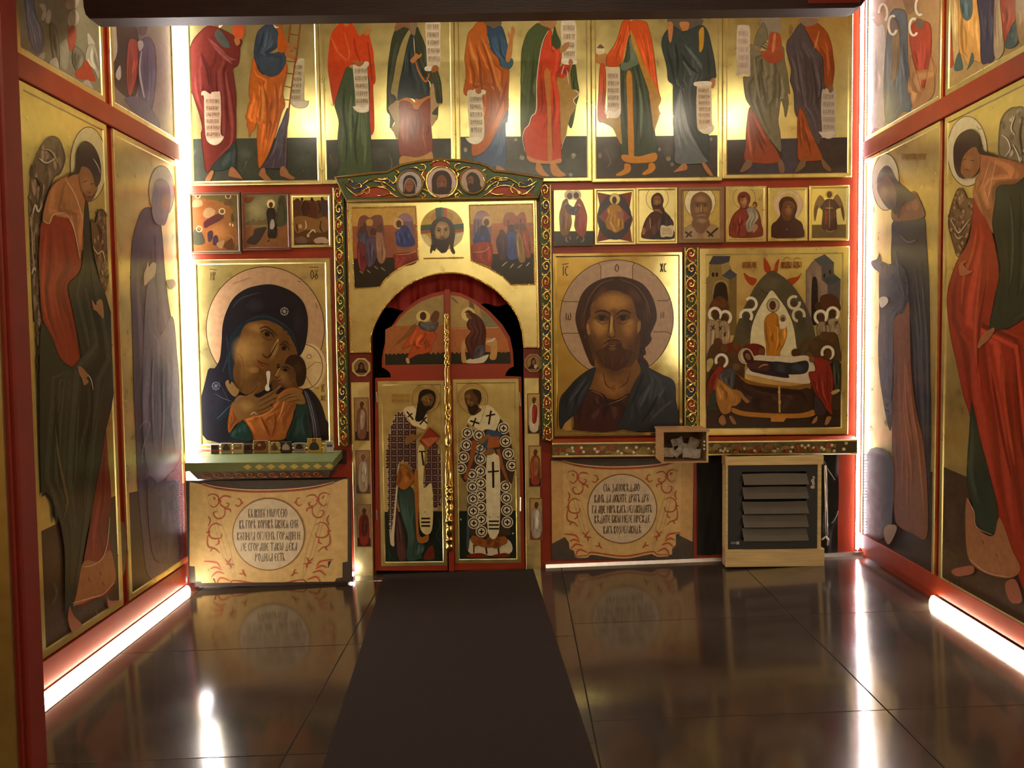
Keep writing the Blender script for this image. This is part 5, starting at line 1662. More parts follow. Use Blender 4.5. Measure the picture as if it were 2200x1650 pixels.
for (mx, my, r_, bgc, spec) in ((881, 394, 27, 'b0a8a4', '''
# portrait
S 2a1814 879,376 890,380 896,392 894,406 890,416 868,416 866,404 866,390 870,380
S 8a5030 880,386 888,392 888,404 882,412 874,410 870,400 873,390
L c8a488 1.6 868,412 870,394 878,384 888,388 893,400 892,412
L 3a1c10 1.2 874,396 879,396
L 3a1c10 1.2 882,396 887,396
'''), (949, 391, 33, 'c8ac9c', '''
# portrait
S 32180f 949,366 962,370 970,384 970,400 966,416 932,416 928,400 928,384 936,370
S 7a4828 949,376 958,382 960,396 955,410 949,414 942,410 938,396 940,382
L 2e140a 1.4 941,391 947,390
L 2e140a 1.4 952,390 958,391
L a87448 1.6 949,392 949,400
S 32180f 941,404 949,402 957,403 954,413 949,416 943,413
'''), (1016, 388, 27, 'b09480', '''
# portrait
S 2c1812 1012,370 1024,374 1031,386 1032,398 1038,406 1030,414 1008,414 1010,404 1004,394 1002,380
S 7a4c34 1005,382 1014,378 1018,388 1014,398 1007,396
L 2e140a 1.3 1005,387 1012,386
S 2c1812 1006,394 1016,396 1014,408 1008,410 1004,400
''')):
    c0 = at_y(mx, my, YK - .012); R0 = r_ * .003 * YK / D
    n = 32
    MB().prism([(c0.x + R0 * math.cos(a), c0.z + R0 * math.sin(a)) for a in np.linspace(0, 2 * math.pi, n + 1)[:-1]], lambda u, v, d: (u, YK - .004 - d, v), 0, .008).build('medallion', mat('medallion_' + bgc, hx(bgc, .9), .4, .2, .15, 30), co)
    m = MB(); m.tube([(c0.x + R0 * math.cos(a), YK - .012, c0.z + R0 * math.sin(a)) for a in np.linspace(0, 2 * math.pi, n + 1)[:-1]], .007, 6, True); m.build('medallion_rim', BR if r_ < 30 else GOLDP, co, True)
    cm = Canvas('y', YK - .0125, None, co, False); cm.draw(spec); cm.flush()
keep(co)
# ================================================================ double doors
YD = D - .012                               # face of the door leaves
LEAFL = [(806, 1226), (806, 812), (840, 811), (838, 801), (830, 794), (820.5, 789), (820.5, 770), (823.6, 751), (830, 726), (840, 703), (857, 678), (875, 660), (900, 642), (928, 630), (955, 625), (957, 680), (962, 1226)]
LEAFR = [(966, 1226), (961, 680), (959, 624), (967, 626), (991, 630), (1022, 645), (1053.6, 670), (1078.7, 697), (1095.4, 724), (1101.7, 753.5), (1103.8, 787), (1094, 792), (1088, 799), (1085, 808), (1114, 809), (1120, 810), (1128, 1223)]
def leaf(label, outl, field, quarter, spec_top, spec_low, base_x):
    o = thing('door_leaf', label, 'door', (at_y(base_x, 1226, YD).x, D, at_y(base_x, 1226, YD).z), 'painted double doors')
    uv = [(at_y(a, b, YD).x, at_y(a, b, YD).z) for a, b in outl]
    MB().prism(uv, lambda u, v, d: (u, YD + d, v), 0, .035).build('leaf', RED, o)
    # sunk-looking gilded field: thin frame and plate
    u0, u1, v0, v1 = rect_px(*field, YD - .006)
    board(o, lambda u, v, d: (u, YD - .0002 - d, v), u0, u1, v0, v1, .008, .024, .004, GOLD, 'gilded_field')
    e = .029
    c = Canvas('y', YD - .0045, (u0 + e, u1 - e, v0 + e, v1 - e), o, True); c.draw(spec_low); c.flush()
    uv = [(at_y(a, b, YD).x, at_y(a, b, YD).z) for a, b in quarter]
    MB().prism(uv, lambda u, v, d: (u, YD - .002 + d, v), 0, .0018).build('scene_field', mat('scene_ground', hx('b08048'), .4, 0, .15, 20), o)
    c = Canvas('y', YD - .0023, None, o, True); c.draw(spec_top); c.flush()
    return o
def checks(x0, x1, y0, y1, st, clipf, c1, lean=0.0):
    """dark four-petal motifs of a patterned vestment"""
    out = []; y = y0; h = st * .23
    while y < y1:
        x = x0
        while x < x1:
            for dx, dy in ((-1, 0), (1, 0), (0, -1), (0, 1)):
                cx, cy = x + dx * h * 1.15, y + dy * h * 1.15
                if clipf(cx, cy): out.append('P %s %.1f,%.1f %.1f,%.1f %.1f,%.1f %.1f,%.1f' % (c1, cx - h, cy, cx, cy - h, cx + h, cy, cx, cy + h))
            for dx, dy in ((-1, -1), (1, -1), (-1, 1), (1, 1)):
                cx, cy = x + dx * st * .33, y + dy * st * .33; q = st * .13
                if clipf(cx, cy): out.append('P %s %.1f,%.1f %.1f,%.1f %.1f,%.1f %.1f,%.1f' % (c1, cx - q, cy - q, cx + q, cy - q, cx + q, cy + q, cx - q, cy + q))
            x += st
        y += st
    return '\n'.join(out)
def inpoly(pts):
    P = spline(pts, True)
    def f(x, y):
        c = False
        for i in range(len(P)):
            a, b = P[i - 1], P[i]
            if (a[1] > y) != (b[1] > y) and x < a[0] + (b[0] - a[0]) * (y - a[1]) / (b[1] - a[1]): c = not c
        return c
    return f
pl = lambda s_: [tuple(map(float, z.split(','))) for z in s_.split()]
ROBE1 = '862,884 850,892 842,910 836,935 832,965 832,1010 834,1080 836,1130 838,1160 842,1172 848,1120 854,1060 858,1000 862,990 880,1000 896,1022 897,985 896,925 890,910 875,890'
ROBE1B = '922,958 934,954 944,972 950,1010 952,1050 948,1070 946,1080 940,1094 930,1094 929,1050 922,1040 910,1048 914,1010 918,980'
spec1 = '''
# painted_ground
P 1d2a22 815,1100 970,1098 970,1210 815,1210
L 3c4a40 1.6 940,1110 946,1130 938,1150 948,1170
L 3c4a40 1.4 834,1180 838,1195 834,1204
# painted_underrobe
C 3a5248 7 852,1040 866,1030 880,1044 890,1060 894,1120 904,1190 908,1198 874,1202 876,1150 860,1100
C 5a3a34 4 848,1080 858,1110 868,1150 872,1200 856,1200 850,1140
C 3a5048 3 894,1160 908,1165 912,1180 900,1196 888,1190
S 6e2c20 912,1190 922,1176 930,1172 934,1192 930,1202 912,1202
# painted_vestment
S d9c9b4 %s
S d9c9b4 %s
%s
S dcc8a0 838,1160 844,1120 850,1060 854,1010 858,1000 852,1080 847,1150 847,1172 842,1172
C a86428 3 862,998 876,1008 890,1024 880,1044 866,1052 852,1040 854,1020
S a86428 890,1022 900,1022 900,1145 920,1148 918,1164 898,1164 894,1130
S d8c68a 898,966 912,966 910,1046 928,1042 928,1138 904,1138 900,1060
K 2a1a14 4 906,970 910,1000
K 2a1a14 3 900,970 914,970
K 2a1a14 4 905,1114 924,1114
K 2a1a14 4 905,1122 924,1122
K 2a1a14 4 905,1130 924,1130
K 2a1a14 2 912,1100 914,1100
# painted_collar
S e0d0a0 866,880 884,872 902,874 914,884 918,905 914,922 900,918 884,912 874,900
K 2c1a18 3.4 874,884 888,902
K 2c1a18 3 876,896 886,888
K 2c1a18 3.4 902,912 916,896
K 2c1a18 3 904,896 918,910
L a86428 1.6 866,882 876,900 886,914 900,918
# halo
O 7a4a22 915,856 30,30 1
O c89c60 915,856 28,28 1.4
# painted_head
S 1e1610 899,852 904,840 916,836 930,840 936,850 934,864 928,876 916,886 910,900 900,906 892,902 894,888 898,872
S 6a4a28 906,850 918,843 930,850 932,860 926,872 914,876 904,870
B 9a743c 914,856 10,8 .8
S 1e1610 898,864 906,862 912,872 924,872 918,884 910,898 900,904 893,900
S 1e1610 900,848 908,838 922,837 932,842 934,852 926,846 914,848 906,854 902,862 900,858
L 1e1208 1.6 912,856 918,857
L 1e1208 1.6 922,858 928,860
L b8905a 1.6 920,858 922,866
# painted_hand
S 8a6234 872,940 886,932 896,936 904,930 904,936 894,944 884,950 872,956 870,948
# painted_book
P 8e3420 922,917 947,938 920,964 900,948
P b8643c 904,944 926,940 944,940 920,962
K 5a1c10 1.4 923,921 942,938
K c88a50 1 908,944 922,956
# inscription
W 8a6424 842 880 846 868 2 0
''' % (ROBE1, ROBE1B, checks(832, 898, 888, 1170, 14, inpoly(pl(ROBE1)), '421a1c') + '\n' + checks(906, 954, 958, 1094, 14, inpoly(pl(ROBE1B)), '421a1c'))
def medals(cs, r):
    out = []
    for x, y in cs:
        out += ['E e2d6b8 %.1f,%.1f %.1f,%.1f' % (x, y, r, r), 'O 3a2c1e %.1f,%.1f %.1f,%.1f 2.6' % (x, y, r * .72, r * .72), 'K 241a16 3 %.1f,%.1f %.1f,%.1f' % (x - r * .4, y, x + r * .4, y), 'K 241a16 3 %.1f,%.1f %.1f,%.1f' % (x, y - r * .4, x, y + r * .4)]
    return '\n'.join(out)
spec2 = '''
# painted_ground
P 1f2c22 975,1098 1120,1097 1120,1210 975,1210
E b0b0a0 990,1116 2,2
E b0b0a0 1030,1196 2,2
E b0b0a0 1096,1180 2,2
E b0b0a0 1102,1146 2,2
# painted_underrobe
S d8ccaa 1010,1158 1028,1160 1090,1158 1094,1190 1012,1190
K 3a241c 3 1018,1170 1018,1188
K 3a241c 4 1044,1176 1046,1190
K 3a241c 4 1070,1174 1072,1190
S 7a2c1c 1004,1192 1030,1188 1050,1194 1040,1198 1008,1198
S 7a2c1c 1056,1194 1084,1188 1096,1194 1080,1198
# painted_robe
S 463628 1003,916 1020,925 1080,925 1092,1010 1096,1140 1094,1150 1010,1150 1008,1060 1012,1010
S 463628 1003,918 1014,925 1022,960 1016,1000 1008,1020 1000,1036 990,1024 984,1000 990,960
S 463628 1066,900 1080,905 1092,925 1100,960 1106,1000 1104,1020 1098,1040 1086,1020 1076,980
C 4a545c 2 1002,1160 1008,1020 1012,1012 1010,1130 1006,1180
# painted_medallions
%s
# painted_bands
P 96582c 1014,946 1026,946 1020,980 1002,1032 996,1028 1008,990
P 96582c 1066,966 1074,964 1082,1000 1094,1036 1090,1040 1076,1006
C 9c5c2a 3 1016,1150 1048,1160 1084,1152 1086,1168 1048,1176 1016,1166
P 4a5260 1022,990 1030,960 1036,950 1028,985 1012,1000
S e4d8b0 1046,976 1066,976 1074,1000 1072,1140 1048,1140
K 241816 4.6 1059,992 1060,1048
K 241816 3.4 1048,1014 1072,1012
K 241816 3.6 1050,1120 1072,1120
K 241816 3.6 1050,1128 1072,1128
K 241816 3.6 1050,1136 1072,1136
K 241816 1.8 1060,1104 1061,1104
E 8a6424 1052,1111 1.4,1.4
E 8a6424 1070,1111 1.4,1.4
# painted_collar
S e2d6a8 1004,906 1016,890 1034,872 1052,872 1066,884 1074,898 1070,912 1060,930 1046,922 1034,926 1014,914
K 241816 4 1055,882 1050,912
K 241816 3.4 1044,894 1064,890
K 241816 4 1010,904 1030,910
K 241816 3.4 1022,898 1016,916
L 8a7a4a 1.2 1030,915 1038,890 1044,876
# halo
O 8a5a30 1016,856 32,32 1
O b8904e 1016,856 28,28 2
# painted_head
S 5a3c20 998,846 1006,838 1020,836 1032,844 1032,858 1026,872 1034,880 1024,890 1014,892 1008,880 1000,866
B 966c3a 1006,852 8,8 .8
B 966c3a 1012,866 8,8 .6
S 2a1c10 1020,836 1032,842 1034,858 1028,870 1026,854 1016,842
S 2a1c10 1004,872 1012,874 1022,868 1028,876 1020,890 1010,890
L 1e1208 1.5 999,856 1005,858
L 1e1208 1.5 1010,860 1016,860
L b8905a 1.6 1006,858 1006,868
L 1e1208 1.2 1004,872 1012,872
# painted_book
P 3a506a 1048,922 1078,928 1074,946 1060,966 1044,966 1036,952
P a85c2c 1050,938 1072,938 1074,960 1046,964
S 8a6234 1028,946 1046,934 1054,936 1044,946 1034,954
S 8a6234 1038,972 1052,964 1064,968 1058,976 1044,978
''' % medals([(1004, 930), (1002, 956), (996, 982), (990, 1006), (1029, 935), (1031, 962)] + [(1032 + k * .4, 986 + 26 * k) for k in range(7)] + [(1014, 1020), (1015, 1046), (1016, 1072), (1017, 1098), (1018, 1124)] + [(1082, 920), (1086, 948), (1092, 975), (1100, 1000), (1086, 1045), (1088, 1070), (1089, 1096), (1090, 1122)] + [(1060, 1140)], 12.5)
QL = [(826, 784), (826, 758), (832, 728), (845, 703), (862, 680), (880, 664), (905, 648), (930, 638), (953, 633), (954, 700), (955, 784)]
QR = [(969, 782), (967, 634), (990, 637), (1018, 651), (1048, 675), (1072, 702), (1088, 728), (1095, 754), (1097, 781)]
lf = leaf('left door leaf with a dark-bearded robed elder in a crossed vestment', LEAFL, (815, 818, 958, 1216), QL, '''
# painted_wall
P b06a3c 828,708 848,698 955,696 955,760 827,760
P a89058 862,682 882,664 906,648 953,636 954,698 850,700
# painted_ground
P 26281e 827,760 955,757 955,783 827,784
E b06a3c 833,758 3,4
E b06a3c 842,758 3,4
E b06a3c 851,758 3,4
E b06a3c 860,757 3,4
E b06a3c 870,757 3,4
E b06a3c 926,757 3,4
E b06a3c 936,757 3,4
E b06a3c 946,756 3,4
# painted_figure
S 8a5a2c 884,700 894,696 890,712 872,728 856,738 846,744 858,730 872,716
S 6a4424 934,668 944,672 940,690 930,694 924,684
E e6c878 909,680 15,13
E 4a2a18 909,679 7,9
C c05426 6 896,700 910,702 930,710 938,722 934,732 928,742 926,754 910,760 896,762 876,772 880,756 888,740 876,746 864,748 878,726 888,712
C 55504e 3 902,690 914,698 930,698 942,692 938,706 930,712 914,710 902,704
S c8a888 872,770 878,770 880,780 874,780
''', spec1, 880)
u_, v_ = at_y(961, 622, YD), at_y(961, 1226, YD)
MB().box(at_y(956, 650, YD).x, at_y(967, 650, YD).x, YD - .022, YD - .0005, at_y(961, 1226, YD).z, at_y(961, 622, YD).z).build('meeting_stile', RED, lf)
# turned gilded column on the meeting edge
c0x = at_y(962, 900, YD - .04)
zt, zb_ = at_y(960, 673, YD - .04).z, at_y(966, 1184, YD - .04).z
prof = []
def add(y, r): prof.append((r * .003 * .98, zt + (zb_ - zt) * (y - 673) / (1184 - 673)))
for y, r in ((673, 4), (676, 6), (681, 6), (683, 4.5), (686, 5), (704, 6.5), (708, 4.5), (712, 7), (716, 7), (718, 4.5), (722, 6), (726, 4.5), (728, 7), (733, 7), (736, 4.5), (744, 5.5), (758, 4.5), (762, 7.5), (767, 7.5), (770, 5), (776, 7.5), (782, 7.5), (784, 5.5), (790, 6.5), (800, 7), (826, 6), (829, 8.5), (833, 8.5), (838, 7), (858, 8), (876, 7.5), (880, 5.5), (884, 7), (892, 7), (896, 5), (902, 6), (908, 5), (914, 8), (930, 8.5), (950, 7), (956, 5), (962, 7), (968, 5.5), (974, 7), (980, 5.5), (984, 7), (988, 6), (992, 8), (1016, 9), (1034, 8), (1040, 9.5), (1044, 9.5), (1048, 7), (1052, 9.5), (1058, 9.5), (1062, 6.5), (1068, 9), (1074, 9), (1078, 6.5), (1086, 9.5), (1098, 8), (1110, 6.5), (1114, 10), (1119, 10), (1122, 6.5), (1130, 8), (1146, 9.5), (1150, 7), (1156, 9.5), (1160, 9.5), (1163, 7), (1170, 9), (1180, 9), (1184, 7)): add(y, r)
cc = MB().lathe(prof[::-1], 0, 0, 16)
dz0 = prof[0][1]; xt, xb2 = at_y(959.5, 673, YD - .04).x, at_y(966, 1184, YD - .04).x
cc.v = [(x + xt + (xb2 - xt) * (zt - z) / (zt - zb_), y + YD - .045, z) for x, y, z in cc.v]
cc.build('turned_column', GOLDP, lf, True)
for y in (842, 1095): MB().tube([at_y(809, y, YD - .006), at_y(810, y + 22, YD - .006)], .005, 8).build('hinge', ALU, lf)
keep(lf)
lf = leaf('right door leaf with a balding robed elder in a vestment of ringed crosses', LEAFR, (975, 814, 1117, 1210), QR, '''
# painted_wall
P b8703e 969,702 1072,700 1090,730 1096,758 969,759
P b89a5c 968,636 992,640 1018,652 1046,676 1070,702 969,704
P 8a8058 1036,668 1050,678 1072,702 1040,704 1030,660
P 6a5c3c 1008,646 1018,652 1020,690 1008,690
L d0a878 1.6 969,707 1050,704 1072,704
# painted_ground
P 26281e 969,757 1096,756 1097,781 969,782
E b8703e 977,756 3,4
E b8703e 986,756 3,4
E b8703e 1078,754 3,4
E b8703e 1086,754 3,4
# painted_figure
L 7a6a44 4 968,638 976,644 984,652
S c89a5c 992,738 1006,728 1060,728 1068,740 1066,770 1052,770 1052,742 1002,744 1002,776 992,776
S d8ccac 1006,772 1040,764 1050,762 1044,774 1034,780 1002,780
L e0d4b8 5 1046,734 1056,732 1064,726
E e8cc80 1006,675 15,15
C 4e1c14 6 1004,676 1014,672 1028,680 1038,692 1044,712 1042,740 1040,758 1024,768 1012,770 1004,750 1000,730 1012,712 1006,706 1003,696 1008,684
S 7a4c2c 1002,672 1010,674 1014,684 1008,686 1002,680
S 3c1812 998,672 1006,666 1016,672 1022,684 1012,680 1006,672
C 4c4650 3 1024,744 1040,742 1040,762 1020,770 1016,764
''', spec2, 1050)
for y in (842, 1068): MB().tube([at_y(1116 + (y - 842) * .01, y, YD - .006), at_y(1118, y + 30, YD - .006)], .005, 8).build('hinge', ALU, lf)
keep(lf)
# curtain behind the doors
def curtain():
    z1 = at_y(960, 575, D + .09).z; V = []; F = []; n = 90
    xa, xb_ = at_y(800, 640, D + .09).x, at_y(1126, 640, D + .09).x
    for i in range(n + 1):
        t = i / n; x = xa + (xb_ - xa) * t
        px = 800 + 326 * t
        yb = (664 if px < 955 else 655) + 3 * math.sin(t * 40)
        dy = .018 * math.sin(t * 52) + .010 * math.sin(t * 91 + 1)
        zb__ = at_y(px, yb, D + .09).z
        for k in range(5): V.append((x, D + .09 + dy * (.5 + .5 * k / 4), z1 + (zb__ - z1) * k / 4))
    for i in range(n):
        for k in range(4): a = i * 5 + k; F.append((a, a + 1, a + 6, a + 5))
    o = mesh_obj('altar_curtain', V, F, CURTAIN, None, True, origin=((xa + xb_) / 2, D + .09, z1))
    tag(o, 'short gathered dark red curtain hanging behind the arch', 'curtain')
curtain()
# ================================================================ pilasters beside the doors
def pilaster(label, x0, x1, ytop, oct_c, oct_bg, oct_spec, g0, g1, slots, Yf=D - .03):
    xm = (x0 + x1) / 2
    X0, X1, z0, z1 = rect_px(x0, ytop, x1, g1, Yf)
    o = thing('pilaster', label, 'pilaster', ((X0 + X1) / 2, D, z0), 'pilasters beside the double doors')
    MB().box(X0, X1, Yf + .006, D - .0005, z0, z1).build('backing', REDD, o)
    G0, G1, gz0, gz1 = rect_px(x0 + 1, g0, x1 - 1, g1, Yf)
    MB().bevel_box(G0, G1, Yf - .008, Yf + .006, gz0, gz1, .003).build('gilded_slab', GOLDM, o)
    c = at_y(*oct_c, Yf - .01); R0 = 21 * .003
    MB().prism([(c.x + R0 * math.cos(a), c.z + R0 * math.sin(a)) for a in [math.pi / 8 + k * math.pi / 4 for k in range(8)]], lambda u, v, d: (u, Yf - .012 + d, v), 0, .017).build('octagon_frame', mat('octagon_' + oct_bg, hx(oct_bg), .4, .3, .15, 30), o)
    cv = Canvas('y', Yf - .0124, None, o, True); cv.draw(oct_spec); cv.flush()
    for (a0, b0, a1, b1), spec in slots:
        q = rect_px(a0, b0, a1, b1, Yf - .008)
        b = board(o, lambda u, v, d: (u, Yf - .0079 - d, v), *q, .004, .004, .002, mat('saint_board', hx('7a4a24'), .4, 0, .1, 20), 'saint_icon')
        e = .005
        cv = Canvas('y', Yf - .0103, (q[0] + e, q[1] - e, q[2] + e, q[3] - e), b, True); cv.draw(spec); cv.flush()
    keep(o)
def saint(cx, top, bot, bg, gnd, robe, over, face='5a3a22', halo='c0a078'):
    h = bot - top; y = lambda t: top + h * t
    return '''
# painted_saint
P %s %f,%f %f,%f %f,%f %f,%f
P %s %f,%f %f,%f %f,%f %f,%f
O %s %f,%f 7,8 1
C %s 4 %f,%f %f,%f %f,%f %f,%f %f,%f %f,%f
C %s 3 %f,%f %f,%f %f,%f %f,%f
S %s %f,%f %f,%f %f,%f %f,%f
''' % (bg, cx - 20, top - 5, cx + 20, top - 5, cx + 20, bot + 5, cx - 20, bot + 5, gnd, cx - 20, y(.8), cx + 20, y(.8), cx + 20, bot + 5, cx - 20, bot + 5,
       halo, cx, y(.14), robe, cx - 4, y(.24), cx + 5, y(.24), cx + 10, y(.4), cx + 9, y(.92), cx - 8, y(.93), cx - 10, y(.42),
       over, cx - 2, y(.3), cx + 7, y(.34), cx + 5, y(.7), cx - 3, y(.72), face, cx, y(.07), cx + 5, y(.13), cx, y(.26), cx - 4, y(.15))
pilaster('gilded pilaster with three small saints left of the double doors', 757, 799, 760, (776, 789), 'd8c078', '''
# painted_bust
E 8a6a48 776,789 15,16
O 4a2c1c 776,789 15,16 1
S 2e1a16 776,778 782,784 783,792 788,800 764,800 769,792 770,784
S 7a4c30 776,782 780,787 777,794 773,790
''', 821, 1238, (((761, 854, 793, 947), saint(777, 856, 945, 'a88454', '3a2620', '8a5c48', 'b8a088')), ((764, 967, 796, 1061), saint(780, 969, 1059, 'a07850', '6a5040', 'c0a888', 'd8c8b0', '7a5a40')), ((766, 1083, 798, 1175), saint(782, 1085, 1173, 'a07c50', '3a2620', '8a2c1c', '5a2a20'))))
pilaster('gilded pilaster with three small saints right of the double doors', 1127, 1161, 749, (1146, 780), 'a07c40', '''
# painted_bust
E 9a7850 1146,780 15,16
O 4a2c1c 1146,780 15,16 1
S 2a1814 1146,768 1151,774 1152,784 1157,792 1135,792 1140,784 1141,774
S 8a5c38 1146,772 1150,777 1147,784 1143,780
S d0c0a0 1148,784 1154,784 1153,791 1148,791
''', 812, 1225, (((1133, 845, 1161, 932), saint(1147, 847, 930, 'c0a060', '3a2620', 'd8ccb4', 'a83420')), ((1136, 957, 1164, 1046), saint(1150, 959, 1044, 'c0a060', '3a2620', '9a4430', 'a87040')), ((1138, 1070, 1166, 1160), saint(1152, 1072, 1158, 'b89858', '8a3c28', 'b8a898', 'd8d0c0'))))
# ================================================================ painted cloth panels
OR = 'b2502a'
HALF = ['1219,1014 1228,1010 1238,1014 1241,1023 1238,1032 1230,1037 1224,1032', '1240,1024 1248,1015 1258,1015 1264,1018', '1241,1024 1246,1034 1255,1038 1260,1031 1255,1029', '1252,1038 1252,1052 1244,1060 1234,1058 1230,1048 1237,1046',
        '1250,1040 1262,1042 1263,1048', '1272,1032 1278,1036 1284,1030 1282,1022 1276,1020', '1282,1028 1288,1030', '1220,1055 1224,1064 1220,1076', '1246,1075 1236,1070 1226,1074 1221,1084 1222,1094 1228,1100 1238,1101 1245,1098 1246,1090',
        '1240,1102 1240,1110 1234,1114', '1221,1090 1218,1104 1220,1116 1228,1120 1234,1122 1242,1130', '1228,1120 1224,1127', '1252,1142 1258,1150 1264,1158 1262,1162', '1264,1140 1260,1148 1258,1154', '1254,1152 1270,1154', '1280,1172 1288,1172 1286,1164', '1288,1172 1293,1178', '1230,1016 1234,1022', '1216,1088 1224,1088', '1238,1022 1246,1026']
def cloth_spec(tx, ty, kx, ky, lines, cx, cy, r):
    f = lambda x, y: '%.1f,%.1f' % (tx + (x - 1337) * kx, ty + (y - 1093) * ky - 0.012 * (x - 1337) * kx)
    g = lambda s_, mir=False: ' '.join(f((2674 - a) if mir else a, b) for a, b in pl(s_))
    out = ['# painted_cloth',
           'P d2a868 ' + g('1184,988 1212,990 1214,1152 1186,1166') if kx < 1.05 else '', 'P d2a868 ' + g('1490,988 1462,990 1460,1152 1488,1166') if kx < 1.05 else '',
           'P dcb878 ' + g('1209,990 1240,999 1290,1005 1340,1006 1390,1004 1430,999 1464,990 1462,1146 1452,1150 1452,1172 1444,1180 1444,1192 1430,1197 1405,1194 1400,1189 1340,1199 1272,1190 1260,1196 1236,1196 1233,1182 1224,1178 1222,1164 1212,1150')]
    if kx >= 1.05: out += ['P dcb878 ' + g('1184,985 1209,990 1214,1150 1236,1196 1212,1200 1206,1187 1196,1186 1194,1156 1184,1155'), 'P dcb878 ' + g('1490,980 1464,990 1460,1146 1438,1196 1462,1198 1468,1184 1480,1182 1480,1152 1490,1150')]
    for mir in (False, True):
        for z in ('1218,1000 1270,1185', '1214,1000 1252,1150', '1226,1008 1262,1120 1272,1186'): out.append('L b8945c 1.1 ' + g(z, mir))
        for k, z in enumerate(('1212,1146 1226,1147 1238,1150 1244,1160', '1224,1162 1234,1158 1246,1164', '1226,1178 1238,1168 1252,1172', '1236,1194 1244,1180 1262,1186')):
            out.append('L e0a068 7 ' + g(z, mir)); out.append('L %s 3.2 ' % OR + g(z, mir))
    out += ['L %s 3.4 ' % OR + g('1209,991 1240,1000 1290,1006 1340,1007 1390,1005 1430,1000 1464,991'), 'L e8b484 3 ' + g('1209,988 1240,996 1290,1002 1340,1003 1390,1001 1430,996 1464,988'),
            'L %s 3.2 ' % OR + g('1236,1194 1262,1192 1272,1186 1340,1195 1400,1186 1412,1192 1438,1193'), 'L e8b484 2.4 ' + g('1240,1197 1262,1196 1272,1190 1340,1199 1400,1190 1412,1196 1436,1196')]
    for z in HALF:
        for mir in (False, True): out += ['# painted_scroll', 'L %s 3 ' % OR + g(z, mir)]
    out += ['# text_roundel', 'E d8c4a4 %f,%f %f,%f' % (cx, cy, r, r), 'O 8a5a28 %f,%f %f,%f 2.2' % (cx, cy, r, r), '# inscription']
    for x0, x1, y, h, t in lines: out.append('T 4a2f1c %f %f %f %f 1.7 %s' % (x0, x1, y, h, t))
    for dx, dy in ((-2, -62), (-7, -57), (3, -57), (-6, 60), (4, 60), (-1, 65)): out.append('E a88a64 %f,%f 1,1' % (cx + dx, cy + dy))
    return '\n'.join(q for q in out if q)
# ---- right: hanging on the wall under the ledge
icon('painted_cloth_panel', 'painted cloth with a round text and orange scrolls below the right icons', (1184, 984, 1490, 1203), 0, cloth_spec(1337, 1093, 1, 1, [
    (1296, 1374, 1040, 16, 'СІѦ ЗАПОВѢДАЮ'), (1277, 1394, 1063, 17, 'ВАМЪ ДА ЛЮБИТЕ ДРУГЪ ДРУ'), (1272, 1401, 1086.5, 16.5, 'ГА АЩЕ МІРЪ ВАСЪ НЕНАВИДИТЪ'), (1277, 1397, 1107.5, 16.5, 'ВѢДИТЕ ЯКѠ МЕНЕ ПРЕЖДЕ'), (1296, 1378, 1130.5, 16, 'ВАСЪ ВОЗНЕНАВИДѢ')], 1337, 1093, 74),
    t=.012, m=mat('panel_brown', hx('4c4036'), .6, 0, .2, 20), cat='panel', varn=False)
# ================================================================ lectern shelf on the left
YL = 5.35
LX0, LX1 = at_y(402, 1150, YL).x, at_y(754, 1150, YL).x
LZ1, LZ0 = at_y(578, 1031, YL).z, floor_z(-1.6) + .03
lec = thing('icon_stand', 'icon stand with a green top and a painted cloth front on the left', 'stand', ((LX0 + LX1) / 2, YL, floor_z(-1.6)))
MB().box(LX0 + .03, LX1 - .03, YL + .022, D - .13, floor_z(-1.6), LZ1).build('body', mat('stand_brown', hx('3a2418'), .5, 0, .2, 10), lec)
PB = mat('panel_grey_brown', hx('463a30'), .5, 0, .2, 20)
MB().bevel_box(LX0, LX1, YL, YL + .02, LZ0, LZ1, .003).build('front_panel', PB, lec)
cv = Canvas('y', YL - .0004, (LX0, LX1, LZ0, LZ1), lec)
cv.draw(cloth_spec(577, 1148, 1.11, 1.06, [(533, 617, 1094, 18, 'БЫВШУ МѠѴСЕЮ'), (514, 641, 1118, 18, 'ВЪ ГОРѢ ХОРИВѢ ЯВИСѦ ЕМУ'), (509, 645, 1143.5, 17.5, 'КУПИНА ОГНЕМЪ ГОРѦЩИ И'), (517, 639, 1167, 17, 'НЕ СГОРАШЕ ТАКѠ ДЕВА'), (548, 613, 1189, 17, 'РОДИЛА ЕСТЬ')], 577, 1148, 77)); cv.flush()
YT, YTB = 5.20, D - .055
X0, X1 = at_y(397, 1000, YT).x, at_y(714, 995, YT).x
zf, zfb = at_y(555, 995, YT).z, at_y(555, 1011, YT).z; zb_ = at_y(575, 969, YTB).z
GRT = mat('green_cloth_top', hx('6e7a4a'), .5, 0, .15, 20, .1, 200)
MB().hexa([(X0, YT, zfb), (X1, YT, zfb), (X1, YTB, zb_ - .05), (X0, YTB, zb_ - .05), (X0, YT, zf), (X1, YT, zf), (X1, YTB, zb_), (X0, YTB, zb_)]).build('top_board', GRT, lec)
cv = Canvas('y', YT - .0006, None, lec); out = ['# diamond_band', 'P 6e7444 398,995 713,992 713,1008 398,1013']
for k in range(8):
    x = 532 + k * 25; y = 1003 - (x - 555) * .011; out.append('P c0aa4c %f,%f %f,%f %f,%f %f,%f' % (x - 10, y, x, y - 6, x + 10, y, x, y + 6))
cv.draw('\n'.join(out)); cv.flush()
zc1, zc0 = zfb, at_y(565, 1028, YL - .03).z
xa, xb = at_y(424, 1020, YL - .03).x, at_y(706, 1020, YL - .03).x
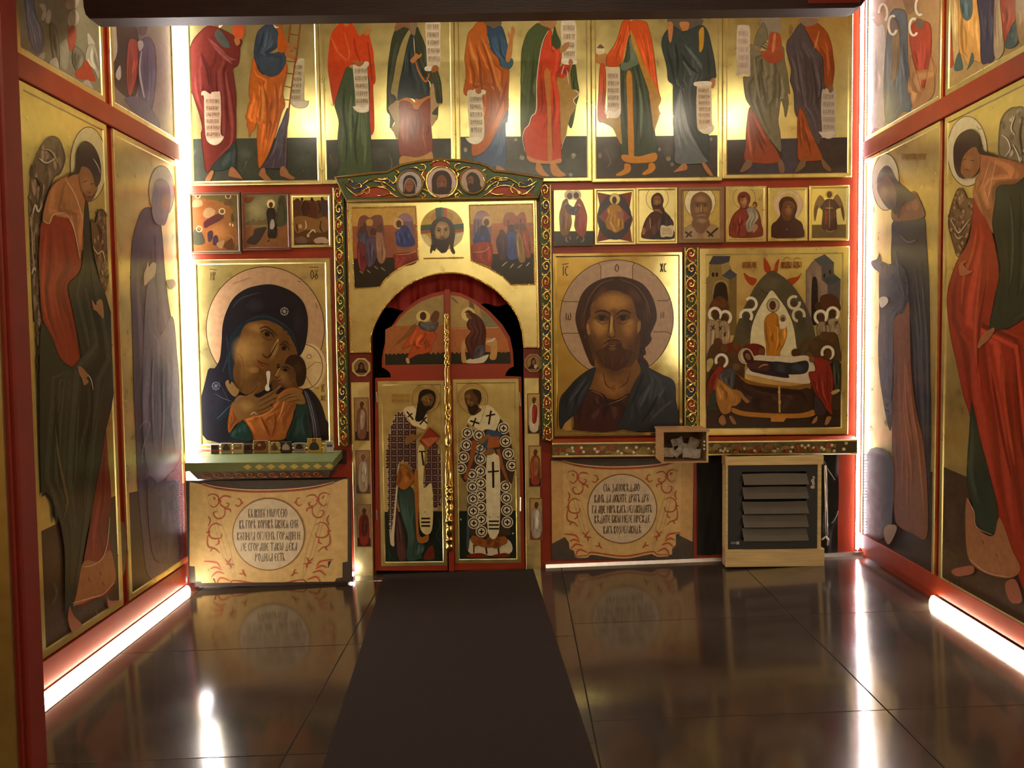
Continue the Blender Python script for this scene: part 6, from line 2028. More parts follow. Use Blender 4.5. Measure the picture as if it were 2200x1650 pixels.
MB().hexa([(xa, YL - .03, zc0), (xb, YL - .03, zc0), (xb, YTB, zc0), (xa, YTB, zc0), (X0 + .02, YT + .012, zc1), (X1 - .012, YT + .012, zc1), (X1 - .012, YTB, zc1), (X0 + .02, YTB, zc1)]).build('cornice', PB, lec)
cm_ = mat('terracotta_paint', hx('9a5c34'), .5, 0, .2, 30)
for k in range(11):                                     # carved leaf roundels on the cornice
    t = (k + .5) / 11; xq = xa + (xb - xa) * (.06 + .92 * t); yq = (YL - .03 + YT + .012) / 2; zq = (zc0 + zc1) / 2
    m = MB(); nrm = Vector((0, -(zc1 - zc0), -((YL - .03) - (YT + .012)))).normalized(); up = Vector((0, (YT + .012) - (YL - .03), zc1 - zc0)).normalized()
    c0 = Vector((xq, yq, zq)) + nrm * .002
    m.tube([c0 + Vector((1, 0, 0)) * (.026 * math.cos(a)) + up * (.030 * math.sin(a)) for a in np.linspace(.3, 5.6, 13)], .006, 5, rfun=lambda q: .4 + q)
    m.tube([c0 + Vector((-.008, 0, 0)), c0 + Vector((.010, 0, 0)) + up * .006], .007, 5); m.build('leaf_roundel', cm_, lec, True)
MB().box(at_y(690, 980, D - .05).x, at_y(742, 980, D - .05).x, D - .054, D - .02, zb_ - .09, zb_ + .0).build('bracket', DARKWOOD, lec)
keep(lec)
# small cards and icons leaning along the back of the stand
def zt_at(y): return zf + (zb_ - zf) * (y - YT) / (YTB - YT)
CG = 'small cards along the back of the icon stand'
def card(label, x0, y0, x1, y1, col, spec, Y=5.44, t=.008, frame=.004):
    u0, u1, v0, v1 = rect_px(x0, y0, x1, y1, Y)
    dz = zt_at(Y) + .001 - v0; v0 += dz; v1 += dz
    o = thing('small_card_icon', label, 'card', ((u0 + u1) / 2, Y + t, v0), CG)
    board(o, lambda u, v, d: (u, Y + t - d, v), u0, u1, v0, v1, t, frame, .001, mat('card_' + col, hx(col), .5, 0, .1, 40), 'card')
    cv = Canvas('y', Y + .0006, (u0 + frame, u1 - frame, v0 + frame, v1 - frame), o)
    cv.draw(spec); cv.flush(); keep(o)
def bust(cx, y0, y1, bg, robe, face='8a5c3a', hair='2a1a12'):
    h = y1 - y0; Y_ = lambda t: y0 + h * t
    return '\n'.join(['# picture', 'P %s %f,%f %f,%f %f,%f %f,%f' % (bg, cx - 20, y0 - 5, cx + 20, y0 - 5, cx + 20, y1 + 5, cx - 20, y1 + 5),
        'S %s %f,%f %f,%f %f,%f %f,%f %f,%f' % (robe, cx, Y_(.42), cx + h * .28, Y_(.6), cx + h * .34, Y_(1), cx - h * .34, Y_(1), cx - h * .28, Y_(.6)),
        'E %s %f,%f %f,%f' % (hair, cx, Y_(.3), h * .15, h * .2), 'E %s %f,%f %f,%f' % (face, cx, Y_(.33), h * .10, h * .15)])
card('dim brown card, first from the left on the icon stand', 452, 946, 470, 966, '6a4c40', bust(461, 947, 965, '7a5a48', '3a2a26'))
card('pale card with a dark figure, second from the left on the icon stand', 474, 945, 497, 968, 'b0a080', bust(486, 946, 967, '9a8c70', '4a4038'))
card('cream card with a crowd of tiny figures, third from the left on the icon stand', 500, 946, 522, 968, 'c8b090', '''
# picture
P c4a884 495,940 525,940 525,972 495,972
E 8a5a40 505,953 2,5
E 7a4a38 511,952 2,5
E 8a6048 516,954 2,5
P 8a6a50 503,960 519,959 519,965 503,966
''')
card('dark card with a brown bust, fourth from the left on the icon stand', 523, 947, 542, 968, '4a3428', bust(532, 948, 967, '54402c', '2a1814', '6a4428'))
card('open wooden folding icon in the middle of the card row', 544, 940, 575, 968, '8a6a40', '''
# picture
P 9a7440 540,935 580,935 580,970 540,970
S 6a3420 546,962 556,948 566,946 572,960 566,967 550,967
E c0a070 557,956 4,3
''')
card('thin pale card seen edge-on beside the folding icon', 575.5, 946, 579.5, 972, 'd0bc94', '''
# picture
P d8c8a0 570,940 585,940 585,975 570,975
''')
card('gold card with two small figures, right of the pale edge-on card', 581, 945, 600, 969, 'b09858', bust(590, 948, 967, 'b8a468', '5a4a38') + '\nS 6a5a40 583,958 588,956 588,966 583,966')
card('dark framed card with a pale long-haired face on the icon stand', 602, 942, 627, 967, '2a2420', bust(614, 944, 966, '3a302c', 'b8a498', 'b08c70', '1c1410'), frame=.006)
card('silver framed card with a dark hooded figure on the icon stand', 631, 943, 656, 965, 'a09484', bust(643, 944, 964, '8a8074', '2a241e'), frame=.007)
card('large gold card with a dark blue robed man on the icon stand', 660, 935, 690, 966, 'c09c50', bust(675, 937, 966, 'c8a040', '343a42', '8a5c38', '241a14'), frame=.002)
card('small yellow paper slip near the right end of the card row', 692, 939, 698.5, 953, 'd8c860', '# picture\nP e0d070 688,930 702,930 702,958 688,958', frame=.001)
card('white framed card with a blue base at the right end of the card row', 699.5, 936, 716, 961, 'c8c4bc', bust(708, 938, 956, 'c8c090', 'b0a890', 'a89878', 'a08c60') + '\nP 4a5280 702,955 714,955 714,960 702,960', frame=.005)
# ================================================================ painted ledge on the right
YS = 5.44
sx0, sx1 = at_y(1187, 966, YS).x, at_y(1842, 960, YS).x
sz0, sz1 = at_y(1500, 979, YS).z, at_y(1500, 948, YS).z
sh = thing('painted_ledge', 'gilded ledge painted with small flowers under the right icons', 'ledge', ((sx0 + sx1) / 2, D, sz0))
MB().box(sx0, sx1, YS, D - .0005, sz0, sz1).build('ledge_board', mat('ledge_green', hx('6a5a2c'), .45, .2, .3, 30), sh)
MB().bevel_box(sx0, sx1, YS - .008, YS, sz1 - .012, sz1, .003).build('gilt_edge', GOLDM, sh)
MB().bevel_box(sx0, sx1, YS - .008, YS, sz0, sz0 + .011, .003).build('gilt_edge', GOLDM, sh)
MB().hexa([(sx0, YS + .004, sz1 + .001), (sx1, YS + .004, sz1 + .001), (sx1, D - .0005, sz1 + .001), (sx0, D - .0005, sz1 + .001), (sx0, YS + .05, sz1 + .016), (sx1, YS + .05, sz1 + .016), (sx1, D - .0005, sz1 + .016), (sx0, D - .0005, sz1 + .016)]).build('red_slope', RED, sh)
cv = Canvas('y', YS - .0006, (sx0, sx1, sz0 + .012, sz1 - .013), sh); out = ['# painted_flowers']
random.seed(11); x = 1192
while x < 1838:
    y = 966 - (x - 1500) * .012
    r = random.random(); yy = y + random.uniform(-7, 8)
    if r < .35: out.append('E %s %f,%f %f,%f' % (random.choice(('8a3c1c', '96441e', '7a5a24')), x, yy, random.uniform(4, 9), random.uniform(3, 7)))
    elif r < .6: out.append('L 8a7a44 1.4 %f,%f %f,%f %f,%f' % (x, y + 9, x + random.uniform(-4, 4), y, x + random.uniform(-8, 8), y - 8))
    elif r < .78: out.append('E 8e7c40 %f,%f %f,%f' % (x, yy, random.uniform(5, 10), random.uniform(3, 6)))
    else: out += ['E c8b898 %f,%f 3.4,3.4' % (x, yy), 'E e8dcc0 %f,%f 2,2' % (x + .5, yy - .5)]
    x += random.uniform(2, 5)
out += ['P 4a3a1c 1796,950 1838,949 1838,976 1796,977', 'E d0c4a8 1818,952 3.6,3.6', 'E d0c4a8 1813,965 4,3.6', 'E f0e8d4 1813,965 1.8,1.8']
cv.draw('\n'.join(out)); cv.flush(); keep(sh)
# ================================================================ donation box
YB0, YB1 = 5.19, YS - .012
ux0, ux1, uz0, uz1 = rect_px(1422, 928, 1522, 991, YB0)
db = thing('donation_box', 'plywood donation box with a clear front and banknotes inside', 'box', ((ux0 + ux1) / 2, (YB0 + YB1) / 2, uz0))
t = .012
MB().box(ux0, ux0 + t, YB0, YB1, uz0, uz1).build('side', WOODB, db); MB().box(ux1 - t, ux1, YB0, YB1, uz0, uz1).build('side', WOOD, db)
MB().box(ux0 - .006, ux1 + .006, YB0 - .004, YB1, uz1, uz1 + .012).build('lid', WOODB, db)
MB().box(ux0, ux1, YB0, YB1, uz0 - .01, uz0).build('base', WOODB, db)
MB().box(ux0 + t, ux1 - t, YB1 - .006, YB1, uz0, uz1).build('back', mat('box_inside', hx('5e4c3e'), .6, 0, .1, 20), db)
gm = bpy.data.materials.new('clear_pane'); gm.use_nodes = True
nt = gm.node_tree; nt.nodes.clear(); og = nt.nodes.new('ShaderNodeOutputMaterial'); mxs = nt.nodes.new('ShaderNodeMixShader'); tr = nt.nodes.new('ShaderNodeBsdfTransparent'); gl = nt.nodes.new('ShaderNodeBsdfGlossy'); fr = nt.nodes.new('ShaderNodeFresnel')
fr.inputs['IOR'].default_value = 1.5; gl.inputs['Roughness'].default_value = .05
nt.links.new(fr.outputs[0], mxs.inputs[0]); nt.links.new(tr.outputs[0], mxs.inputs[1]); nt.links.new(gl.outputs[0], mxs.inputs[2]); nt.links.new(mxs.outputs[0], og.inputs[0])
MB().box(ux0 + t, ux1 - t, YB0 + .004, YB0 + .007, uz0, uz1).build('clear_pane', gm, db)
for k, y in enumerate((946, 953, 959)):
    c = at_y(1512.5, y + 5, YB0 - .002); MB().lathe([(.006, -.002), (.007, .0), (.003, .003)], 0, 0, 8).build('screw', ALU, db)
    s_ = db.children[-1] if False else bpy.data.objects[[o.name for o in db.children][-1]]
keep(db)
i = 0
for ch_ in [c for c in db.children if c.name.startswith('screw')]:
    p = at_y(1513, (949, 957, 965)[i], YB0 - .003); ch_.rotation_euler = (math.pi / 2, 0, 0); ch_.location = p - db.location; i += 1
NOTE = mat('banknote_grey', hx('d2cac0'), .6, 0, .3, 60); NOTE2 = mat('banknote_tan', hx('d8c8b0'), .6, 0, .3, 60)
def note(label, cx, cy, Y, ang_, w_=.105, h_=.055, fold=0.0, m_=NOTE, tilt=0.2):
    V = []; F = []; n = 6
    for i in range(n + 1):
        u = (i / n - .5) * w_
        for v in (-.5, .5): V.append((u * math.cos(fold * (i - 3) * .2), .010 * math.sin(i * 1.1) + abs(u) * fold, v * h_))
    for i in range(n): F.append((2 * i, 2 * i + 1, 2 * i + 3, 2 * i + 2))
    k = len(V); V += [(x, y + .0006, z) for x, y, z in V]; F += [tuple(k + q for q in reversed(f)) for f in F]
    o = mesh_obj('banknote', V, F, m_); o.location = at_y(cx, cy, Y); o.rotation_euler = (tilt, ang_, 0)
    tag(o, label, 'banknote', 'banknotes in the donation box')
    me = o.data
note('banknote lying at the lower left corner inside the donation box', 1437, 972, 5.26, -.1, .07, .06, .1, NOTE2)
note('folded banknote standing left of the big pale stack in the box', 1458, 970, 5.25, -.9, .075, .045, .2)
note('largest pale banknote at the bottom right inside the donation box', 1486, 974, 5.235, .03, .11, .06, .0)
note('crumpled banknote leaning at the upper left of the pile in the box', 1456, 950, 5.33, -.35, .075, .05, .3)
note('banknote in the middle of the pile just above the largest one', 1480, 963, 5.30, .12, .10, .05, .1)
note('small banknote at the top right of the pile in the box', 1492, 950, 5.34, .25, .07, .05, .2, NOTE2)
# ================================================================ heater in its wooden frame, black cloth behind
q = rect_px(1498, 978, 1800, 1190, D - .004)
V = []; F = []; nx, nz = 40, 20
for i in range(nx + 1):
    for k in range(nz + 1):
        x = q[0] + (q[1] - q[0]) * i / nx; z = q[2] + (q[3] - q[2]) * k / nz
        V.append((x, D - .010 - .006 * math.sin(i * .9 + k * .25) - .004 * math.sin(i * 2.1 - k * .6), z))
for i in range(nx):
    for k in range(nz): a = i * (nz + 1) + k; F.append((a, a + 1, a + nz + 2, a + nz + 1))
o = mesh_obj('black_cloth', V, F, BLACK, None, True, origin=((q[0] + q[1]) / 2, D, q[2])); tag(o, 'black cloth hung on the wall behind the wood-framed heater', 'cloth')
YH = 5.33
hx0, hx1, hz0, hz1 = rect_px(1560, 980, 1772, 1222, YH)
hz0 = floor_z((hx0 + hx1) / 2) + .006
wf = thing('wood_frame_stand', 'raw pale wood frame holding the black heater', 'frame', ((hx0 + hx1) / 2, YH, hz0))
zA, zB = at_y(1660, 1180, YH).z, at_y(1660, 999, YH).z
MB().bevel_box(hx0, hx1, YH, YH + .02, hz0, zA, .002).build('bottom_board', WOOD, wf)
MB().bevel_box(hx0 - .004, hx1 - .01, YH - .002, YH + .018, zB, hz1, .002).build('top_rail', WOOD, wf)
xp0, xp1 = at_y(1564, 1090, YH).x, at_y(1757, 1090, YH).x
MB().box(hx0, xp0, YH + .002, YH + .10, zA, zB).build('upright', WOOD, wf); MB().box(xp1, xp1 + .022, YH + .002, YH + .10, zA, zB).build('upright', WOOD, wf)
MB().box(hx0, hx0 + .02, YH + .0205, YH + .10, hz0, zA).build('side_board', WOODB, wf); MB().box(hx1 - .02, hx1, YH + .0205, YH + .10, hz0, zA).build('side_board', WOODB, wf)
MB().box(hx0 - .004, hx0 + .016, YH + .0185, YH + .10, zB, hz1).build('side_rail', WOODB, wf)
keep(wf)
ht = thing('fan_heater', 'black square fan heater with five grey louvres in a wood frame', 'heater', ((xp0 + xp1) / 2, YH + .03, zA + .002))
YHF = YH + .012
lx0, lx1 = at_y(1594, 1090, YHF).x, at_y(1732, 1090, YHF).x
lzt, lzb = at_y(1662, 1013, YHF).z, at_y(1662, 1160, YHF).z
a_, b_, c_, d_ = xp0 + .002, xp1 - .002, zA + .002, zB - .002
MB().box(a_, lx0, YHF, YHF + .085, c_, d_).box(lx1, b_, YHF, YHF + .085, c_, d_).box(lx0, lx1, YHF, YHF + .085, lzt, d_).box(lx0, lx1, YHF, YHF + .085, c_, lzb).box(lx0, lx1, YHF + .07, YHF + .085, lzb, lzt).build('housing', HEATER, ht)
for k in range(5):
    ya = (1018, 1046, 1077, 1105, 1134)[k]; yb = ya + (20, 22, 23, 24, 24)[k]
    z1_, z0_ = at_y(1662, ya, YHF).z, at_y(1662, yb, YHF).z; n = 8; V = []; F = []
    for i in range(n + 1):
        u = i / n; bow = .006 * math.sin(math.pi * u) * (1 if k > 1 else .6); x = lx0 + (lx1 - lx0) * u
        V += [(x, YHF - .002, z1_ + (bow if k < 2 else -.002 * math.sin(math.pi * u))), (x + (.008 if u < .5 else .004), YHF - .042, z0_ - (bow * .6 if k > 1 else 0)), (x + .004, YHF - .040, z0_ - .004), (x, YHF - .001, z1_ - .006)]
    for i in range(n):
        for j in range(4): F.append((4 * i + j, 4 * i + (j + 1) % 4, 4 * i + 4 + (j + 1) % 4, 4 * i + 4 + j))
    F += [(0, 1, 2, 3), (4 * n + 3, 4 * n + 2, 4 * n + 1, 4 * n)]
    mesh_obj('louvre', V, F, LOUVRE, ht)
cv = Canvas('y', YHF - .0005, None, ht); cv.part('brand_lettering'); cw = hx('d8d0c4')
ws = [6, 6, 2.6, 2.6, 6]; cur = 0
for c_, w_ in zip('Ballu', ws):                          # reads bottom to top
    for st in GL[c_].split(';')[1:]:
        cv.layer -= 1
        cv.strip([(1742.5 + float(z.split(',')[1]) * .70, 1049.5 - (cur + float(z.split(',')[0])) * 1.14) for z in st.split()], 1.9, cw, False)
    cur += w_
cv.part('rating_label'); cv.poly([(1570, 1164), (1581, 1164), (1581, 1169), (1570, 1169)], hx('6a6a68')); cv.poly([(1582, 1163.5), (1588, 1163.5), (1588, 1169.5), (1582, 1169.5)], hx('b8b4ac')); cv.flush()
m = MB(); m.tube([at_y(1773, 1000, YH + .06), at_y(1775, 1080, YH + .06), at_y(1776, 1150, YH + .06)], .009, 8); m.build('water_pipe', ALU, ht, True)
m = MB(); m.tube([at_y(1774, 1152, YH + .05), at_y(1780, 1160, YH + .05), at_y(1779, 1172, YH + .05)], .008, 8); m.build('valve', ALU, ht, True)
m = MB(); m.tube([at_y(1766, 1160, YH + .05), at_y(1774, 1153, YH + .05)], .006, 8); m.build('valve_stem', ALU, ht, True)
keep(ht)
for lab, ps in (('thin grey cable hanging down beside the upper right corner of the heater', [(1770, 990), (1778, 1008), (1790, 1026), (1793, 1031)]), ('short grey cable curving behind the lower right side of the heater', [(1800, 1098), (1797, 1108), (1790, 1120), (1786, 1124)])):
    P = [at_y(a, b, D - .035) for a, b in spline(ps, False, 4)]
    o = MB().tube(P, .0035, 6).build('cable', mat('cable_grey', hx('6a625c'), .5), None, True, origin=tuple(P[0])); tag(o, lab, 'cable')
# ================================================================ tall panels on the side walls
def side_icon(name, label, left, y0, y1, z0, z1, brd, spec, t=.022, rec=.005, group='tall icon panels of the side walls', base=None):
    X = XL if left else XR; s_ = 1 if left else -1
    o = thing(name, label, 'icon', (X, (y0 + y1) / 2, z0), group)
    board(o, lambda u, v, d: (X + s_ * d, u, v), y0, y1, z0, z1, t, brd, rec, GOLD)
    e = brd + rec * 1.2
    c = Canvas('+x' if left else '-x', X + s_ * (t - rec + .0003), (y0 + e, y1 - e, z0 + e, z1 - e), o, True)
    if base:
        c.part('painted_background'); c.draw(base)
    c.draw(spec); c.flush(); keep(o)
xl_, xr_ = XL + .022, XR - .022
yA0, yA1, yB0, yB1 = 3.715, at_x(249, 820, xl_).y, at_x(263, 820, xl_).y, D - .117
zb_ = .105; zt_ = lz0 - .004
side_icon('tall_icon_panel', 'tall panel of a bowing winged figure in dark green and red, beside the red post', True, yA0, yA1, zb_, zt_, .035, '''
# painted_ground
P 4a3424 70,1150 275,1052 290,1320 90,1440
B 5c4630 120,1200 30,60 .5
B 5a4632 262,1180 10,60 .5
L 4e5448 5 115,1250 122,1275 112,1300
L 4e5448 4 205,1310 212,1325
# halo
E cfc08c 190,353 39,80
O 4a3018 190,353 39,80 1.6
# wings
F 6c5640 90 112,292 128,300 138,325 140,345 130,372 118,380 112,392 100,432 92,462 88,500 86,560 86,600 84,640 88,690 88,740 86,810 78,720 71,650 65,580 61,520 60,470 62,420 66,370 78,330 95,302
L c8bca0 3 84,340 100,350 118,340
L c8bca0 4 70,460 76,440 82,455 90,440
L 3a2a1c 3 75,380 90,400 85,440
L a89878 3 90,320 110,325 125,350
L c8bca0 4 68,590 74,575 80,590
L a89878 3 68,480 70,540 74,580
L 3a2a1c 3 78,500 80,560 78,620
F 6e4e2c 50 214,450 226,456 233,480 237,530 235,580 226,628 216,602 207,565 199,525 196,472 205,478
L c8b08c 3 200,530 210,545 220,540 226,560
L 3a2414 3 210,480 218,500 215,520
L 3a2414 1.6 214,450 226,456 234,486 237,535
# painted_robe
C 93331a 7 90,478 110,470 140,455 160,490 170,540 175,560 172,580 165,592 150,606 147,628 155,662 165,720 172,770 178,788 165,792 145,783 125,762 108,722 92,684 86,620 84,560 86,510
C 8a2e1a 5 222,884 228,930 232,990 238,1075 234,1100 228,1140 238,1170 244,1217 246,1252 232,1277 205,1287 166,1298 178,1217 190,1150 205,1060 215,980
S a8683e 180,1207 212,1206 236,1182 246,1216 246,1252 215,1277 160,1302 154,1290 166,1256
C a86c3e 5 112,400 140,380 170,370 180,412 186,430 182,470 178,500 172,556 158,488 140,455 118,462 108,478 92,474 98,436
L d8b890 2 92,474 106,480 114,462 140,456
L d8b890 1.8 142,458 158,488 172,556
L d8b890 1.8 140,384 162,420 178,470
# painted_mantle
C 2f3022 9 88,706 110,722 128,766 148,787 178,790 172,740 152,645 148,612 168,590 178,562 180,480 186,422 192,470 197,540 210,592 226,632 240,682 250,740 250,790 240,870 226,930 215,1000 200,1080 186,1150 172,1230 160,1290 142,1322 140,1200 135,1150 125,1110 121,1126 115,1080 100,1058 88,1056 86,900
L 1c1c14 4 120,850 124,950 130,1050
L 44462f 4 170,850 165,960 160,1060
L 1c1c14 4 200,800 196,900 185,1000
L 6a5a3a 4 118,910 126,980 140,1050 145,1080 135,1120
# hem_pearls
L d8b890 2 178,1218 200,1214 222,1196 232,1160 236,1110
L d8b890 2 156,1296 190,1286 222,1276 246,1250
L d8b890 1.6 152,1320 166,1355 184,1352
L 7a3420 2 190,1240 194,1250
L 7a3420 2 214,1226 218,1236
L 7a3420 2 220,1250 224,1258
# painted_head
S 8e5e38 170,358 190,352 206,372 211,396 206,416 190,422 177,412 170,385
B b07c4c 186,395 14,22 .6
S 33231c 180,303 198,310 211,332 217,358 216,388 206,402 200,380 190,362 176,358 170,372 156,376 146,382 150,374 162,366 166,346 168,322
L b8a890 2 200,340 210,356 216,372
L 3a2010 1.6 178,392 188,388
L 3a2010 1.6 194,396 202,394
L 3a2010 1.4 186,412 196,414
S 6e3a24 178,412 190,424 200,418 208,408 200,428 186,432
# painted_hands
S a8784c 197,644 206,656 208,648 216,643 221,652 223,682 217,680 207,668 201,664
S a07048 168,787 178,791 190,806 186,812 190,820 181,828 176,814 170,802
L c8b8a0 2 188,804 196,816 200,838
S a05c40 150,1302 158,1322 178,1346 165,1366 152,1352 146,1326
S a05c40 230,1278 236,1290 262,1290 256,1302 234,1306
''')
side_icon('tall_icon_panel', 'tall panel of a purple-robed veiled figure beside the left light strip', True, yB0, yB1, zb_, zt_, .03, '''
# painted_ground
P 33291f 270,1060 410,1035 410,1270 280,1320
B 2a2a24 330,1150 30,60 .5
S 5a2418 360,1200 375,1180 390,1185 385,1215 365,1215
# halo
E c8bfae 347,412 27,56
O 6a5a48 347,412 27,56 1.4
# painted_robe
C 4e4058 8 323,446 306,452 293,484 284,527 281,603 284,680 286,760 288,850 292,930 296,1029 300,1085 306,1150 316,1230 340,1250 370,1240 392,1210 393,1100 390,1000 387,900 384,800 374,720 362,650 354,580 348,500 340,460
C 625a74 6 326,590 340,640 338,680 345,720 370,680 380,760 386,880 388,980 360,1020 330,1040 312,980 306,880 308,760 312,660 316,620
C 3c3450 4 318,1030 345,1040 384,1010 390,1100 388,1190 350,1210 326,1180
L 7e7690 3 330,760 328,860 332,960
L 7e7690 3 350,800 352,900 348,980
L 8a829a 2 300,920 312,905 322,915 308,960 304,1000
# painted_veil
S 7c748a 336,388 350,384 364,400 366,440 356,480 345,484 336,480 330,470 326,448 330,410
S 9a6e4c 350,420 362,416 366,440 356,456 348,444
# painted_hands
S c0a890 318,560 320,574 326,565 335,566 333,590 322,602 310,614 309,590 314,575
S b89c80 358,606 372,600 378,612 366,622
''')
uz0, uz1 = lz1 + .004, 4.1
side_icon('upper_icon_panel', 'upper left wall panel crowded with grey and white figures', True, yA0, yA1, uz0, uz1, .03, '''
# painted_figure
C 6f7288 4 52,-20 70,-20 76,30 90,60 94,95 80,115 66,90 58,50
S b8b0a0 84,10 92,24 88,40 94,44 100,28 96,10
S b8b0a0 104,20 110,30 106,50 98,44
S a8a090 140,10 152,-10 170,-10 165,15 148,20
S b0a898 148,30 162,20 170,40 158,60 146,50
S a24e3c 146,66 156,54 164,66 162,95 156,110 148,104
S 9c9682 128,100 142,84 148,110 146,140 138,150 126,130
S b8b0a0 188,72 196,80 204,96 198,110 190,98
C aaa594 3 190,98 206,102 214,150 212,172 202,150 184,130
S a8452e 176,130 190,134 206,172 196,174 166,168 164,150
C 6a6454 3 108,50 120,60 128,110 126,150 116,130 110,90
S b8b0a0 60,108 72,118 64,126 54,112
S b0a898 84,120 96,112 94,128 84,126
C 787262 3 160,100 176,110 182,130 166,150 156,130
S b0a898 108,130 122,124 126,150 108,138
L c8c4b8 2 124,146 130,156
L c8c4b8 2 176,176 212,208
S b0a898 180,176 190,172 200,190 190,190
''', base='''
# painted_background
P 86806a 20,-900 240,-900 240,230 20,120
B 6a6654 120,60 40,60 .5
B 9a9480 60,60 30,50 .5
''')
side_icon('upper_icon_panel', 'dim upper left wall panel with a red figure among violet-grey figures', True, yB0, yB1, uz0, uz1, .03, '''
# painted_figure
P a89c90 230,20 252,20 252,120 256,165 238,158
S 3a2c2c 252,40 290,50 300,120 290,210 250,190 240,150 252,110
C 9c4034 4 276,92 288,84 298,96 298,130 290,180 278,206 272,160
C 4c4a72 5 300,96 318,80 332,100 336,150 330,220 316,250 300,210 298,150
S 55404c 298,60 306,50 316,54 314,72 302,76
S b0a8b0 296,90 306,88 308,100 300,110
L b8b0b4 4 304,110 300,150 306,190 310,210
S 5a5470 270,210 300,210 330,240 345,270 330,275 280,230
S a89c98 248,160 258,140 260,165 254,172
''', base='''
# painted_background
P 7e7068 220,-900 380,-900 380,330 220,240
B 6a5c68 310,130 50,90 .6
''')
yC0, yC1, yD0, yD1 = 3.45, at_x(2021, 820, xr_).y, at_x(2011, 820, xr_).y, D - .03
zbr = at_x(2024, 1256, xr_).z; ztr = rz0 - .004
side_icon('tall_icon_panel', 'tall panel of a bowing winged figure in a red mantle, nearest on the right wall', False, yC0, yC1, zbr, ztr, .03, '''
# painted_ground
P 4a3626 2015,998 2078,1025 2230,1100 2230,1400 2015,1300
B 5c4632 2045,1120 16,60 .6
# halo
E d2c498 2078,325 43,75
O 4a3018 2078,325 43,75 1.6
L 8a7a54 2 2098,270 2104,278 2110,274
L 8a7a54 2 2108,310 2114,316
# wings
F 84745a 60 2146,332 2145,300 2150,258 2165,236 2182,230 2205,236 2240,300 2240,420 2205,372 2186,352 2162,340
L d8ccb0 3 2152,290 2164,300 2170,320 2160,336
L d8ccb0 3 2180,250 2172,275 2180,290
L 4a3a28 3 2196,250 2190,290 2196,330
L d8ccb0 3 2176,310 2186,330 2192,350
F 6e5030 60 2044,440 2055,410 2064,404 2072,414 2078,426 2092,430 2088,470 2078,512 2066,540 2057,552 2046,520 2037,480
L c8b08c 2.4 2042,470 2052,490 2060,500 2072,486 2084,470
L 3a2614 3 2052,430 2058,450 2066,446
L c8b08c 2 2050,500 2058,512 2070,506
# painted_robe
C 9a3018 9 2095,400 2090,440 2085,500 2075,530 2058,556 2045,590 2036,625 2035,660 2042,720 2055,780 2070,850 2085,900 2100,1000 2122,1080 2150,1160 2180,1222 2225,1260 2230,680 2170,706 2140,712 2126,702 2136,640 2146,590 2138,530 2125,480 2105,420
L b84828 5 2100,480 2090,540 2070,600 2066,660
L b84828 5 2110,560 2100,640 2095,740 2110,860
L 6e1a0c 4 2120,600 2105,690 2100,800
L b84828 5 2150,760 2160,880 2180,1000
L 6e1a0c 4 2130,800 2150,920 2176,1040
L 6e1a0c 4 2180,760 2190,900 2200,1000
C 2f3a28 4 2086,866 2084,943 2077,1029 2092,1093 2097,1126 2133,1148 2144,1105 2128,1029 2105,943 2094,890
S a06a44 2077,1070 2090,1096 2097,1132 2133,1152 2148,1112 2175,1182 2192,1222 2170,1242 2120,1232 2082,1202 2074,1130
L 7a4028 2 2110,1160 2114,1170
L 7a4028 2 2140,1190 2144,1198
L d0a080 1.6 2078,1074 2092,1098 2098,1132 2133,1150
L d0a080 1.6 2082,1200 2120,1230 2170,1240
C a4683e 5 2105,326 2135,336 2165,342 2190,350 2230,362 2230,392 2180,394 2150,396 2140,430 2135,500 2118,470 2105,430 2096,408 2096,385 2105,370
L d0a078 1.6 2128,340 2116,380 2104,412
L d0a078 1.6 2140,342 2132,380 2120,440
# painted_mantle
C 2e3526 7 2145,400 2180,396 2230,388 2230,660 2200,684 2170,702 2140,709 2126,702 2136,650 2146,600 2148,570 2140,520 2132,480 2138,430
L 454e38 4 2170,420 2176,520 2170,620
L 1c2016 4 2190,420 2192,540 2184,640
# painted_head
S 8e5c36 2060,342 2075,318 2095,314 2105,330 2104,360 2090,380 2072,380 2062,364
B b07c4c 2080,350 14,20 .6
S 33201a 2048,335 2050,310 2062,288 2085,277 2100,287 2108,318 2122,328 2146,338 2120,334 2104,330 2096,316 2082,322 2068,340 2064,372 2074,384 2060,380 2051,362
L 3a2010 1.6 2068,344 2076,342
L 3a2010 1.6 2084,344 2094,346
L 3a2010 1.4 2072,364 2084,366
# painted_hands
S a8603e 2062,566 2070,560 2078,562 2070,568 2080,580 2090,582 2080,590 2064,592 2060,580
S a06840 2134,704 2136,712 2122,732 2112,740 2104,748 2100,744 2108,722 2120,712
S 9a5c44 2046,1224 2066,1218 2090,1216 2090,1232 2060,1238 2046,1232
S 9a5c44 2160,1252 2182,1246 2196,1290 2176,1296 2164,1280
''')
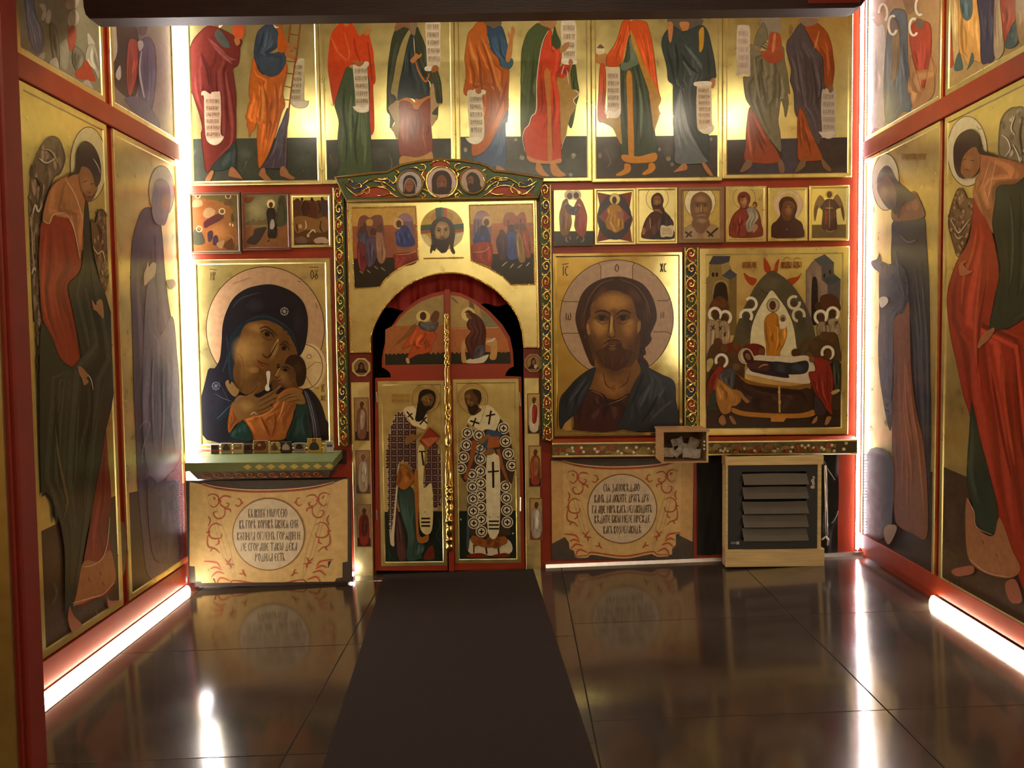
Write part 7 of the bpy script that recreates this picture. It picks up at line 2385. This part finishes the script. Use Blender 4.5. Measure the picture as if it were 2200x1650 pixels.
side_icon('tall_icon_panel', 'tall panel of a stooping bearded figure in dark grey by the right light strip', False, yD0, yD1, zbr, ztr, .022, '''
# painted_ground
P 362b2c 1850,972 1920,985 2020,1020 2020,1260 1850,1180
B 4a3a30 1990,1100 20,60 .5
# halo
E d8ccaa 1903,391 29,61
O 4a3018 1903,391 29,61 1.4
# painted_cloak
C 35353a 8 1919,476 1950,474 1984,466 1990,520 1995,600 1997,700 1998,800 2000,900 1999,1000 1994,1080 1992,1150 1975,1130 1966,1000 1955,880 1950,780 1940,700 1925,640 1915,560 1916,510
C 3a3a44 4 1890,574 1910,568 1930,566 1945,580 1953,620 1950,650 1940,670 1922,682 1918,800 1914,920 1905,900 1896,850 1890,800 1890,700
S 3c3c44 1872,562 1884,556 1890,544 1896,566 1912,570 1900,590 1884,582 1874,572
L 585862 3 1930,500 1950,520 1970,515
L 585862 3 1925,540 1932,600 1944,640
# painted_tunic
C 7c4c2e 7 1921,690 1940,672 1953,650 1955,720 1958,800 1968,880 1984,953 1992,1054 1991,1154 1960,1146 1930,1130 1922,1105 1918,1029 1917,914 1921,800
S 3c3c3c 1862,976 1917,985 1917,1105 1912,1140 1890,1160 1864,1160
C 7a4a34 3 1919,474 1917,446 1930,436 1950,420 1965,412 1980,440 1985,466 1950,474
S dcd4c4 1890,640 1904,638 1908,648 1900,658 1892,660
# painted_head
S 6a4e3c 1884,404 1892,380 1906,366 1920,384 1930,410 1934,440 1920,450 1908,448 1894,430
S 40322a 1884,396 1888,372 1902,356 1914,362 1926,386 1946,405 1966,424 1960,432 1944,432 1934,450 1930,470 1924,448 1926,420 1918,392 1904,378 1892,388
B 8a6a50 1900,410 10,20 .6
L 2a1a12 1.4 1892,404 1900,402
S 40322a 1896,426 1908,430 1920,440 1924,462 1914,450 1904,444
S a08468 1898,1145 1906,1128 1926,1130 1922,1150 1908,1170
# inscription
W 6a4a20 1938 1990 330 350 1 -0.4
''')
uz0r, uz1r = rz1 + .004, 4.1
side_icon('upper_icon_panel', 'upper right wall panel with cream, orange and dark blue robed legs', False, yC0, yC1, uz0r, uz1r, .03, '''
# painted_figure
C a8482c 4 2026,-20 2042,-20 2046,60 2048,136 2036,140 2028,100
C b89c68 4 2042,-20 2064,-20 2066,60 2060,110 2050,140 2046,80
C c89450 5 2062,-20 2098,-20 2106,60 2108,130 2094,130 2080,140 2070,120 2060,100
C 4e6468 3 2064,-10 2086,-10 2088,30 2078,44 2066,30
S 4a5c58 2050,140 2060,112 2068,140 2066,150 2052,152
S 4a5c58 2080,142 2088,112 2092,130 2076,152
C 38384c 5 2100,-20 2138,-20 2136,60 2136,124 2120,136 2108,130 2106,60
C b09a78 4 2138,-20 2150,-20 2154,60 2156,110 2136,118
C b24c30 5 2150,-20 2182,-20 2182,40 2172,60 2160,90 2154,60
C 4c6264 3 2172,56 2184,50 2190,80 2180,100 2160,100
C b8945c 4 2184,-20 2230,-20 2230,90 2190,92
''', base='''
# painted_background
P a88a58 2015,-900 2240,-900 2240,200 2015,240
''')
side_icon('upper_icon_panel', 'upper right wall panel with haloed figures in white, blue-grey and red', False, yD0, yD1, uz0r, uz1r, .022, '''
# painted_figure
C b8aca0 4 1868,60 1886,56 1902,70 1902,260 1880,275 1866,270
C 56616a 7 1906,70 1916,24 1936,20 1948,36 1950,120 1958,230 1940,240 1904,262 1900,160
C 8a7454 3 1918,60 1932,66 1930,150 1916,170
C a8442c 5 1960,52 1976,46 1998,54 2000,110 1992,150 1984,190 1976,170 1960,120 1954,80
C a87848 3 1956,120 1970,160 1984,196 2000,120 2006,200 1960,230
S 8a6a48 1938,-10 1960,0 1964,20 1950,30
S 6a5848 1912,40 1926,46 1928,64 1914,66
S 6a5848 1968,40 1984,44 1984,60 1970,60
# halo
O e8dcc8 1897,28 9,19 5 -180 60
O e8dcc8 1918,54 9,20 5 -330 -60
O e8dcc8 1963,58 9,18 5 40 300
O e8dcc8 1976,14 9,18 5 60 300
''', base='''
# painted_background
P a8845a 1850,-900 2020,-900 2020,240 1850,330
B 9a7a5c 1940,150 50,90 .6
''')
